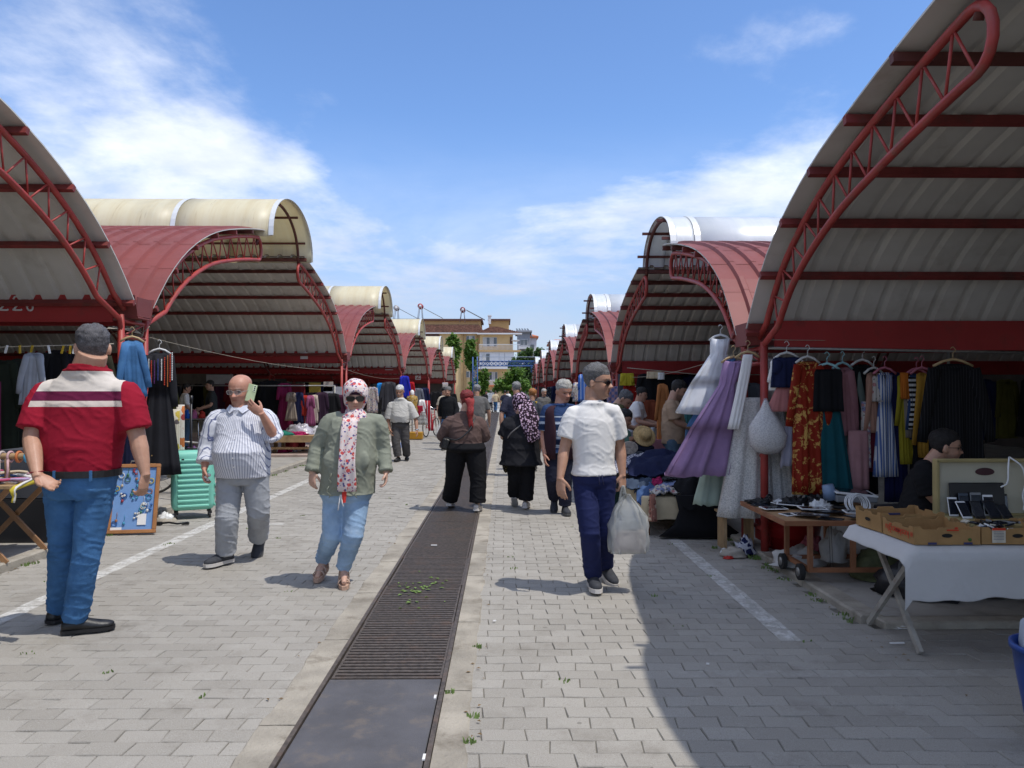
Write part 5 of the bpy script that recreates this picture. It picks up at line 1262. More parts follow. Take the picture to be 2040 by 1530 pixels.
b = MB(); ub(b, 847, 664, 875, 700, YB-.25, .3); part('brown_panel', b, m_brownd, ap)
for u in (919, 925, 948, 953): b = MB(); ub(b, u, 665, u+3, 800, YB-.3, .32); part('pilaster', b, m_yeld, ap)
def window(u0, v0, u1, v1, Y, n=2):
    b = MB(); ub(b, u0, v0, u1, v1, Y-.10, .12); w = part('window', b, m_whit, ap); du = (u1-u0)/n
    for i in range(n): b = MB(); ub(b, u0+i*du+.5, v0+.7, u0+(i+1)*du-.5, v1-.7, Y-.13, .04); part('pane', b, m_glass if (i+n) % 2 else m_curt, w)
for v in (669, 704, 740): window(929, v, 946, v+12, YB, 3)
for a in ((962, 672, 990, 690, YB-1.5, 4), (975, 741, 991, 757, YB-1.5, 3), (972, 778, 990, 794, YB-1.5, 3), (862, 704, 876, 716, YB, 2)): window(*a)
b = MB(); ub(b, 955, 700.5, 1024, 731, YB-2.9, 1.42); part('enclosed_balcony', b, m_whit, ap)
window(960, 704, 976, 722, YB-2.9, 2)
for u in (994, 1005): b = MB(); ub(b, u, 703, u+.6, 729, YB-2.93, .05); part('panel_joint', b, m_greyw, ap)
for v0, u1, um in ((697.5, 1038, m_yeld), (731.5, 1026, m_whit), (767, 1008, m_orange)):
    b = MB(); ub(b, 953, v0, u1, v0+3, YB-3.2, 1.8); part('balcony_slab', b, um, ap)
for v0, v1, u1 in ((685.5, 697.5, 1036), (757, 767, 1006)):
    b = MB(); ub(b, 954, v0, u1, v0+.9, YB-3.1, .06)
    for i in range(34): u = 954.5+(u1-955.5)*i/33; ub(b, u, v0+.9, u+.55, v1, YB-3.1, .05)
    part('balcony_railing', b, m_whit, ap)
b = MB(); ub(b, 1016, 671, 1020, 686, YB-1.62, .1); part('door', b, m_brownd, ap)
b = MB(); q = W(1027, 681, YB-2.4)+Vector((8, -YB, 0)); b.lathe([(.0, .0), (.5, .1), (.7, .28), (.68, .30), (.4, .14), (0, .06)], q); part('satellite_dish', b, m_whit, ap)
for i, u in enumerate((790, 838, 922)):
    h = thing('solar_heater', ('grey solar water heater drum above the left hood end', 'red ended solar water heater in the middle of the far roof', 'maroon solar water heater near the far chimney')[i], 'solar heater', W(u, 636, YB+4.5), 0, 'solar water heaters on the yellow building')
    b = MB(); z = (1.9, 2.2, 1.6)[i]; b.cyl((0, -.7, z), (0, .7, z), .45, 16); part('drum', b, M('heater_drum', ((.33, .32, .33), (.34, .06, .07), (.19, .045, .07))[i], .5, .1), h)
    b = MB(); b.cyl((0, -.74, z), (0, -.705, z), .22, 12); part('drum_cap', b, m_whit, h)
    b = MB(); [b.cyl((s, y, -.6), (s*.4, y, z), .05, 5) for s in (-.5, .4) for y in (-.7, .7)]; part('stand', b, m_greyw, h)
    b = MB(); b.box((2.2, 0, z*.45), (3.6, 1.3, .08), (0, R(28), 0)); part('collector_panel', b, m_glass, h)
def small_house(label, u0, v0, u1, Y, wall, roofm, vr, floors):
    a, c = W(u0, v0, Y), W(u1, 800, Y); r = thing('apartment_building', label, 'building', ((a.x+c.x)/2, Y, 0)); w = c.x-a.x
    b = MB(); b.box((0, 5, a.z/2), (w, 10, a.z)); part('wall', b, wall, r)
    zr = W(0, vr, Y).z; b = MB(); b.rings([[(-w/2-.4, -.5, a.z), (w/2+.4, -.5, a.z), (w/2+.4, 10.5, a.z), (-w/2-.4, 10.5, a.z)], [(-w/2-.4, -.5, a.z+.35), (w/2+.4, -.5, a.z+.35), (w/2+.4, 10.5, a.z+.35), (-w/2-.4, 10.5, a.z+.35)], [(-w*.2, 3, zr), (w*.2, 3, zr), (w*.2, 7, zr), (-w*.2, 7, zr)]]); part('roof', b, roofm, r)
    for i in range(floors):
        z = a.z-2.0-3.0*i; b = MB(); b.box((0, -.05, z), (w*.6, .12, 1.3)); f = part('window', b, m_whit, r)
        for s in (-1, 1): b = MB(); b.box((s*w*.15, -.13, z), (w*.26, .05, 1.1)); part('pane', b, m_glass, f)
        b = MB(); b.box((0, -.6, z-1.1), (w*.9, 1.2, .5)); part('balcony', b, m_whit, r)
    return r
r = small_house('grey building with dark solar tubes on its roof behind the yellow block', 1032, 662, 1056, 150, m_greyw, m_greyw, 655, 3)
for i in range(5): b = MB(); b.box((-1+i*.55, 1.5, 13.6), (.28, 3.2, .12), (R(35), 0, R(20))); part('solar_tube', b, m_glass, r)
small_house('white building with orange tiled roof edge right of the yellow block', 1046, 673, 1069, 160, m_whit, m_orange, 664, 3)
small_house('distant house with orange roof peeping over the right-hand sheds', 1099, 684, 1128, 150, m_whit, m_orange, 674, 2)
for i, (x0, x1) in enumerate(((-75, -24), (14, 70))):
    b = MB(); b.box(((x0+x1)/2, 128, 4.5), (x1-x0, 10, 9.2)); solo('apartment_building', b, m_yel if i else m_whit, ('pale block far behind the left sheds', 'yellow block far behind the right sheds')[i], 'building')
# blue gantry
m_blue = M('blue_steel_paint', (.045, .11, .30), .5, .12, 3)
YG = 64; g = thing('gantry', 'blue steel lattice gantry spanning the end of the street', 'gantry', (0, YG, 0)); gp = lambda u, v: W(u, v, YG)-Vector((0, YG, 0))
for v in (719.5, 729): b = MB(); b.cyl(gp(950, v), gp(1068, v), .05, 6); part('beam_chord', b, m_blue, g)
b = MB(); N = 14
for i in range(N):
    u0, u1 = 950+118*i/N, 950+118*(i+1)/N; b.cyl(gp(u0, 719.5), gp(u1, 729), .025, 4); b.cyl(gp(u0, 729), gp(u1, 719.5), .025, 4); b.cyl(gp(u1, 719.5), gp(u1, 729), .025, 4)
part('beam_lattice', b, m_blue, g)
for ua, ub_ in ((942, 951), (1058, 1068)):
    for u in ((ua, ub_) if ua < 1000 else (1066.5,)): b = MB(); b.cyl(gp(u, 818), gp(u, 711), .05, 6); part('leg', b, m_blue, g)
b = MB()
for i in range(14): v0, v1 = 728+6.3*i, 728+6.3*(i+1); b.cyl(gp(942, v0), gp(951, v1), .022, 4); b.cyl(gp(951, v0), gp(951, v1), .022, 4); b.cyl(gp(942, v1), gp(951, v1), .022, 4)
part('leg_lattice', b, m_blue, g)
b = MB()
for p_, q_ in (((1058, 729), (1058, 741)), ((1058, 741), (1067, 741)), ((1058, 729), (1067, 741)), ((1067, 729), (1058, 741)), ((958, 729), (958, 738))): b.cyl(gp(*p_), gp(*q_), .03, 4)
part('bracket', b, m_blue, g)
b = MB(); b.cyl(gp(950, 711), gp(1068, 711), .022, 5)
for u in (950, 998, 1066): b.cyl(gp(u, 711), gp(u, 720), .022, 4)
part('top_rail', b, M('pale_blue_rail', (.28, .34, .42), .5), g)
b = MB(); a = W(976, 792, 67); b.box((0, 0, 0), (.75, .04, .85)); solo('banner', b, M('printed_banner', (.55, .57, .60), .8, .5, 5), 'pale printed banner standing at the far end of the street', 'banner', a)
# ================================================================== STALL GOODS
m_wood = M('pale_timber', (.36, .24, .125), .8, .22, 7, .3, 70, dirt=((.2, .12, .06), .5, 9)); m_wooda = M('orange_brown_wood', (.27, .115, .055), .6, .18, 6, .15, 60); m_metal = M('dull_metal', (.33, .32, .30), .45, .15, 20, metal=.7)
m_chip = M('worn_chipboard', (.40, .24, .12), .75, .15, 12, .2, 90)
PRE = {'shirt': [(0, .06), (.02, .13), (.06, .19), (.14, .215), (.4, .215), (1, .235)], 'coat': [(0, .06), (.015, .13), (.04, .19), (.10, .215), (1, .25)], 'dress': [(0, .06), (.012, .12), (.04, .17), (.16, .17), (.30, .145), (.45, .18), (1, .30)],
       'slack': [(0, .17), (.06, .18), (.5, .19), (1, .20)], 'tulle': [(0, .15), (.03, .165), (.14, .15), (.22, .13), (.28, .17), (.6, .38), (1, .56)], 'skirt': [(0, .13), (.05, .14), (.5, .21), (1, .28)], 'panel': [(0, .2), (.5, .2), (1, .21)]}
NG = [0]
def garment(label, u, v0, v1, Y, mat, kind='shirt', w=1.0, yaw=0, lean=0, sleeve=0, pleats=7, amp=.014, dep=.035, hang=None, group=None, cat=None, neck=.05, sang=14, name=None, dz=0, mats=None, ragged=0):
    """hung cloth: closed shell with folds deepening towards the hem"""
    NG[0] += 1; top = W(u, v0, Y); L_ = (v1-v0)/1500*Y; name = name or {'shirt': 'blouse', 'coat': 'long_coat', 'dress': 'dress', 'slack': 'trousers', 'tulle': 'tulle_dress', 'skirt': 'skirt', 'panel': 'cloth'}[kind]
    r = thing(name, label, cat or {'shirt': 'shirt', 'coat': 'coat', 'dress': 'dress', 'slack': 'trousers', 'tulle': 'dress', 'skirt': 'skirt', 'panel': 'cloth'}[kind], top, R(yaw), group)
    pr = PRE[kind]; fs = sorted(set([q[0] for q in pr]+list(np.linspace(.2, 1, 9)))); n = 52; ph = NG[0]*1.7; rings = []
    for f in fs:
        hw = np.interp(f, [q[0] for q in pr], [q[1] for q in pr])*w; ring = []
        for j in range(n):
            a = 2*math.pi*j/n; ca, sa = math.cos(a), math.sin(a); g = f**.7
            k_ = 1+(.04*math.sin(ca*pleats*1.7+ph)*g)
            y = (dep*(.6+.6*g))*math.copysign(abs(sa)**.7, sa)+amp*w*g*math.sin(ca*pleats+ph)+amp*.5*g*math.sin(ca*pleats*2.3+ph*2+(sa > 0)*1.3)
            z = -f*L_+(-neck*math.exp(-(ca*hw/.075)**2)*(1 if sa < 0 else .35) if f < .03 and kind not in ('slack', 'skirt', 'panel') else 0)
            if f == 1: z += ragged*noise.noise((ca*14, sa*3, ph))
            ring.append((ca*hw*k_+lean*f**1.15*L_, y+(.05*kind.startswith('tulle'))*noise.noise((ca*2, f*3, ph))*f, z))
        rings.append(ring)
    b = MB(); b.rings(rings, smooth=True)
    if sleeve:
        shx = np.interp(.05, [q[0] for q in pr], [q[1] for q in pr])*w
        for s in (-1, 1):
            a = R(sang+random.uniform(-5, 5)); pts = []; rr = []
            for t_ in np.linspace(0, 1, 6): pts.append((s*(shx-.03+math.sin(a)*sleeve*t_*(1-.3*t_))+lean*sleeve*t_*.8, -.012-.015*math.sin(t_*3), -.055-math.cos(a)*sleeve*t_)); rr.append(.062*w**.5*(1-.28*t_))
            b.tube(pts, rr, 12, flat=.42, up=(0, 1, 0))
    part('fabric', b, mat, r) if hang else None
    if not hang:
        part('fabric', b, mat, r)
    if hang:
        b = MB(); hw = max(.12, np.interp(.04, [q[0] for q in pr], [q[1] for q in pr])*w*.9); b.tube([(-hw, 0, -.03), (-hw*.5, 0, .012), (0, 0, .03), (hw*.5, 0, .012), (hw, 0, -.03)], .010, 6, flat=1.2)
        b.tube(catmull([(0, 0, .03), (0, 0, .08), (.022, 0, .105), (.0, 0, .135), (-.022, 0, .118)], 4), .0035, 5); part('hanger', b, hang, r)
    return r
CM = {}
def cc(name, c): 
    if name not in CM: CM[name] = cloth(name.replace(' ', '_')+'_cloth', c)
    return CM[name]
h_w = M('white_hanger', (.65, .65, .63), .4); h_b = M('black_hanger', (.02, .02, .02), .4); h_wood = M('wooden_hanger', (.46, .33, .17), .5); h_aq = M('aqua_hanger', (.35, .62, .66), .4); h_pink = M('pink_hanger', (.5, .16, .22), .4)
tul = lambda n, c: M(n, c, .95, .16, 3, .1, 200, alpha=.80, spec=.1); m_tulw = tul('white_tulle', (.80, .81, .84)); m_tulp = tul('lilac_tulle', (.35, .225, .40)); m_tulb = tul('blue_tulle', (.10, .22, .46)); m_tulm = tul('mint_tulle', (.42, .52, .44))
def p_lace(k, v):
    d = k.voro(v, 44, 'DISTANCE_TO_EDGE').outputs['Distance']; n = k.noise(v, 30, 4, .6, 1.5)
    return k.mix(k.math('MAXIMUM', k.ramp(d, .10, .05), k.ramp(n, .52, .60)), (.50, .49, .46), (.70, .68, .64))
m_lace = cloth_pat('ivory_lace', p_lace, bump=.7, bscale=30)
def p_seq(k, v):
    n = k.math('ADD', k.noise(v, 12, 4, .6, .8), k.math('MULTIPLY', k.math('SUBTRACT', k.noise(v, 70, 2), .5), .3)); return k.mix(k.ramp(n, .53, .60), (.26, .022, .010), (.62, .36, .10))
m_seq = cloth_pat('red_gold_brocade', p_seq, .55, .5, 60); m_stripeb = cloth_pat('blue_white_stripe', p_stripe((.62, .63, .66), (.10, .16, .36), 42, .5)); m_stripek = cloth_pat('black_white_stripe', p_stripe((.6, .6, .58), (.02, .02, .02), 22, .5, 2))
m_pinst = cloth_pat('black_pinstripe', p_stripe((.010, .010, .011), (.035, .035, .038), 40, .15)); m_dots = cloth_pat('red_dotted', p_flower((.32, .018, .014), [(.66, .62, .5)], 16, .2, .8))
m_flw = cloth_pat('dark_floral', p_flower((.02, .025, .04), [(.2, .24, .32), (.28, .26, .22)], 14, .3, .8)); m_flp = cloth_pat('pale_floral', p_flower((.5, .46, .42), [(.2, .22, .35), (.42, .2, .2), (.12, .14, .12)], 13, .38, .85)); m_ging = cloth_pat('gingham', p_check((.5, .5, .54), (.06, .05, .09), 55))
# ---- right-hand front stall: dresses on the post and along the rail
rail = thing('clothes_rail', 'steel clothes rail running back from the red post', 'rail', (2.5, 7.08, 0))
b = MB(); b.cyl((0, 0, 1.97), (3.4, .1, 1.92), .014, 8); part('bar', b, m_metal, rail)
for x in (1.75, 3.35): b = MB(); b.cyl((x, .06, .05), (x, .06, 1.94), .014, 8); part('upright', b, m_metal, rail)
G1 = 'garments on the front right-hand rail'
garment('white tulle girl\'s dress with thin straps blown aside at the shed post', 1437, 672, 822, 7.9, m_tulw, 'tulle', .60, 0, -.17, pleats=23, amp=.03, dep=.14, hang=h_w, ragged=.04)
garment('blue tulle dress showing between the white and the lilac dress', 1452, 712, 850, 7.85, m_tulb, 'tulle', .50, 0, -.22, pleats=11, amp=.02, dep=.08)
garment('lilac tulle dress with ruffled tiers blown to the left', 1463, 716, 945, 7.35, m_tulp, 'tulle', .56, 0, -.33, pleats=19, amp=.042, dep=.13, hang=h_wood, ragged=.03)
garment('pale mint tulle dress hanging lowest behind the lilac dress', 1436, 890, 1003, 7.6, m_tulm, 'skirt', .85, 0, -.05, pleats=11, amp=.02, dep=.09, name='tulle_dress', cat='dress', ragged=.04)
garment('narrow white trousers hanging left of the red post', 1492, 706, 855, 7.15, m_white, 'slack', .27, 0, -.20, pleats=4, amp=.01, hang=h_wood)
garment('ivory lace dress left of the red post', 1502, 792, 1030, 7.25, m_lace, 'skirt', .95, 0, -.06, pleats=9, amp=.025, dep=.08, name='lace_dress', cat='dress')
garment('ivory lace dress right of the red post', 1541, 706, 1012, 7.3, m_lace, 'dress', .62, 0, .04, pleats=8, amp=.02, dep=.06, name='lace_dress')
garment('navy waistcoat over a white child\'s blouse, pink skirt below', 1570, 708, 772, 6.95, cc('navy', (.014, .018, .055)), 'shirt', .62, 0, hang=h_w, sleeve=.12, name='waistcoat', cat='waistcoat')
garment('white child\'s blouse under the navy waistcoat', 1571, 712, 778, 7.0, m_white, 'shirt', .74, 0, sleeve=.20, sang=24)
garment('salmon pink child\'s skirt under the navy waistcoat', 1566, 772, 820, 6.96, cc('salmon', (.42, .17, .16)), 'skirt', .60, 0, pleats=9, amp=.012)
garment('pale lavender lace-hemmed dress beside the brocade coat', 1592, 722, 928, 7.0, cc('lavender', (.38, .38, .47)), 'dress', .46, 0, -.03, pleats=6, ragged=.05)
garment('long red and gold brocade dress with wide sleeves', 1612, 716, 985, 6.9, m_seq, 'coat', .66, 10, .015, sleeve=.58, sang=20, pleats=7, amp=.02, hang=h_w)
garment('long teal skirt with a black top on an aqua heart hanger', 1652, 815, 1012, 6.95, cc('teal', (.012, .085, .105)), 'skirt', .85, 0, .01, pleats=10, amp=.02, dep=.06)
garment('black sleeveless top above the teal skirt', 1651, 730, 820, 6.9, m_black, 'shirt', .66, 0, hang=h_aq, neck=.16)
garment('dusty pink long-sleeved blouse behind the teal skirt', 1682, 728, 868, 7.05, cc('dusty pink', (.36, .17, .19)), 'shirt', .62, 20, .03, sleeve=.62, sang=10, hang=h_aq)
garment('sage green cardigan behind the dusty pink blouse', 1697, 730, 885, 7.12, cc('sage', (.16, .20, .18)), 'coat', .48, 15, .02, sleeve=.60)
garment('long black dress next to the sage cardigan', 1722, 722, 985, 7.15, m_black, 'coat', .58, 10, sleeve=.55, hang=h_w, group=G1)
garment('pink flared trousers under the black dress', 1713, 858, 975, 6.98, cc('shell pink', (.42, .22, .23)), 'slack', .52, 0, pleats=4)
garment('camel pink blouse with wide sleeve in mid rail', 1745, 738, 862, 7.05, cc('camel pink', (.40, .22, .16)), 'shirt', .42, 20, .03, sleeve=.52, sang=18, hang=h_w)
garment('white flower-printed trousers beside the camel blouse', 1728, 800, 932, 7.02, m_flp, 'slack', .22, 0)
garment('burgundy skirt below the camel blouse', 1745, 855, 940, 7.08, cc('burgundy', (.15, .018, .035)), 'skirt', .50, 0)
garment('patterned grey blouse between camel and blue stripes', 1757, 745, 800, 7.0, m_flp, 'shirt', .34, 10)
garment('blue and white striped dress in mid rail', 1767, 738, 950, 6.98, m_stripeb, 'dress', .42, 10, .01, hang=h_pink)
garment('long navy dress right of the blue stripes', 1788, 738, 1000, 7.02, cc('deep navy', (.012, .014, .06)), 'coat', .48, 10)
garment('chartreuse long blouse hanging sideways', 1803, 742, 925, 7.0, cc('chartreuse', (.33, .27, .025)), 'coat', .27, 10, .03, sleeve=.45)
garment('orange printed scarf among the blouses', 1806, 742, 795, 6.96, cc('orange print', (.48, .14, .02)), 'panel', .18)
garment('taupe blouse right of the chartreuse one', 1814, 760, 872, 6.98, cc('taupe', (.21, .18, .15)), 'coat', .24, 10, .03)
garment('black and white striped top near the rail end', 1821, 745, 855, 6.96, m_stripek, 'shirt', .22, 10)
garment('steel blue jacket near the rail end', 1831, 740, 876, 6.98, cc('steel blue', (.035, .065, .15)), 'coat', .34, 10, .02, sleeve=.5, hang=h_pink)
garment('mustard long cardigan at the rail end', 1842, 738, 912, 6.95, cc('mustard', (.46, .25, .04)), 'coat', .28, 10, .05, sleeve=.65, sang=16, hang=h_pink)
garment('black trousers under the mustard cardigan', 1834, 860, 985, 7.0, m_black, 'slack', .40)
garment('very long black pinstriped dress on a wooden hanger', 1905, 722, 1010, 6.4, m_pinst, 'coat', 1.0, 0, .02, sleeve=.65, amp=.02, hang=h_wood)
# plastic bag of lace tied to the post
b = MB(); c = W(1527, 850, 6.95); rings = []
for z_, w_ in ((.24, .012), (.20, .03), (.15, .05), (.08, .10), (0, .15), (-.09, .17), (-.17, .155), (-.23, .10), (-.25, .03)):
    rings.append([(w_*math.cos(q)*(1+.1*noise.noise((math.cos(q)*3, z_*9, 2)))+.02*(z_ < 0), w_*.75*math.sin(q)*(1+.1*noise.noise((math.sin(q)*3, z_*9, 5))), z_+.015*noise.noise((math.cos(q)*4, math.sin(q)*4, z_*5))) for q in np.linspace(0, 2*math.pi, 30, endpoint=False)])
b.rings(rings, smooth=True); bgp = thing('plastic_bag', 'clear plastic bag stuffed with ivory lace tied to the red post', 'bag', c); part('lace_bundle', b, m_lace, bgp)
b2 = MB(); b2.rings([[tuple(Vector(q)*1.05+Vector((0, -.006, .006))) for q in r] for r in rings], smooth=True)
def film():
    m, k, b = base_mat('clear_film'); v = coords(k); finish(k, b, (.75, .74, .8), v, .15, .5, 24, spec=.6); tr = k.new('ShaderNodeBsdfTransparent'); mx = k.new('ShaderNodeMixShader', inp={0: .72}); k.l.new(b.outputs[0], mx.inputs[1]); k.l.new(tr.outputs[0], mx.inputs[2]); k.l.new(mx.outputs[0], k.n['Material Output'].inputs[0]); return m
m_film = film(); part('film', b2, m_film, bgp)
# ---- white-clothed table with cardboard trays
m_sheet = M('white_tablecloth', (.58, .57, .555), .9, .06, 2.2, .35, 14, dirt=((.40, .37, .33), .4, 3), spec=.15); m_card = M('cardboard', (.37, .215, .085), .85, .14, 5, .12, 60, dirt=((.28, .155, .06), .5, 6)); m_cardi = M('cardboard_inside', (.29, .175, .085), .9, .15, 6)
m_legm = M('worn_grey_leg', (.34, .32, .28), .6, .25, 9, dirt=((.2, .08, .05), .4, 12)); m_scr = M('dark_screen', (.012, .016, .026), .12, .2, 8, spec=.7); m_wpl = M('white_plastic', (.78, .79, .79), .4, .08, 8); m_gpl = M('grey_plastic', (.24, .25, .26), .5, .15, 6)
m_redprint = M('red_print', (.55, .05, .02), .8, .1, 9); m_paper = M('paper_label', (.58, .53, .42), .9, .15, 25); m_navyp = M('navy_print', (.05, .05, .13), .8)
tb = thing('folding_table', 'folding table with crossed grey legs under the white cloth', 'table', (2.36, 4.36, 0))
b = MB(); b.box((.95, .37, .635), (1.86, .70, .025)); part('table_top', b, m_chip, tb)
for x in (.09, 1.72):
    for p0, p1 in (((x, .66, .63), (x+.03, .08, .012)), ((x-.02, .05, .63), (x, .66, .012))):
        b = MB(); d = Vector(p1)-Vector(p0); c = (Vector(p0)+Vector(p1))/2; b.box(c, (.026, .034, d.length), (math.atan2(d.y, -d.z)*1.0, 0, 0)); part('leg', b, m_legm, tb)
b = MB(); NX, NY = 44, 20; vs = []
for j in range(NY+1):
    for i in range(NX+1):
        x = -.05+1.95*i/NX; s = j/NY*1.05
        if s < .29: y, z = -.035-.012*math.sin(x*9+s*6)*(1-s/.29)-.010*noise.noise((x*4, s*6, 1)), .652-(.29-s)*(1+.10*noise.noise((x*2.2, 0, 3))+.03*math.sin(x*23)*(s < .03))
        else: y, z = (s-.29), .652+.004*noise.noise((x*5, s*5, 2))
        if x < .0: z -= (.0-x)*1.6+.006*noise.noise((s*9, x*9, 4)); 
        vs.append((x, y-.01, z))
b.add(vs, [(j*(NX+1)+i, j*(NX+1)+i+1, (j+1)*(NX+1)+i+1, (j+1)*(NX+1)+i) for j in range(NY) for i in range(NX)], smooth=True)
n0 = len(vs); b.add([(x, y+.004, z-.006) for x, y, z in vs], [(j*(NX+1)+i, (j+1)*(NX+1)+i, (j+1)*(NX+1)+i+1, j*(NX+1)+i+1) for j in range(NY) for i in range(NX)], smooth=True)
solo('tablecloth', b, m_sheet, 'white cloth with frayed hem draped over the folding table', 'tablecloth', (2.36, 4.36, .004))
def tray(label, x0, x1, y0, y1, z, h, rz=0):
    r = thing('cardboard_tray', label, 'box', ((x0+x1)/2, (y0+y1)/2, z), R(rz), 'cardboard trays on the white table'); w, d = (x1-x0)/2, (y1-y0)/2
    b = MB(); b.box((0, 0, .004), (2*w-.012, 2*d-.012, .006)); part('base', b, m_cardi, r); walls = []
    for ax, sgn in (('y', -1), ('y', 1), ('x', -1), ('x', 1)):
        L = w if ax == 'y' else d; L -= 0 if ax == 'y' else .005
        pts = [(-L, 0), (L, 0), (L, h), (L*.80, h*1.0), (L*.72, h*.84), (L*.30, h*.82), (L*.24, h*.94), (-L*.24, h*.94), (-L*.30, h*.82), (-L*.72, h*.84), (-L*.80, h), (-L, h)]
        tilt = random.uniform(-.03, .08)
        P = [((p, sgn*(d+q*tilt), q) if ax == 'y' else (sgn*(w-.002+q*tilt), p, q)) for p, q in pts]
        b = MB(); b.poly(P, .004, nrm=(0, -sgn, 0) if ax == 'y' else (-sgn, 0, 0)); walls.append(part('side_flap', b, m_card, r))
        b = MB(); n = .0012
        hole = [(L*.0+.032*math.cos(q), h*.5+.012*math.sin(q)) for q in np.linspace(0, 2*math.pi, 14, endpoint=False)]
        b.poly([((p, sgn*(d+q*tilt)+sgn*n, q) if ax == 'y' else (sgn*(w+q*tilt)+sgn*n, p, q)) for p, q in hole], .0008, nrm=(0, sgn, 0) if ax == 'y' else (sgn, 0, 0)); part('hand_hole', b, m_pit, walls[-1])
    return r, walls, w, d, h
def text(txt, size, mat, parent, loc, rot, name='lettering', ext=.0006):
    cu = bpy.data.curves.new('t', 'FONT'); cu.body = txt; cu.size = size; cu.extrude = ext; cu.align_x = 'CENTER'; cu.align_y = 'CENTER'; cu.resolution_u = 3
    o = bpy.data.objects.new('t', cu); C.objects.link(o); dg = bpy.context.evaluated_depsgraph_get(); me = bpy.data.meshes.new_from_object(o.evaluated_get(dg)); bpy.data.objects.remove(o); bpy.data.curves.remove(cu)
    me.name = name; me.materials.clear(); me.materials.append(mat); return link(name, me, parent, loc, rot)
zt = .662
t1 = tray('cardboard tray with upside-down red lettering at the table\'s front left corner', 2.395, 2.785, 4.375, 4.735, zt, .105)
o = text('keskinoğlu', .062, m_redprint, t1[1][2], (-t1[2]-.0075, .0, .052), (R(90), R(180), R(-90)))
o = text('®', .04, m_redprint, t1[1][2], (-t1[2]-.0075, -.165, .06), (R(90), R(180), R(-90)))
b = MB(); b.box((.03, -t1[3]-.006, .085), (.07, .002, .008)); b.box((.05, -t1[3]-.006, .097), (.018, .002, .010)); part('red_mark', b, m_redprint, t1[1][0])
for x_, m_ in ((-.09, m_navyp), (.12, m_navyp)): b = MB(); b.box((x_, -t1[3]-.005, .008), (.05, .002, .012)); part('printed_bar', b, m_, t1[1][0])
b = MB(); b.ball((.13, -t1[3]-.005, .03), (.012, .002, .010), 8, 4); part('green_mark', b, M('green_print', (.06, .14, .03), .8), t1[1][0])
t2 = tray('cardboard tray behind the lettered one on the table\'s left edge', 2.385, 2.80, 4.76, 5.07, zt, .125, 3)
t3 = tray('cardboard tray with a pale paper label on its front, right of the lettered one', 2.80, 3.22, 4.38, 4.70, zt, .10, -1)
b = MB(); b.box((-.115, -t3[3]-.009, .052), (.078, .002, .082)); o = part('paper_label', b, m_paper, t3[1][0]); b = MB(); b.box((-.115, -t3[3]-.0105, .090), (.078, .001, .014)); part('red_header', b, m_redprint, o)
b = MB(); [b.box((-.115, -t3[3]-.0105, .075-.009*i), (.06, .001, .002)) for i in range(6)]; part('small_print', b, m_navyp, o)
t4 = tray('cardboard tray at the right end of the white table', 3.24, 3.70, 4.38, 4.70, zt, .10, 1)
for i in range(44):
    x, y = random.uniform(2.83, 3.66), random.uniform(4.41, 4.67); b = MB(); b.box((0, 0, 0), (random.uniform(.03, .06), random.uniform(.025, .05), .010), bev=.002)
    o = solo('small_packet', b, random.choice([m_scr, m_wpl, m_gpl, m_paper, m_scr]), 'small packaged phone part heaped in a tray beside the paper label', 'packet', (x, y, zt+.06+random.uniform(-.02, .035)), random.uniform(0, 3), 'small packets heaped in the trays'); o.rotation_euler = (random.uniform(-.5, .5), random.uniform(-.5, .5), random.uniform(0, 3))
b = MB(); b.box((0, 0, 0), (.10, .012, .012), (0, 0, R(8))); solo('marker_pen', b, m_navyp, 'dark pen lying in the empty left tray', 'pen', (2.56, 4.93, zt+.09))
def phone(label, x, y, z, rot, w=.068, h=.138, frame=None, grp='phones on display in the beige case'):
    r = thing('phone', label, 'phone', (x, y, z), 0, grp); r.rotation_euler = [R(q) for q in rot]
    b = MB(); b.box((0, 0, h/2), (w, .009, h), bev=.003); part('case', b, frame or m_plast, r)
    b = MB(); b.box((0, -.0052, h/2), (w*.9, .0012, h*.80)); part('screen', b, m_scr, r); return r
# beige case
m_case = M('beige_vinyl', (.50, .47, .36), .6, .06, 5, .1, 60); m_caseb = M('mustard_trim', (.36, .29, .13), .6, .12, 6)
cs = thing('display_case', 'open beige briefcase of second-hand phones with its lid up', 'case', (3.20, 4.82, zt+.002)); LW = .62
b = MB(); b.box((0, .0, .035), (LW, .36, .07), bev=.008); part('base', b, m_caseb, cs)
lid = part('lid', (lambda b: (b.box((0, .20, .25), (LW, .018, .37)), b)[1])(MB()), m_case, cs)
for c_, d_ in (((0, .185, .432), (LW+.02, .055, .022)), ((0, .185, .07), (LW+.02, .05, .02)), ((-LW/2, .185, .25), (.022, .055, .37)), ((LW/2, .185, .25), (.022, .055, .37))): b = MB(); b.box(c_, d_, bev=.004); part('rim', b, m_caseb, lid)
b = MB(); b.poly([(.02+.065*math.cos(q), .188, .355+.028*math.sin(q)*(1 if math.sin(q) > 0 else .8)) for q in np.linspace(0, 2*math.pi, 20, endpoint=False)], .002, nrm=(0, -1, 0)); part('handle_recess', b, M('maroon_inset', (.07, .025, .03), .6), lid)
b = MB(); b.box((-.06, .165, .16), (.37, .012, .20), (R(-6), 0, 0), bev=.006); ic = solo('small_case', b, m_plast, 'small black open case standing inside the beige lid', 'case', (3.20, 4.80, zt+.03))
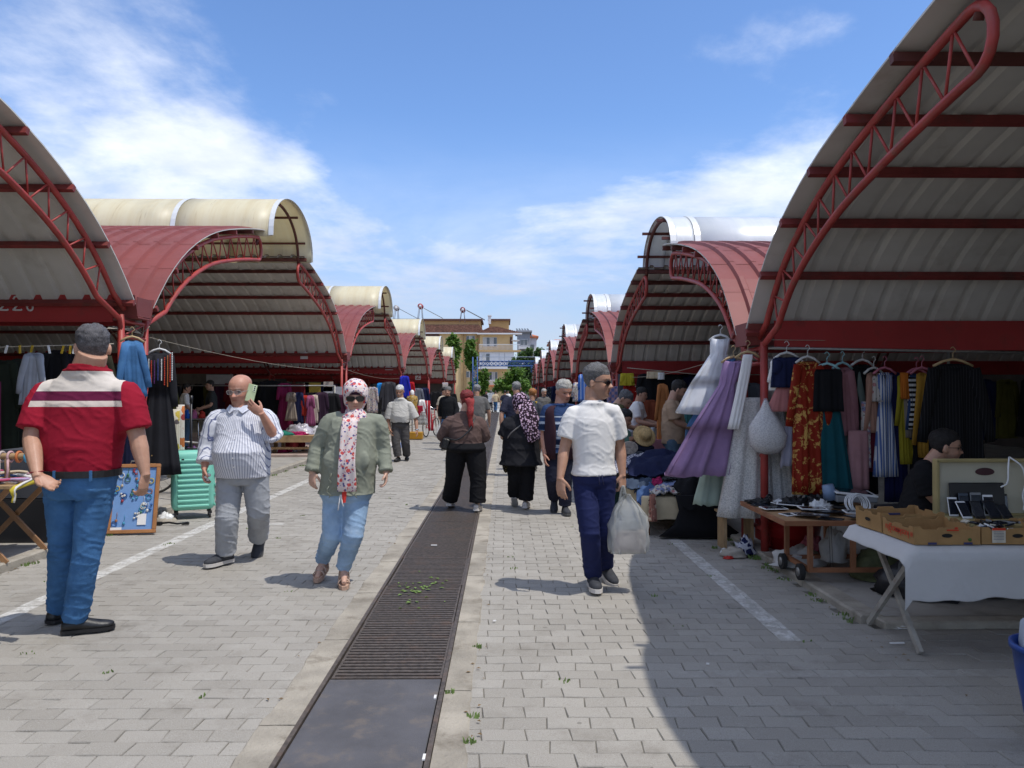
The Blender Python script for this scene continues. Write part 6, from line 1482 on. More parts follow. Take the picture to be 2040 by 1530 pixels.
for i, (x, w, h, rx, fr) in enumerate(((-.24, .062, .125, -14, m_wpl), (-.165, .066, .15, -10, M('slate_phone', (.06, .08, .11), .4)), (-.085, .072, .155, -10, m_gpl), (-.005, .066, .14, -12, m_wpl), (.115, .064, .14, -8, m_plast), (-.205, .066, .13, -40, m_wpl), (-.12, .064, .13, -38, m_plast), (-.02, .075, .14, -42, m_plast), (.06, .07, .12, -48, m_plast), (.25, .066, .13, -25, m_gpl))):
    phone('%s phone propped in the beige case, number %d from its left' % (('white framed', 'slate', 'grey', 'white topped', 'black', 'white edged leaning', 'black leaning', 'wide black leaning', 'flat black', 'grey leaning')[i], i+1) if False else ('white framed phone at the left end of the upper row in the beige case', 'slate blue phone second from the left in the beige case', 'grey phone in the middle of the small black case', 'phone with white top right of the grey one', 'black phone standing alone against the beige lid', 'white edged phone leaning low at the left in the case', 'black phone leaning in the lower row beside the white edged one', 'wide black phone leaning in the middle of the lower row', 'flat black phone lying at the right of the lower row', 'grey phone leaning near the case\'s right edge')[i], 3.20+x, 4.80+(.12 if rx > -20 else .03)-.02*(i == 4)+.06*(i == 4), zt+.075, (rx, 0, random.uniform(-4, 4)), w, h, fr)
for i in range(9):
    b = MB(); b.box((0, 0, 0), (.09, .06, .012), bev=.002); solo('flat_phone', b, random.choice([m_plast, m_scr, m_gpl]), 'flat dark phone, %s from the left along the front of the beige case' % ['first', 'second', 'third', 'fourth', 'fifth', 'sixth', 'seventh', 'eighth', 'ninth'][i], 'phone', (2.96+.06*i, 4.68+random.uniform(-.02, .02), zt+.078), random.uniform(-.4, .4), 'phones lying at the front of the case')
b = MB(); b.tube(catmull([(.16, .17, .46), (.12, .12, .40), (.10, .10, .30), (.05, .09, .27)], 6), .0055, 6); b.tube(catmull([(.16, .17, .46), (.21, .12, .40), (.225, .11, .30), (.20, .10, .20), (.24, .09, .12), (.33, .08, .16), (.30, .08, .20), (.21, .08, .185), (.19, .08, .12)], 6), .0055, 6)
solo('white_cable', b, m_wpl, 'white charging cable looped over the beige lid', 'cable', (3.20, 4.80, zt))
# ---- wheeled wooden cart with tablets
ct = thing('cart', 'orange wooden trolley on small wheels covered with old tablets', 'cart', (2.22, 5.90, .05))
b = MB(); b.box((.50, .54, .478), (1.02, 1.08, .012)); part('table_top', b, m_chip, ct)
for c_, d_ in (((.50, .0, .472), (1.04, .022, .04)), ((.50, 1.08, .472), (1.04, .022, .04)), ((-.01, .54, .472), (.022, 1.06, .04)), ((1.01, .54, .472), (.022, 1.06, .04))): b = MB(); b.box(c_, d_, bev=.003); part('edge_board', b, m_wooda, ct)
for x, y in ((.20, .03), (.20, .52), (.54, .03), (.54, .52), (.92, .03), (.92, .52)): b = MB(); b.box((x, y, .27), (.035, .035, .37)); part('leg', b, m_wooda, ct)
for c_, d_ in (((.56, .03, .10), (.75, .034, .034)), ((.56, .52, .10), (.75, .034, .034)), ((.20, .275, .10), (.034, .46, .034)), ((.92, .275, .10), (.034, .46, .034))): b = MB(); b.box(c_, d_); part('lower_rail', b, m_wooda, ct)
m_tyre = M('black_tyre', (.02, .02, .02), .8, .2, 30)
for x, y in ((.15, .10), (.15, .48), (.97, .10), (.97, .48)):
    b = MB(); b.rings([[(x+dx_, y+rr*math.cos(q), .07+rr*math.sin(q)) for q in np.linspace(0, 2*math.pi, 18, endpoint=False)] for dx_, rr in ((-.02, .05), (-.018, .066), (.018, .066), (.02, .05))]); w_ = part('wheel', b, m_tyre, ct)
    b = MB(); b.cyl((x-.024, y, .07), (x+.024, y, .07), .036, 12); part('rim', b, m_metal, w_)
b = MB(); [b.tube([(.36+.02*i, .06, .46), (.37+.02*i, .05, .12)], .0018, 4) for i in (0, 1)]; part('string', b, m_plast, ct)
zc = .05+.486
def tablet(x, y, rz, w, d, white, lift, lab):
    r = thing('tablet', lab, 'tablet', (x, y, zc+lift), R(rz), 'used tablets lying on the trolley'); r.rotation_euler = (random.uniform(-.05, .05), random.uniform(-.05, .05), R(rz))
    b = MB(); b.box((0, 0, .004), (w, d, .008), bev=.002); part('body', b, m_wpl if white else m_plast, r); b = MB(); b.box((0, 0, .0085), (w*.86, d*.82, .0012)); part('screen', b, m_scr, r)
tl = ['white framed tablet near the front corner of the trolley', 'white tablet overlapping the front corner one', 'black tablet at the front edge under the white ones', 'white tablet in mid trolley', 'black tablet behind the mid white one', 'white tablet on the left edge of the trolley', 'dark teal tablet at the front right', 'white tablet next to the teal one', 'black tablet far left on the trolley', 'white tablet far back', 'black tablet under the crumpled film', 'white tablet at the right under the cable coil', 'black tablet at the very front', 'small white tablet leaning on the pile', 'black slim tablet at the right edge', 'white tablet left of the cup']
for i, (x, y) in enumerate(((2.40, 6.22), (2.46, 6.14), (2.50, 6.05), (2.60, 6.32), (2.66, 6.42), (2.33, 6.48), (2.84, 5.99), (2.88, 6.12), (2.32, 6.72), (2.52, 6.74), (2.72, 6.2), (3.0, 6.2), (2.62, 6.0), (2.75, 6.34), (3.08, 6.05), (2.5, 6.55))):
    tablet(x, y, random.uniform(-35, 35), random.uniform(.17, .24), random.uniform(.12, .16), i in (0, 1, 3, 5, 7, 9, 11, 13, 15), .002+.012*(i % 4), tl[i])
def lump(name, label, cat, c, r, mat, seed=0, k=3.0, amp=.35, n=16, m=11, group=None, flat=True):
    b = MB(); rings = []
    for i in range(m):
        ph = -math.pi/2*(.98 if not flat else .35)+(math.pi/2*(1+(.98 if not flat else .35)))*i/(m-1)*.985; ring = []
        for j in range(n):
            a = 2*math.pi*j/n; p = Vector((math.cos(ph)*math.cos(a), math.cos(ph)*math.sin(a), math.sin(ph))); q = 1+amp*noise.noise(p*k+Vector((seed, 0, 0)))+amp*.5*noise.noise(p*k*2.6+Vector((0, seed, 0)))
            ring.append((p.x*r[0]*q, p.y*r[1]*q, max(p.z*r[2]*q, 0 if flat else -9)))
        rings.append(ring)
    b.rings(rings, smooth=True); return solo(name, b, mat, label, cat, c, 0, group)
lump('black_charger', 'tangled black chargers at the far left corner of the trolley', 'charger', (2.36, 6.85, zc), (.10, .07, .05), m_plast, 3, 5, .8, 24, 14)
lump('headset', 'black and white headset lump in the middle of the trolley', 'headset', (2.56, 6.62, zc+.01), (.11, .07, .07), m_plast, 8, 5, .8, 24, 14)
lump('crumpled_film', 'crumpled white film in mid trolley', 'wrapper', (2.74, 6.5, zc+.01), (.09, .06, .06), m_wpl, 5, 5, .8, 24, 14)
lump('black_adapter', 'heap of black adapters behind the crumpled film', 'adapter', (2.85, 6.72, zc), (.16, .09, .08), m_plast, 11, 5, .8, 28, 14)
lump('white_adapter', 'white adapter pieces left of the headset', 'adapter', (2.52, 6.84, zc), (.07, .05, .035), m_wpl, 15, 5, .8, 20, 12)
for i, (x, y, s, rz, m_) in enumerate(((2.30, 6.90, .16, 20, m_plast), (2.68, 6.88, .2, -10, m_wpl), (2.42, 6.62, .14, 40, m_plast), (2.95, 6.5, .2, -30, m_plast))):
    b = MB(); b.box((0, 0, .01), (s, .08, .02), bev=.004); solo('gadget', b, m_, ('black router on the far left corner of the trolley', 'long white strip along the back of the trolley', 'dark gadget left of the headset', 'dark keyboard-like slab near the cup')[i], 'gadget', (x, y, zc+.01), R(rz))
for i, (x, y) in enumerate(((2.45, 6.93), (2.63, 6.78))): b = MB(); b.tube([(.03*math.cos(q), 0, .03+.03*math.sin(q)) for q in np.linspace(0, 6.283, 14, endpoint=False)], .012, 6, loop=True); solo('speaker_ring', b, m_plast, ('round black speaker standing at the back of the trolley', 'round black earpiece beside the headset')[i], 'speaker', (x, y, zc+.01), R(30))
b = MB(); b.lathe([(.048, 0), (.062, .13), (.058, .13), (.045, .01)], n=20); o = solo('cup', b, M('pale_blue_cup', (.22, .31, .46), .5, .05), 'pale blue plastic cup upturned on the black adapters', 'cup', (2.86, 6.62, zc+.20)); o.rotation_euler = (R(180), R(-12), 0)
b = MB()
for i in range(9): r_ = .07+.008*random.uniform(-1, 1); ox, oz, ti = random.uniform(-.015, .015), random.uniform(-.01, .01), random.uniform(-.35, .35); b.tube([(ox+r_*math.cos(q), .03*math.sin(q+ti)+.012*i-.05, .085+oz+r_*math.sin(q)) for q in np.linspace(0, 6.283, 20, endpoint=False)], .0045, 5, loop=True)
solo('cable_coil', b, m_wpl, 'coil of white cable at the right end of the trolley', 'cable', (2.92, 6.2, zc+.01))
b = MB(); b.box((0, 0, .03), (.34, .26, .06), bev=.008); b2 = thing('scanner', 'grey flatbed scanner stacked behind the cable coil', 'scanner', (3.08, 6.62, zc+.06), R(-8)); part('body', b, m_gpl, b2); b = MB(); b.box((0, .0, .075), (.35, .27, .016), (R(3), R(5), 0), bev=.004); part('lid', b, m_wpl, b2); b = MB(); b.box((0, 0, .086), (.28, .2, .004), (R(3), R(5), 0)); part('glass', b, m_scr, b2)
b = MB(); b.box((0, 0, .03), (.40, .30, .06), bev=.01); solo('black_laptop_pile', b, m_plast, 'black equipment stacked right of the scanner', 'equipment', (3.38, 6.3, zc), R(12)); b = MB(); b.box((0, 0, .0), (.06, .05, .05), bev=.006); solo('white_plug', b, m_wpl, 'white power plug in front of the scanner', 'plug', (3.0, 6.05, zc+.05), .3)
b = MB(); b.box((0, 0, -.01), (.5, .5, .02)); b.box((0, 0, -.26), (.42, .42, .5)); solo('side_crate', b, m_plast, 'black crate carrying the equipment beside the trolley', 'crate', (3.45, 6.35, .055+.43+.05), R(5))
# under and beside the cart
b = MB(); b.lathe([(.25, 0), (.285, .20), (.295, .245), (.305, .25), (.305, .262), (.28, .262), (.265, .05), (0, .03)], n=32); solo('red_tub', b, M('red_plastic', (.34, .012, .014), .4, .08, 4), 'round red plastic tub behind the trolley', 'tub', (2.80, 7.35, .05))
b = MB(); b.box((0, 0, .14), (.012, .42, .22)); solo('red_board', b, m_redb, 'red board standing between the two post feet', 'board', (2.56, 7.42, .05))
lump('clear_sack', 'grey translucent sack under the trolley', 'bag', (2.72, 6.18, .17), (.10, .10, .26), m_bag, 21, 2.2, .4, 22, 14); lump('cloth_roll', 'off-white cloth bundle lying under the trolley', 'bundle', (2.55, 6.5, .06), (.22, .12, .15), m_sheet, 24, 2.4, .4, 22, 12)
lump('pink_cloth', 'pink and white cloth scrap under the trolley', 'cloth', (2.78, 6.75, .10), (.10, .08, .16), M('pink_print', (.46, .13, .18), .9, .5, 14), 25, 3, .5, 20, 12); lump('dark_sack', 'dark sack on the floor under the white table', 'bag', (3.1, 5.6, .05), (.3, .22, .26), m_plast, 27, 2, .4, 20, 12)
lump('green_bag', 'olive and white bag on the floor right of the trolley', 'bag', (3.05, 6.1, .05), (.22, .16, .22), M('olive_bag', (.12, .13, .06), .8, .5, 5), 29, 2, .4, 20, 12)
for i in range(3): b = MB(); b.box((0, 0, .012+.028*i), (.24, .18, .024), bev=.008); solo('folded_cloth', b, m_white, ('lowest', 'middle', 'topmost')[i]+' folded white cloth in the stack at the red post foot', 'cloth', (2.27, 7.36, .40), R(i*4))
b = MB(); b.box((0, 0, 0), (.34, .26, .02)); b.box((-.13, 0, -.18), (.03, .22, .34)); b.box((.13, 0, -.18), (.03, .22, .34)); solo('small_bench', b, m_wood, 'small timber bench holding folded white cloths', 'bench', (2.27, 7.36, .385))
# ---- heap of clothes on the low table beside the kerb
ht = thing('low_table', 'low table draped in cream cloth under the heap of clothes', 'table', (1.98, 8.9, 0))
b = MB(); b.box((0, 0, .40), (.92, 1.5, .03)); part('table_top', b, m_chip, ht)
for x in (-.40, .40):
    for y in (-.68, .68): b = MB(); b.cyl((x, y, 0), (x, y, .39), .02, 6); part('leg', b, m_wooda, ht)
b = MB(); per = []
for k in range(60):
    f = k/60*4; s, q = int(f), f-int(f); hx, hy = .475, .775
    per.append([(-hx+2*hx*q, -hy), (hx, -hy+2*hy*q), (hx-2*hx*q, hy), (-hx, hy-2*hy*q)][s])
rings = [[(x*.2, y*.2, .424) for x, y in per], [(x*.98, y*.98, .422) for x, y in per], [(x*1.0, y*1.0, .41) for x, y in per], [(x*(1.02+.02*math.sin(i*1.1)), y*(1.012+.012*math.sin(i*1.3)), .30) for i, (x, y) in enumerate(per)], [(x*(1.03+.03*math.sin(i*1.1)), y*(1.02+.018*math.sin(i*1.3)), .18+.03*noise.noise((i*.3, 1, 1))) for i, (x, y) in enumerate(per)]]
b.rings(rings, smooth=True, caps=False); solo('cream_cloth', b, cloth('cream_cloth', (.50, .42, .28)), 'cream cloth hanging round the low heap table', 'tablecloth', (1.98, 8.9, .0))
def drape(name, label, c, r, mat, seed, amp=.22, k=3.2, sag=0):
    """crumpled cloth thrown on the heap: a folded sheet with thickness"""
    N = 34; b = MB(); top = []; rngs = [(seed*1.3, seed*.7)]
    for j in range(N+1):
        for i in range(N+1):
            x, y = i/N*2-1, j/N*2-1; d = max(abs(x)*.75+abs(y)*.25, abs(y)*.75+abs(x)*.25, math.hypot(x, y)*.9); n_ = noise.noise((x*k+seed, y*k, seed)); n2 = abs(noise.noise((x*k*1.7, y*k*1.9+seed, 4)))
            e = 1+.22*noise.noise((x*1.5+seed, y*1.5, 9)); z = r[2]*max(0, 1-d**2.2)+amp*r[2]*(n_*1.3-n2*1.1)*(1-d*.4)-sag*max(0, -y-.45)*1.9*(1-abs(x)*.4)
            top.append((x*r[0]*e, y*r[1]*e, z))
    W1 = N+1; b.add(top, [(j*W1+i, j*W1+i+1, (j+1)*W1+i+1, (j+1)*W1+i) for j in range(N) for i in range(N)], smooth=True); b.add([(x, y, z-.012) for x, y, z in top], [(j*W1+i, (j+1)*W1+i, (j+1)*W1+i+1, j*W1+i+1) for j in range(N) for i in range(N)], smooth=True)
    return solo(name, b, mat, label, 'clothes', c, 0, 'clothes heaped on the low table')
m_navyc = cloth('navy_cloth', (.012, .016, .05)); m_pblue = cloth('pale_blue_cloth', (.22, .27, .44)); m_mag = cloth('magenta_cloth', (.32, .02, .09))
drape('garment', 'grey gingham garment on the far left of the heap', (1.78, 9.35, .60), (.45, .42, .20), m_ging, 1); drape('garment', 'big navy garment on top of the heap', (1.95, 9.0, .62), (.55, .62, .22), m_navyc, 2, .3)
drape('garment', 'steel blue garment at the heap\'s left corner', (1.62, 8.6, .50), (.22, .30, .10), cloth('steel_cloth', (.05, .07, .11)), 3, .4); drape('garment', 'denim blue garment hanging at the left edge of the heap', (1.60, 8.35, .44), (.14, .18, .10), cc('mid denim blue', (.06, .11, .24)), 4, .4, sag=.12)
drape('garment', 'magenta garment poking out at the left of the heap', (1.74, 8.42, .53), (.10, .10, .08), m_mag, 5, .5); drape('garment', 'pale blue garment near the front of the heap', (1.86, 8.32, .52), (.15, .12, .06), m_pblue, 6, .5); drape('garment', 'white printed garment at the front left of the heap', (1.76, 8.22, .47), (.16, .12, .07), m_flp, 7, .5)
drape('garment', 'black spangled garment across the middle of the heap', (2.06, 8.45, .60), (.30, .22, .13), cloth_pat('black_spangle', p_leopard((.05, .05, .055), (.008, .008, .01), 60)), 8, .45); drape('garment', 'black garment falling over the front of the heap', (2.10, 8.30, .50), (.27, .30, .14), m_black, 9, .3, sag=.22)
drape('garment', 'white garment on the right of the heap', (2.33, 8.7, .50), (.10, .18, .08), m_pblue, 10, .5); drape('garment', 'dark floral garment at the back of the heap', (2.15, 9.35, .58), (.35, .35, .16), m_flw, 12, .4)
drape('garment', 'navy and white garment hanging off the heap\'s right end', (2.30, 8.35, .30), (.16, .14, .12), m_flw, 13, .5)
b = MB(); rings = [[(x*1.0+.02*math.sin(i), y, z) for i, (x, y) in enumerate([(.24*math.cos(q)*w_, .05*math.sin(q)*w_-.06*(1-z)) for q in np.linspace(0, 2*math.pi, 30, endpoint=False)])] for z, w_ in ((.46, 1.1), (.3, .95), (.15, 1.2), (.03, 1.9))]
b.rings(rings, smooth=True); solo('black_cloth', b, m_black, 'black cloth hanging from the heap down to the paving', 'cloth', (2.10, 8.08, -.01))
b = MB()
for i in range(9): b.tube([(.0+.012*(i % 2), 0, .20-.022*i), (.045-.012*(i % 2), -.004, .188-.022*i)], .007, 5)
part('lacing', b, m_plast, bpy.data.objects['cream_cloth'], 'zigzag of black cord', (1.56-1.98, 8.10-8.9, .19)); garment('brown patterned scarf hanging at the heap table\'s left corner', 1300, 985, 1038, 8.05, cloth_pat('brown_patterned', p_flower((.30, .14, .11), [(.55, .45, .35), (.12, .05, .04)], 20, .4)), 'panel', .18, 30, name='scarf', cat='scarf')
# litter at the kerb
b = MB(); b.lathe([(.032, 0), (.043, .085), (.040, .085), (.03, .008)], n=16); o = solo('paper_cup', b, m_wpl, 'white paper cup lying on the paving before the heap table', 'cup', (2.13, 8.12, .042)); o.rotation_euler = (R(75), 0, R(35))
lump('stone', 'rough grey stone lying by the post foot', 'stone', (2.18, 7.12, 0), (.12, .09, .08), m_conc, 31, 2, .4); lump('navy_rag', 'navy and white rag on the stone by the post', 'rag', (2.30, 7.16, .02), (.09, .08, .14), cloth_pat('navy_white_rag', p_leopard((.5, .5, .55), (.02, .025, .08), 12)), 33, 3, .6, 24, 14)
lump('red_wrapper', 'small red wrapper in front of the stone', 'wrapper', (2.10, 7.02, 0), (.05, .035, .025), M('red_wrap', (.5, .03, .02), .5), 35, 3, .5); lump('white_wrapper', 'white crumpled wrapper left of the stone', 'wrapper', (2.11, 7.2, 0), (.035, .035, .06), m_wpl, 36, 3, .6); lump('crumpled_paper', 'crumpled white paper by the table leg foot', 'paper', (2.62, 4.98, 0), (.09, .05, .035), m_white, 38, 4, .7, 20, 12)
for i, (x, y) in enumerate(((2.42, 4.62), (1.16, 4.28), (-.70, 7.62), (-.335, 3.2), (-.06, 5.1), (-.345, 3.83))): b = MB(); b.box((0, 0, .005), ((.09, .016, .06, .012, .022, .012)[i], (.012, .012, .02, .05, .012, .04)[i], .006)); solo('paper_scrap', b, m_white, ('long white paper strip near the table leg', 'tiny white scrap on the shaded paving', 'white scrap lying on the grate', 'white scrap on the lower right edge of the steel plate', 'white chip beside the right-hand edging', 'white scrap at the upper right of the steel plate')[i], 'scrap', (x, y, .006), random.uniform(-.6, .6) if i in (0, 1, 4) else 0)
bk = thing('bucket', 'blue plastic bucket with a pale bag inside at the right edge', 'bucket', (2.365, 3.2, 0))
b = MB(); b.lathe([(.10, .0), (.125, .18), (.155, .36), (.165, .44), (.176, .445), (.176, .47), (.163, .47), (.15, .42), (.10, .05)], n=30); part('pail', b, M('blue_plastic', (.018, .06, .27), .35, .08, 3), bk)
b = MB(); b.rings([[(.15*k_*math.cos(q)*(1+.08*math.sin(5*q+k_*4)), .15*k_*math.sin(q)*(1+.08*math.sin(4*q)), z) for q in np.linspace(0, 6.283, 24, endpoint=False)] for k_, z in ((.9, .35), (1.0, .46), (.95, .54), (.6, .60), (.15, .615))], smooth=True); o = solo('pale_bag', b, cloth('pale_blue_white', (.42, .47, .55)), 'pale bag bulging out of the blue bucket', 'bag', (2.375, 3.2, 0))
# ---- second right-hand shed
r2 = thing('clothes_line', 'clothes line strung inside the second right-hand shed', 'line', (2.6, 15.2, 0)); b = MB(); b.tube([(-.1, 0, 2.05), (1.2, -.2, 1.92), (3.6, -.6, 1.88)], .008, 5); part('rope', b, m_rope, r2)
GR = 'clothes hung in the second right-hand shed'
for a in (('yellow T-shirt hung at the top left of the second right shed', 1250, 742, 768, 14.6, cc('lemon', (.44, .36, .03)), 'shirt', .62, 0, 0, .15), ('red dress with white dots below the yellow T-shirt', 1262, 764, 838, 14.7, m_dots, 'dress', .95, 0, .08, .4), ('wide black garment beside the red dotted dress', 1296, 743, 812, 14.4, m_black, 'coat', 1.05, 0, 0, .3),
          ('beige cloth over the black garment', 1304, 740, 754, 14.3, m_cream, 'panel', .7, 0, 0, 0), ('white scrap cloth right of the beige cloth', 1318, 742, 756, 14.25, m_white, 'panel', .3, 0, 0, 0), ('long orange dress hanging before the glassware table', 1320, 762, 886, 11.9, cc('apricot', (.52, .20, .07)), 'coat', .42, 20, 0, .55), ('russet dress behind the glassware', 1290, 795, 850, 14.2, cc('russet', (.20, .05, .025)), 'coat', .75, 0, 0, .5),
          ('teal scarf hanging behind the tan polo man', 1370, 808, 850, 11.6, cc('sea green', (.06, .19, .19)), 'panel', .36, 0, 0, 0), ('sky blue cloth below the teal scarf', 1372, 846, 888, 11.62, cc('sky', (.10, .20, .36)), 'panel', .25, 0, 0, 0), ('dark floral dress behind the tan polo man', 1364, 845, 905, 11.8, m_flw, 'dress', .6, 0, 0, 0), ('dark speckled skirt right of the teal scarf', 1388, 812, 905, 11.9, m_flw, 'coat', .62, 0, 0, 0), ('maroon cloth under the white tulle', 1402, 818, 870, 11.7, cc('maroon', (.12, .012, .02)), 'panel', .32, 0, 0, 0),
          ('bright blue patterned dress at the second post', 1163, 744, 800, 16.0, cloth_pat('cobalt_white', p_stripe((.05, .14, .46), (.4, .46, .6), 14, .2)), 'coat', .5, 0, 0, .3), ('lilac plaid shirt beyond the sunglasses man', 1224, 768, 806, 15.6, cloth_pat('plaid', p_check((.44, .28, .32), (.16, .18, .36), 16)), 'shirt', .62, 0, 0, .45), ('grey cloth left of the yellow T-shirt', 1238, 745, 790, 14.9, m_slate, 'panel', .34, 0, 0, 0), ('cream embroidered blouse beside the second post', 1152, 760, 800, 16.3, m_flp, 'shirt', .5, 0, 0, .3)):
    garment(a[0], a[1], a[2], a[3], a[4], a[5], a[6], a[7], a[8], a[9], sleeve=a[10], group=GR)
gt = thing('stall_table', 'table under a pink cloth set with glassware', 'table', (2.25, 12.2, .05)); b = MB(); b.box((0, 0, .74), (1.0, .9, .03)); part('table_top', b, m_chip, gt)
for x in (-.45, .45):
    for y in (-.4, .4): b = MB(); b.cyl((x, y, 0), (x, y, .73), .02, 6); part('leg', b, m_wooda, gt)
b = MB(); b.rings([[(x*s, y*s2, z) for x, y in [(-.52, -.47), (0, -.475), (.52, -.47), (.52, .47), (0, .475), (-.52, .47)]] for s, s2, z in ((.95, .95, .762), (1, 1, .758), (1.01, 1.01, .60), (1.03, 1.02, .38))], caps=False); b.add([(-.5, -.45, .7625), (.5, -.45, .7625), (.5, .45, .7625), (-.5, .45, .7625)], [(0, 1, 2, 3)]); solo('pink_tablecloth', b, cloth('rose_cloth', (.30, .13, .15)), 'dusty pink cloth over the glassware table', 'tablecloth', (2.25, 12.2, .05))
m_glas = M('pale_glass', (.42, .45, .48), .12, .3, 9, spec=.9)
for i in range(15): b = MB(); h = random.uniform(.08, .2); rr = random.uniform(.03, .06); b.lathe([(rr*.7, 0), (rr*.3, .015), (rr*.5, h*.35), (rr, h), (rr*.9, h), (rr*.45, h*.4)], n=10); solo('glass', b, m_glas, 'clear glass standing in a row on the pink-clothed table', 'glass', (1.82+.061*i, 11.9+random.uniform(-.06, .35), .815), 0, 'glassware on the pink cloth')
b = MB(); 
for i in range(5): b.tube([((.10-.018*i)*math.cos(q), -.25, (.075-.014*i)*math.sin(q)) for q in np.linspace(0, 6.283, 24, endpoint=False)], .0075, 5, loop=True)
b.rings([[(.105*math.cos(q)*k_, y, .08*math.sin(q)*k_) for q in np.linspace(0, 6.283, 24, endpoint=False)] for y, k_ in ((-.245, .05), (-.244, .98), (.3, .98), (.3, .05))]); rg = solo('rolled_rug', b, M('cream_rug', (.46, .40, .34), .95, .3, 30, .4, 90), 'rolled cream rug with a spiral end beside the seated person', 'rug', W(1255, 892, 9.75)+Vector((0, .25, 0)))
b = MB(); b.box((0, 0, .23), (.34, .5, .46)); solo('grey_crate', b, m_slate, 'grey crate under the rolled rug', 'crate', (1.64, 10.0, .32)); b = MB(); b.box((0, 0, .16), (.40, .45, .32)); solo('green_crate', b, cloth('dark_green_crate', (.03, .06, .05)), 'dark green crate at the very front of the stall', 'crate', (1.64, 9.95, 0))
cb = thing('cardboard_box', 'open cardboard box of dark goods behind the clothes heap', 'box', (2.10, 10.2, .50)); b = MB(); [b.box(*q) for q in (((0, -.17, .08), (.26, .006, .16)), ((0, .17, .08), (.26, .006, .16)), ((-.13, 0, .08), (.006, .34, .16)), ((.13, 0, .08), (.006, .34, .16)), ((0, 0, .005), (.25, .33, .008)))]; part('carton', b, m_card, cb); lump('dark_goods', 'dark shoes piled in the cardboard box', 'goods', (2.10, 10.2, .60), (.14, .18, .12), m_plast, 41, 4, .6)
b = MB(); b.box((0, 0, .24), (.6, .6, .48)); solo('stand', b, m_slate, 'dark stand carrying the cardboard box', 'stand', (2.15, 10.25, 0))
for i in range(5): lump('shoe_pair', 'small pale shoe on the ground by the seated person', 'shoe', (1.55+.09*i, 9.62+.03*(i % 2), .0), (.045, .11, .06), random.choice([m_wpl, m_gpl, m_plast]), 50+i, 2, .3, 14, 9, 'shoes laid out by the rolled rug')
# ---- left side, first shed
cl = thing('clothes_line', 'pegged clothes line along the first left-hand shed', 'line', (-4.4, 8.35, 0)); b = MB(); b.tube([(-4, -.4, 2.02), (-1.2, -.1, 2.04), (.0, .2, 2.10)], .006, 5); part('rope', b, m_rope, cl)
m_ypeg = M('yellow_peg', (.50, .33, .02), .5)
for i, x in enumerate((-1.32, -1.22, -1.10, -1.0, -.86, -.74, -.56, -.42, -.34, -.30)): b = MB(); b.box((x, -.13+.08*(x+1.2), 2.02), (.016, .02, .09), (0, random.uniform(-.3, .3), 0)); part('peg', b, m_ypeg if i % 3 else m_wpl, cl)
GL = 'clothes pegged under number 226'
for a in (('dark green coat at the far left of the pegged line', 14, 715, 905, 8.4, cc('dark green', (.022, .028, .020)), 'coat', .75, 0, 0, .5), ('charcoal green blouse second from the left on the line', 48, 712, 890, 8.5, cc('charcoal green', (.03, .033, .028)), 'coat', .62, 0, 0, .5), ('pale blue-grey blouse with silver studs pegged on the line', 74, 700, 806, 8.2, cc('ice grey', (.33, .36, .42)), 'shirt', .52, 0, -.05, .42), ('black dress pegged right of the pale blouse', 118, 695, 900, 8.4, m_black, 'coat', .60, 0, 0, .5), ('dark dress just left of the post', 158, 700, 915, 8.5, cc('ink', (.015, .015, .022)), 'coat', .6, 0, 0, .5), ('magenta cloth at the left edge of the picture', -6, 760, 905, 8.0, cc('plum magenta', (.15, .015, .06)), 'panel', .40, 0, 0, 0), ('dark olive garment behind the broad man', 205, 702, 930, 8.7, cc('dark olive', (.03, .03, .02)), 'coat', .6, 0, 0, .5),
          ('blue denim jacket on a hanger tied to the left post', 267, 676, 790, 8.45, m_jean, 'shirt', .52, 25, .05, .50), ('pale blue shirt behind the denim jacket', 253, 716, 805, 8.5, cc('powder blue', (.30, .38, .50)), 'shirt', .36, 20, 0, 0), ('navy dress below the denim jacket', 268, 790, 940, 8.55, cc('midnight', (.012, .015, .04)), 'coat', .52, 20, 0, 0), ('yellow and white scarf hanging beside the black dress', 350, 815, 950, 9.35, cloth_pat('yellow_white', p_flower((.56, .52, .42), [(.44, .34, .06), (.12, .10, .10)], 8, .4)), 'panel', .34, 20, 0, 0), ('white and orange printed cloth near the suitcase', 363, 806, 915, 9.5, cloth_pat('orange_white', p_flower((.58, .54, .48), [(.46, .15, .05), (.3, .05, .05)], 8, .5)), 'panel', .24, 20, 0, 0)):
    garment(a[0], a[1], a[2], a[3], a[4], a[5], a[6], a[7], a[8], a[9], sleeve=a[10], group=GL, hang=h_wood if 'denim jacket on' in a[0] else None)
bd = garment('long black dress with coloured embroidery hanging from the left post', 321, 700, 945, 9.05, m_blackl, 'dress', .80, 20, .0, sleeve=.62, sang=8, amp=.02, pleats=9, dep=.05, hang=h_w, group=GL)
for i, (x, z0, z1, m_) in enumerate(((-.10, -.10, -.30, m_white), (-.075, -.12, -.42, m_redprint), (-.045, -.12, -.40, M('purple_thread', (.12, .03, .16), .8)), (-.01, -.10, -.36, M('blue_thread', (.05, .07, .26), .8)), (.025, -.10, -.36, m_white), (.055, -.08, -.42, m_redprint), (.085, -.06, -.44, M('orange_thread', (.5, .16, .04), .8)), (.11, -.04, -.38, m_redprint), (.13, -.02, -.36, m_white))):
    b = MB(); n = 16; [b.box((x*1.1-.0, -.052-.004*math.sin(k*.6), z0+(z1-z0)*k/n), (.011, .006, abs(z1-z0)/n*.72)) for k in range(n)]; part('embroidery', b, m_, bd)
b = MB(); 
for k in range(7): b.tube([(0, 0, .0), (random.uniform(-.06, .08), random.uniform(-.04, .04), random.uniform(-.12, .08))], .004, 4)
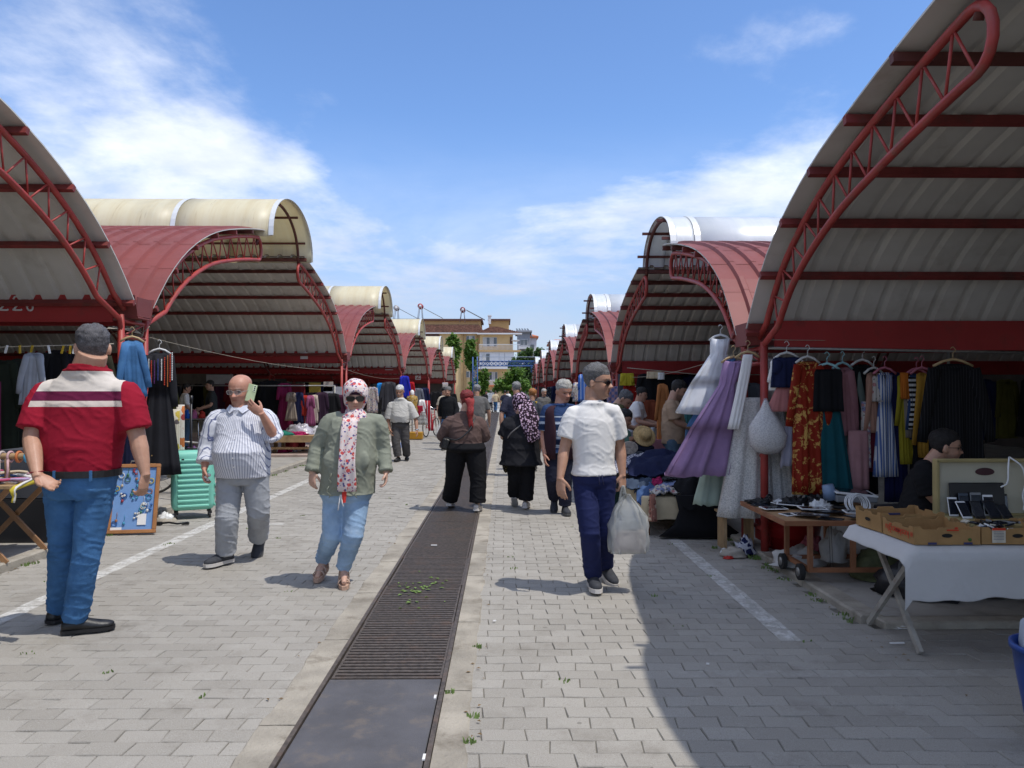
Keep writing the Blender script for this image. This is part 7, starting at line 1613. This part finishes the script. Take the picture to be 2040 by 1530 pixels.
solo('rope_knot', b, m_rope, 'frayed rope ends knotted to the left post', 'rope', (-4.38, 9.2, 2.28)); b = MB(); [b.tube([(-.04, -.6+.1*i, .02*i), (.0, 0, .05-.02*i), (.04, .1, .0)], .005, 4) for i in range(3)]; solo('rope_tie', b, m_rope, 'rope tied round the rungs of the left post', 'rope', (-4.40, 9.0, 2.26))
# blue trinket board
m_bpanel = M('light_blue_felt', (.17, .31, .58), .9, .05, 9); tbd = thing('trinket_board', 'light blue trinket board in an orange wooden frame leaning by the kerb', 'board', (-4.06, 8.28, .012)); tbd.rotation_euler = (R(-14), 0, R(8)); bw, bh = .50, .76
b = MB(); b.box((0, 0, bh/2), (bw-.05, .02, bh-.05)); part('panel', b, m_bpanel, tbd)
for c_, d_ in (((0, -.008, .02), (bw, .045, .04)), ((0, -.008, bh-.02), (bw, .045, .04)), ((-bw/2+.018, -.008, bh/2), (.036, .045, bh-.08)), ((bw/2-.018, -.008, bh/2), (.036, .045, bh-.08))): b = MB(); b.box(c_, d_, bev=.005); part('frame', b, m_wooda if False else M('orange_frame', (.36, .16, .06), .6, .15, 8), tbd)
b = MB(); b.tube([(-.07, -.01, bh), (-.06, -.01, bh+.035), (.06, -.01, bh+.035), (.07, -.01, bh)], .009, 6); part('handle', b, m_metal, tbd)
mt_ = tbd.rotation_euler.to_matrix(); TC = [(.02, .10, .32), (.5, .38, .05), (.05, .15, .1), (.42, .36, .28), (.3, .12, .06), (.05, .25, .4), (.25, .03, .05), (.55, .55, .52)]
TM = [M('trinket', c, .5) for c in TC]
for i in range(34):
    x, z = random.uniform(-.20, .20), random.uniform(.10, .70); b = MB(); m_ = random.choice(TM); k = random.random()
    if k < .45: b.tube([(.0, 0, .06), (.006, -.006, .03), (0, -.004, -.02)], .0025, 4); b.ball((0, -.006, -.03), (.016, .007, .018), 8, 5)
    elif k < .7: b.tube([(.028*math.cos(q), -.005, .028*math.sin(q)) for q in np.linspace(0, 6.283, 14, endpoint=False)], .005, 5, loop=True)
    else: [b.ball((random.uniform(-.03, .03), -.006, random.uniform(-.04, .04)), (.014, .007, .012), 7, 4) for _ in range(5)]
    o = solo('trinket', b, m_, 'small %s %s pinned on the light blue board' % (('green', 'yellow', 'blue', 'beige', 'brown', 'turquoise', 'dark red', 'white')[TM.index(m_)], 'pendant' if k < .45 else 'ring' if k < .7 else 'bead cluster'), 'trinket', tbd.location+mt_ @ Vector((x, -.016, z)), 0, 'trinkets pinned on the blue board'); o.rotation_euler = tbd.rotation_euler
for i, (x, z, w, h) in enumerate(((.10, .15, .09, .12), (-.17, .05, .14, .035))): b = MB(); b.box((0, 0, 0), (w, .004, h)); o = solo('card', b, m_white, ('white card with a ring drawing at the board\'s lower right', 'white paper strip at the board\'s lower left')[i], 'card', tbd.location+mt_ @ Vector((x, -.018, z)), 0); o.rotation_euler = tbd.rotation_euler
b = MB(); b.tube([(.03*math.cos(q), -.004, .03*math.sin(q)) for q in np.linspace(0, 6.283, 14, endpoint=False)], .003, 4, loop=True); o2 = part('ring_drawing', b, m_navyp, o if False else None) if False else None
lp = thing('leather_quiver', 'tan leather tube bag with a loop on top behind the trinket board', 'bag', (-4.17, 9.0, .07)); b = MB(); b.lathe([(.055, 0), (.065, .05), (.055, .35), (.07, .60), (.05, .64)], n=14); part('tube', b, M('tan_leather', (.24, .14, .05), .6, .3, 9), lp); b = MB(); b.tube([(.045*math.cos(q), 0, .68+.05*math.sin(q)) for q in np.linspace(0, 6.283, 16, endpoint=False)], .014, 6, loop=True); part('loop', b, M('tan_loop', (.34, .22, .09), .6), lp)
lump('white_plastic_scrap', 'white plastic scrap beside the leather tube', 'scrap', (-4.08, 9.15, .0), (.09, .06, .10), m_wpl, 61, 3, .5); lump('kerb_block', 'loose broken kerb block behind the suitcase', 'stone', (-4.1, 9.15, -.02), (.16, .10, .07), m_conc, 62, 1.5, .2); b = MB(); b.tube([(-.18, 0, .02), (-.06, .02, .03), (.05, -.01, .02), (.16, .02, .03)], .012, 5); b.box((-.17, 0, .02), (.06, .05, .04)); b.box((.13, .02, .02), (.08, .03, .03)); solo('black_bracket', b, m_plast, 'small black metal bracket lying before the suitcase', 'bracket', (-3.85, 8.85, 0))
# suitcase
m_mint = M('mint_plastic', (.20, .56, .44), .38, .04, 4); su = thing('suitcase', 'mint green hard-shell suitcase standing on the paving', 'suitcase', (-3.86, 9.42, 0), R(24)); Wd, Dp, Hh = .50, .30, .80
def shell(y0, y1):
    b = MB(); rings = []
    for y, k in ((y0, .86), (y0+(.03 if y1 > y0 else -.03), .97), (y0+(.06 if y1 > y0 else -.06), 1.0), (y1, 1.0)):
        ring = []
        for q in np.linspace(0, 2*math.pi, 40, endpoint=False): ring.append((Wd/2*k*math.copysign(abs(math.cos(q))**.22, math.cos(q)), y, .07+Hh/2+Hh/2*k*math.copysign(abs(math.sin(q))**.22, math.sin(q))*.92))
        rings.append(ring)
    b.rings(rings, smooth=True); return b
part('shell_half', shell(-Dp/2, -.008), m_mint, su); part('shell_half', shell(Dp/2, .008), m_mint, su)
b = MB(); b.rings([[(Wd/2*k*math.copysign(abs(math.cos(q))**.22, math.cos(q)), y, .07+Hh/2+Hh/2*k*math.copysign(abs(math.sin(q))**.22, math.sin(q))*.92) for q in np.linspace(0, 2*math.pi, 40, endpoint=False)] for y, k in ((-.014, .99), (-.012, 1.012), (.012, 1.012), (.014, .99))]); part('zip_band', b, m_plast, su)
for i in range(10):
    z = .16+.062*i; b = MB(); b.box((0, -Dp/2-.001, z), (Wd*.72, .020, .034), bev=.009); part('rib', b, m_mint, su)
    if i % 2 == 0: b = MB(); b.box((Wd/2-.002, -.08, z), (.016, .12, .034), bev=.006); part('rib', b, m_mint, su)
for x in (-.19, .19):
    for y in (-.10, .10): b = MB(); b.cyl((x-.014, y, .034), (x+.014, y, .034), .033, 12); b.box((x, y, .07), (.05, .05, .03)); part('wheel', b, m_plast, su)
b = MB(); b.tube([(-.08, 0, .82), (-.07, 0, .855), (.07, 0, .855), (.08, 0, .82)], .011, 6); part('handle', b, m_plast, su); b = MB(); b.tube([(Wd/2, .0, .36), (Wd/2+.03, 0, .38), (Wd/2+.03, 0, .54), (Wd/2, 0, .56)], .011, 6); part('side_handle', b, m_plast, su); b = MB(); b.box((.14, -Dp/2-.006, .80), (.07, .008, .035), bev=.003); part('lock', b, m_metal, su); b = MB(); b.box((-.12, -Dp/2-.011, .735), (.03, .004, .014)); part('badge', b, m_plast, su)
# bicycles
def bicycle(label, x, y, z, rz, m_frame):
    r = thing('bicycle', label, 'bicycle', (x, y, z), R(rz))
    for xx in (-.5, .5):
        b = MB(); b.tube([(xx+.31*math.cos(q), 0, .33+.31*math.sin(q)) for q in np.linspace(0, 6.283, 28, endpoint=False)], .018, 6, loop=True); w_ = part('wheel', b, m_tyre, r); b = MB(); [b.cyl((xx, 0, .33), (xx+.3*math.cos(q), 0, .33+.3*math.sin(q)), .0025, 3) for q in np.linspace(0, 6.283, 16, endpoint=False)]; part('spokes', b, m_metal, w_)
    b = MB(); [b.cyl(p0, p1, .015, 6) for p0, p1 in (((-.5, 0, .33), (-.1, 0, .30)), ((-.1, 0, .30), (.36, 0, .72)), ((-.1, 0, .30), (-.22, 0, .80)), ((-.22, 0, .72), (.34, 0, .78)), ((-.5, 0, .33), (-.2, 0, .72)), ((.5, 0, .33), (.33, 0, .95)))]; part('frame', b, m_frame, r)
    b = MB(); b.tube(catmull([(.22, -.30, 1.06), (.32, -.20, 1.08), (.34, -.06, .99), (.34, .06, .99), (.32, .20, 1.08), (.22, .30, 1.06)], 5), .012, 6); h = part('handlebar', b, m_steel, r); [part('grip', (lambda b_: (b_.cyl((.16, s*.31, 1.05), (.25, s*.29, 1.065), .018, 8), b_)[1])(MB()), m_plast, h) for s in (-1, 1)]
    b = MB(); b.ball((-.23, 0, .85), (.13, .07, .035), 10, 6); part('saddle', b, m_plast, r); return r
bicycle('bicycle with wide silver handlebar parked behind the suitcase', -4.62, 11.2, .07, 200, m_metal); bicycle('red bicycle leaning behind the clothes rack down the left side', -2.55, 26.6, 0, 75, m_redb); bicycle('dark bicycle parked at the far end of the street', -1.25, 58, 0, 30, m_plast)
lump('orange_cloth', 'orange cloth bag on the floor by the silver handlebar', 'bag', (-4.75, 11.9, .07), (.16, .2, .5), cc('burnt orange', (.36, .09, .02)), 71, 2, .3); lump('purple_bag', 'purple shiny bag hanging on the bicycle behind the suitcase', 'bag', (-4.35, 10.7, .55), (.14, .14, .22), M('purple_sheen', (.16, .06, .20), .35, .4, 8), 72, 3, .5)
b = MB(); b.cyl((0, 0, 0), (0, 0, 1.42), .017, 8); b.cyl((0, 0, 1.34), (0, 0, 1.44), .024, 8); b.box((0, 0, .01), (.3, .3, .02)); solo('black_stand', b, m_plast, 'slim black pole stand beside the embroidered dress', 'stand', (-4.25, 10.3, .07))
# far-left table with scarves and bangles
lt = thing('folding_table', 'wooden folding table with crossed legs at the left edge', 'table', (-4.90, 6.9, .07)); b = MB(); b.box((0, 0, .66), (1.3, .72, .025)); part('table_top', b, m_wood, lt)
m_xleg = M('varnished_leg', (.28, .15, .07), .5, .2, 6)
for yy in (-.28, .28):
    for s in (-1, 1): b = MB(); d = Vector((s*.62, 0, .65)); b.box((.22 if False else 0.02+.26, yy+.02*s, .325), (.045, .022, d.length), (0, math.atan2(d.x, d.z), 0)); part('leg', b, m_xleg, lt)
b = MB(); b.box((.02, 0, .2), (.03, .55, .03)); part('stretcher', b, m_xleg, lt)
FC = [(.62, .40, .44), (.60, .58, .56), (.42, .08, .16), (.52, .42, .30), (.40, .30, .46), (.5, .4, .05), (.65, .62, .6), (.1, .16, .3)]
for i in range(16):
    c_ = FC[i % 8]; b = MB(); x0, y0 = random.uniform(-.35, .58), random.uniform(-.32, .25); pts = [(x0, y0, .685+.02*(i % 3))]; a = random.uniform(-.6, .6)
    for k in range(7): a += random.uniform(-.5, .5); l = pts[-1]; pts.append((min(.68, l[0]+.07*math.cos(a)), max(-.38, min(.34, l[1]+.05*math.sin(a))), .685+.02*(i % 3)+random.uniform(0, .015)))
    if i % 4 == 1: pts += [(pts[-1][0]+.03, -.385, .66), (pts[-1][0]+.03, -.39, .60), (pts[-1][0]+.02, -.39, .54)]
    b.tube(catmull(pts, 3), .026, 6, flat=.45, up=(0, 0, 1)); solo('headband', b, cloth('band', c_), '%s headband lying %s on the left folding table' % (('rose', 'white', 'crimson', 'sand', 'lilac', 'yellow', 'ivory', 'navy')[i % 8], ('in the lower layer', 'on top of the others')[i // 8]), 'headband', (-4.90, 6.9, .07), 0, 'headbands on the left folding table')
bs = thing('bangle_stand', 'wooden T-bar stand hung with coloured bangles', 'stand', (-4.52, 6.92, .75)); b = MB(); b.cyl((0, 0, 0), (0, 0, .22), .022, 8); part('upright', b, m_wood, bs); b = MB(); b.cyl((-.5, 0, .22), (.20, 0, .22), .028, 8); part('arm', b, m_wood, bs)
for i in range(9):
    b = MB(); x = -.44+.078*i; b.tube([(x, .045*math.cos(q), .215+.045*math.sin(q)) for q in np.linspace(0, 6.283, 16, endpoint=False)], .012, 6, loop=True)
    if i in (5, 6): b.tube([(x, -.04, .2), (x+.01, -.05, .10), (x, -.05, .02)], .012, 5)
    solo('bangle', b, M('bangle', [(.5, .5, .48), (.4, .12, .12), (.55, .5, .48), (.3, .3, .3), (.55, .5, .5), (.5, .42, .4), (.55, .35, .36), (.52, .16, .05), (.06, .35, .55)][i], .5), '%s cloth bangle on the wooden T-bar' % ('white', 'dull red', 'cream', 'grey', 'pale', 'pinkish tasselled', 'salmon tasselled')[i] if i < 7 else ('orange bangle on the T-bar', 'bright blue bangle at the end of the T-bar')[i-7], 'bangle', bs.location, 0, 'bangles on the T-bar')
b = MB(); b.box((0, 0, .24), (.5, .4, .48)); solo('grey_box', b, m_slate, 'dark grey box behind the left folding table', 'box', (-4.75, 7.75, .5)); b = MB(); b.box((0, 0, .21), (.7, .5, .42)); solo('box_base', b, m_plast, 'black crate under the dark grey box', 'crate', (-4.75, 7.75, .07))
# ---- shed 228
wb_ = thing('slatted_bench', 'rough timber sales bench on the raised floor under 228', 'bench', (-4.95, 18.3, .125))
for i in range(6): b = MB(); b.box((0, -.55+.22*i, .40), (1.25, .20, .028)); part('slat', b, m_wood, wb_)
for c_, d_ in (((0, -.68, .33), (1.25, .03, .13)), ((.62, 0, .33), (.03, 1.36, .13)), ((-.62, 0, .33), (.03, 1.36, .13)), ((0, -.6, .12), (1.1, .03, .05))): b = MB(); b.box(c_, d_); part('apron', b, m_wood, wb_)
for x in (-.56, .56):
    for y in (-.62, 0, .62): b = MB(); b.box((x, y, .20), (.08, .08, .40)); part('leg', b, m_wood, wb_)
for i, (x, y, r_, m_, lab) in enumerate(((-4.95, 18.35, (.34, .3, .24), M('red_blue_in_plastic', (.34, .32, .36), .3, .6, 4), 'clear plastic sack of red and blue clothes on the timber bench'), (-5.25, 17.9, (.3, .2, .10), cc('emerald', (.02, .15, .11)), 'emerald green cloth on the timber bench'), (-4.55, 18.6, (.24, .25, .17), M('white_sack', (.5, .5, .52), .5, .3, 5), 'white sack at the right end of the timber bench'), (-4.9, 18.0, (.24, .12, .08), m_mag, 'crimson garment spilling from the plastic sack'))): lump('cloth_sack', lab, 'sack', (x, y, .54), r_, m_, 80+i, 3, .4, 22, 13)
for i in range(8): lump('floor_bundle', 'small bundle of clothes on the floor under the timber bench', 'bundle', (-5.4+.14*i, 18.3+random.uniform(-.3, .3), .125), (.12, .12, .10), random.choice([m_white, m_mag, m_navyc, m_flp]), 90+i, 3, .4, 14, 9, 'bundles under the timber bench')
tt = thing('toy_table', 'metal-legged table of toys inside shed 228', 'table', (-7.75, 18.0, .125)); b = MB(); b.box((0, 0, .80), (1.5, .7, .03)); part('table_top', b, m_metal, tt); [part('leg', (lambda b_: (b_.tube([(s*.65, -.3, 0), (s*.6, -.3, .78), (s*.6, .3, .78), (s*.65, .3, 0)], .018, 6), b_)[1])(MB()), m_steel, tt) for s in (-1, 1)]
for i in range(9): lump('toy', '%s toy, %s from the left on the metal-legged table' % (['red', 'orange', 'blue', 'pink'][i % 4], ['first', 'second', 'third', 'fourth', 'fifth', 'sixth', 'seventh', 'eighth', 'ninth'][i]), 'toy', (-8.35+.15*i, 17.9+random.uniform(-.1, .1), .94), (.08, .07, random.uniform(.1, .2)), cc('toy %d' % (i % 4), [(.4, .04, .03), (.45, .22, .02), (.02, .10, .45), (.35, .1, .2)][i % 4]), 100+i, 3, .4, 14, 9, 'toys on the metal-legged table')
GS = 'clothes on the rails inside shed 228'
for a in (('tall maroon curtain hanging in shed 228', 590, 765, 905, 19.4, cc('oxblood', (.11, .010, .014)), 'panel', 1.25, 0, 0, 0), ('magenta dress beside the maroon curtain', 568, 762, 860, 19.3, cc('cerise', (.22, .02, .08)), 'dress', .8, 0, 0, .4), ('wide black coat left of the magenta dress', 540, 757, 880, 19.5, m_black, 'coat', 1.2, 0, 0, .5), ('taupe slim dress right of the maroon curtain', 582, 780, 838, 18.9, cc('mushroom', (.26, .21, .17)), 'dress', .55, 0, 0, .2), ('navy coat in the row behind the bench', 597, 780, 845, 19.0, m_navyc, 'coat', .5, 0, 0, .4), ('red top in the row behind the bench', 609, 786, 828, 19.0, cc('poppy', (.34, .03, .02)), 'shirt', .4, 0, 0, .3), ('mauve dress in the row behind the bench', 620, 786, 848, 18.95, cc('mauve', (.26, .07, .15)), 'dress', .45, 0, 0, .3), ('cream cardigan in the row behind the bench', 628, 785, 842, 19.0, cc('oatmeal', (.46, .38, .32)), 'coat', .38, 0, 0, .4), ('purple-black coat near the headscarf woman', 642, 780, 850, 19.1, cc('aubergine', (.035, .018, .035)), 'coat', .7, 0, 0, .4), ('black coat right of the aubergine one', 662, 782, 860, 19.2, m_black, 'coat', .8, 0, 0, .4), ('plum coat close to the second left post', 680, 785, 855, 19.3, cc('plum', (.05, .012, .03)), 'coat', .5, 0, 0, .4), ('black coats hanging deep inside 228', 505, 760, 880, 19.8, m_black, 'coat', 1.1, 0, 0, .5), ('dark red coat deep inside 228', 470, 760, 880, 20, cc('oxblood', (.1, .01, .01)), 'coat', 1.1, 0, 0, .5)):
    garment(a[0], a[1], a[2], a[3], a[4], a[5], a[6], a[7], a[8], a[9], sleeve=a[10], group=GS)
for i, (u, v, w, c_) in enumerate(((624, 772, .30, (.40, .28, .04)), (612, 772, .10, (.5, .42, .3)), (655, 770, .18, (.5, .42, .36)), (657, 780, .22, (.42, .42, .46)), (674, 780, .16, (.42, .42, .46)), (440, 756, .5, (.3, .28, .26)))): b = MB(); b.box((0, 0, 0), (w*1.4, .03, .26)); solo('wall_card', b, M('card', c_, .8), ('yellow card sign above the rail in 228', 'patterned card beside the yellow sign', 'pale cushion pack above the dark coats', 'grey paper notice above the dark coats', 'second grey paper notice by the post', 'grey board deep inside shed 228')[i], 'sign', W(u, v, 20.2))
for x_ in (-8.2, -5.2): pass
rl = thing('clothes_rail', 'long rail behind the timber bench in 228', 'rail', (-6.5, 19.25, .125)); b = MB(); b.cyl((-2.4, 0, 1.6), (2.2, 0, 1.6), .015, 6); part('bar', b, m_metal, rl)
for x in (-2.4, 0, 2.2): b = MB(); b.cyl((x, 0, 0), (x, 0, 1.6), .015, 6); part('upright', b, m_metal, rl)
# ---- sheds farther along the left
GT = 'clothes hanging under the far left-hand sheds'
for a in (('floral blouse hanging behind the headscarf woman', 742, 770, 822, 26, m_flp, 'coat', .8, 0, 0, .5), ('bright azure shirt in the third left shed', 760, 762, 790, 29, cc('azure', (.02, .22, .62)), 'shirt', .75, 0, 0, .3), ('dark grey jacket behind the elderly man', 775, 760, 820, 28.5, cc('graphite', (.05, .05, .06)), 'coat', 1.1, 0, 0, .7), ('black jacket left of the azure shirt', 748, 764, 830, 29.5, m_black, 'coat', .9, 0, 0, .6), ('camouflage shirt at the left of the third shed rail', 722, 766, 812, 29.8, m_flw, 'shirt', .9, 0, 0, .5), ('royal blue overalls hanging on the third left post', 806, 748, 792, 30.2, cc('royal blue', (.02, .03, .38)), 'coat', .75, 0, .03, .6), ('red garment right of the royal blue overalls', 818, 760, 790, 31, cc('signal red', (.40, .015, .02)), 'coat', .7, 0, 0, .4), ('grey suit jacket in the fourth left shed', 833, 773, 805, 33, cc('suit grey', (.13, .14, .17)), 'shirt', 1.0, 0, 0, .6), ('navy suit jacket beside the grey one', 846, 772, 808, 33.5, m_navyc, 'shirt', .9, 0, 0, .6), ('black coats in the fifth left shed', 868, 780, 815, 40, m_black, 'coat', 1.3, 0, 0, .6), ('dark blue coats in the fifth left shed', 878, 782, 818, 41, m_navyc, 'coat', 1.3, 0, 0, .6), ('striped cloth hanging on the fifth left post', 887, 762, 790, 42, m_flp, 'panel', .8, 0, 0, 0), ('dark coat under the sixth left shed', 900, 784, 806, 52, m_black, 'coat', 1.4, 0, 0, .5),
          ('dark jacket low in the third left shed', 700, 770, 850, 29.6, m_slate, 'coat', 1.0, 0, 0, .6), ('black coat beside the second left post', 712, 775, 850, 28.8, m_black, 'coat', .8, 0, 0, .6)):
    garment(a[0], a[1], a[2], a[3], a[4], a[5], a[6], a[7], a[8], a[9], sleeve=a[10], group=GT)
mq = thing('dress_stand', 'dress stand wearing a mustard embroidered waistcoat by the left stalls', 'dress form', (-3.05, 25.2, 0)); b = MB(); b.lathe([(.17, .85), (.20, .95), (.16, 1.12), (.20, 1.3), (.17, 1.42), (.06, 1.46)], n=16); part('torso', b, cloth_pat('mustard_embroidered', p_flower((.34, .21, .05), [(.16, .10, .03), (.5, .42, .3)], 14, .4)), mq); b = MB(); b.lathe([(.06, 1.45), (.07, 1.5), (.065, 1.6), (.02, 1.64)], n=12); part('white_neck', b, m_white, mq); b = MB(); b.cyl((0, 0, 0), (0, 0, .86), .02, 6); b.lathe([(.22, 0), (.22, .02), (.03, .04)], n=12); part('stand', b, m_metal, mq)
for a in (('white blouse on the rack by the dress stand', 841, 795, 822, 25.4, m_white, 'shirt', .45, 0, 0, .3), ('red striped scarf on the rack by the dress stand', 851, 798, 858, 25.6, cloth_pat('red_white', p_stripe((.36, .02, .03), (.5, .42, .42), 9, .25)), 'panel', .5, 0, .15, 0), ('grey striped skirt under the dress stand', 840, 820, 846, 25.3, m_stripek, 'skirt', .8, 0, 0, 0), ('crimson cloth under the mustard waistcoat', 832, 808, 828, 25.3, cc('crimson', (.26, .012, .03)), 'panel', .9, 0, 0, 0)): garment(a[0], a[1], a[2], a[3], a[4], a[5], a[6], a[7], a[8], a[9], sleeve=a[10])
for i, (x, y, s_, m_, lab) in enumerate(((-2.95, 25.0, (.56, .4, .24), M('amber_crate', (.40, .20, .015), .5), 'amber yellow crate at the foot of the dress stand'), (-2.05, 26.4, (.5, .4, .42), m_wpl, 'tilted white box at the edge of the grass patch'), (-4.0, 21.8, (.9, .5, .6), cc('tan box', (.26, .13, .06)), 'brown box stack behind the elderly man'))): b = MB(); b.box((0, 0, s_[2]/2), s_, (0, R(18) if i == 1 else 0, 0), bev=.02); solo('crate' if i != 1 else 'white_box', b, m_, lab, 'crate' if i != 1 else 'box', (x, y, .01))
fr = thing('easel', 'pale blue folding frame stand by the dress stand', 'stand', (-3.40, 24.6, 0))
for s in (-1, 1): b = MB(); b.tube([(.12*s+.1, -.2*s, 0), (-.03*s, .05, .95), (-.02*s, .05, 1.25)], .02, 6); part('leg', b, M('pale_blue_tube', (.36, .52, .60), .4), fr)
for i in range(6): lump('white_bundle', 'small pale bundle on the ground behind the headscarf woman', 'bundle', (-3.9+.18*i, 21.5+random.uniform(-.4, .4), 0), (.16, .16, .13), [m_white, m_flp, m_pblue][i % 3], 120+i, 3, .4, 14, 9, 'bundles on the ground by the elderly man')
# ---- sheds farther along the right
GQ = 'clothes hanging under the far right-hand sheds'
for i, (u, v0, v1, Y, m_, w) in enumerate(((1178, 752, 830, 17.2, m_navyc, 1.0), (1192, 750, 826, 17.6, m_black, 1.0), (1208, 752, 830, 17.4, m_flw, 1.0), (1336, 745, 830, 16.4, m_black, 1.1), (1365, 745, 830, 16.5, m_navyc, 1.1), (1395, 742, 830, 16.6, m_black, 1.2), (1425, 742, 850, 16.6, m_flw, 1.2), (1130, 762, 812, 26, m_black, 1.1), (1112, 768, 800, 34, m_navyc, 1.2), (1100, 770, 798, 42, m_flw, 1.2), (1090, 772, 796, 50, m_black, 1.2))):
    garment('%s hanging %s' % (('dark navy coat', 'black coat', 'dark floral coat', 'long black coat', 'long navy coat', 'wide black coat', 'dark patterned coat', 'black coat', 'navy coat', 'dark printed coat', 'black coat')[i], ('just left of the sunglasses man\'s head', 'behind the sunglasses man\'s head', 'right of the sunglasses man\'s head', 'behind the bearded man', 'above the bearded man\'s head', 'behind the white tulle dress', 'behind the blue tulle dress', 'under the third right shed', 'under the fourth right shed', 'under the fifth right shed', 'under the sixth right shed')[i]), u, v0, v1, Y, m_, 'coat', w, 0, 0, sleeve=.6, group=GQ)
# deep inside the first right shed: dim rows of clothes
for i in range(22):
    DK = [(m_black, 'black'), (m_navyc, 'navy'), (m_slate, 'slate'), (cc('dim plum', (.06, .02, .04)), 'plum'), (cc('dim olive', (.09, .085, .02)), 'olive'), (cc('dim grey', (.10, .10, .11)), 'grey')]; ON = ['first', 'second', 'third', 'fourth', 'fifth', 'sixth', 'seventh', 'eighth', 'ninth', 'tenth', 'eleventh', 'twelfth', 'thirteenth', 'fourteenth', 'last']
    x = 4.0+.34*(i % 11); y = (10.5, 14.2)[i // 11]; m_, cn = random.choice(DK)
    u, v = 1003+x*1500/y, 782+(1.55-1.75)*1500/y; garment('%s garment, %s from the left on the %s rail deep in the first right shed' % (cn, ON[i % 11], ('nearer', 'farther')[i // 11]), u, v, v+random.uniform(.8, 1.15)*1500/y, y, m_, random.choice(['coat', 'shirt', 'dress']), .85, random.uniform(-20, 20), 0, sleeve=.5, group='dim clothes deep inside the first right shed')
for i in range(30):
    x = -5.6-.36*(i % 15); y = (12.5, 24.6)[i // 15]; m_, cn = random.choice(DK)
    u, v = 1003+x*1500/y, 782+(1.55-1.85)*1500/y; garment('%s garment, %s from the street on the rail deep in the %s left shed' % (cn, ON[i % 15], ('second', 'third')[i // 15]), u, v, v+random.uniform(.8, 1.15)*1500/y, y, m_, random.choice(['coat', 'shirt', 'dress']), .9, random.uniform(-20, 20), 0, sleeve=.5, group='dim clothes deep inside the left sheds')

for i, (x0, y0, z0, x1, y1, z1, lab) in enumerate(((-4.4, 9.3, 2.24, -4.4, 20.4, 2.16, 'sagging line strung across the front of shed 228'), (-4.45, 9.2, 2.36, -9.5, 14, 2.3, 'line running back into shed 228'), (2.47, 7.8, 1.98, 2.5, 16.2, 1.9, 'line strung across the front of the second right shed'), (-4.4, 21, 2.2, -4.4, 32, 2.15, 'line strung across the front of the third left shed'), (2.5, 7.1, 2.05, 6.0, 7.3, 2.12, 'cable along the beam above the right-hand rail'))):
    b = MB(); b.tube([(x0+(x1-x0)*t_, y0+(y1-y0)*t_, z0+(z1-z0)*t_-.22*t_*(1-t_)*(2 if i < 4 else .5)) for t_ in np.linspace(0, 1, 12)], .003, 5); solo('rope', b, m_rope, lab, 'rope')
for i, (x, y) in enumerate(((4.4, 4.2), (3.9, 9.8), (-6.6, 12.5), (-7.2, 5.5))):
    l_ = thing('hanging_lamp', ('bare bulb hanging in the first right shed', 'bare bulb hanging in the second right shed', 'bare bulb hanging under the roof of shed 228', 'bare bulb hanging in shed 226')[i], 'lamp', (x, y, 2.6)); b = MB(); b.tube([(0, 0, 0), (.01, 0, .5), (0, 0, 1.0)], .005, 4); part('cord', b, m_plast, l_); b = MB(); b.lathe([(.015, .0), (.02, -.05), (.035, -.10), (.02, -.135), (.004, -.14)], n=10); part('bulb', b, m_glas, l_)
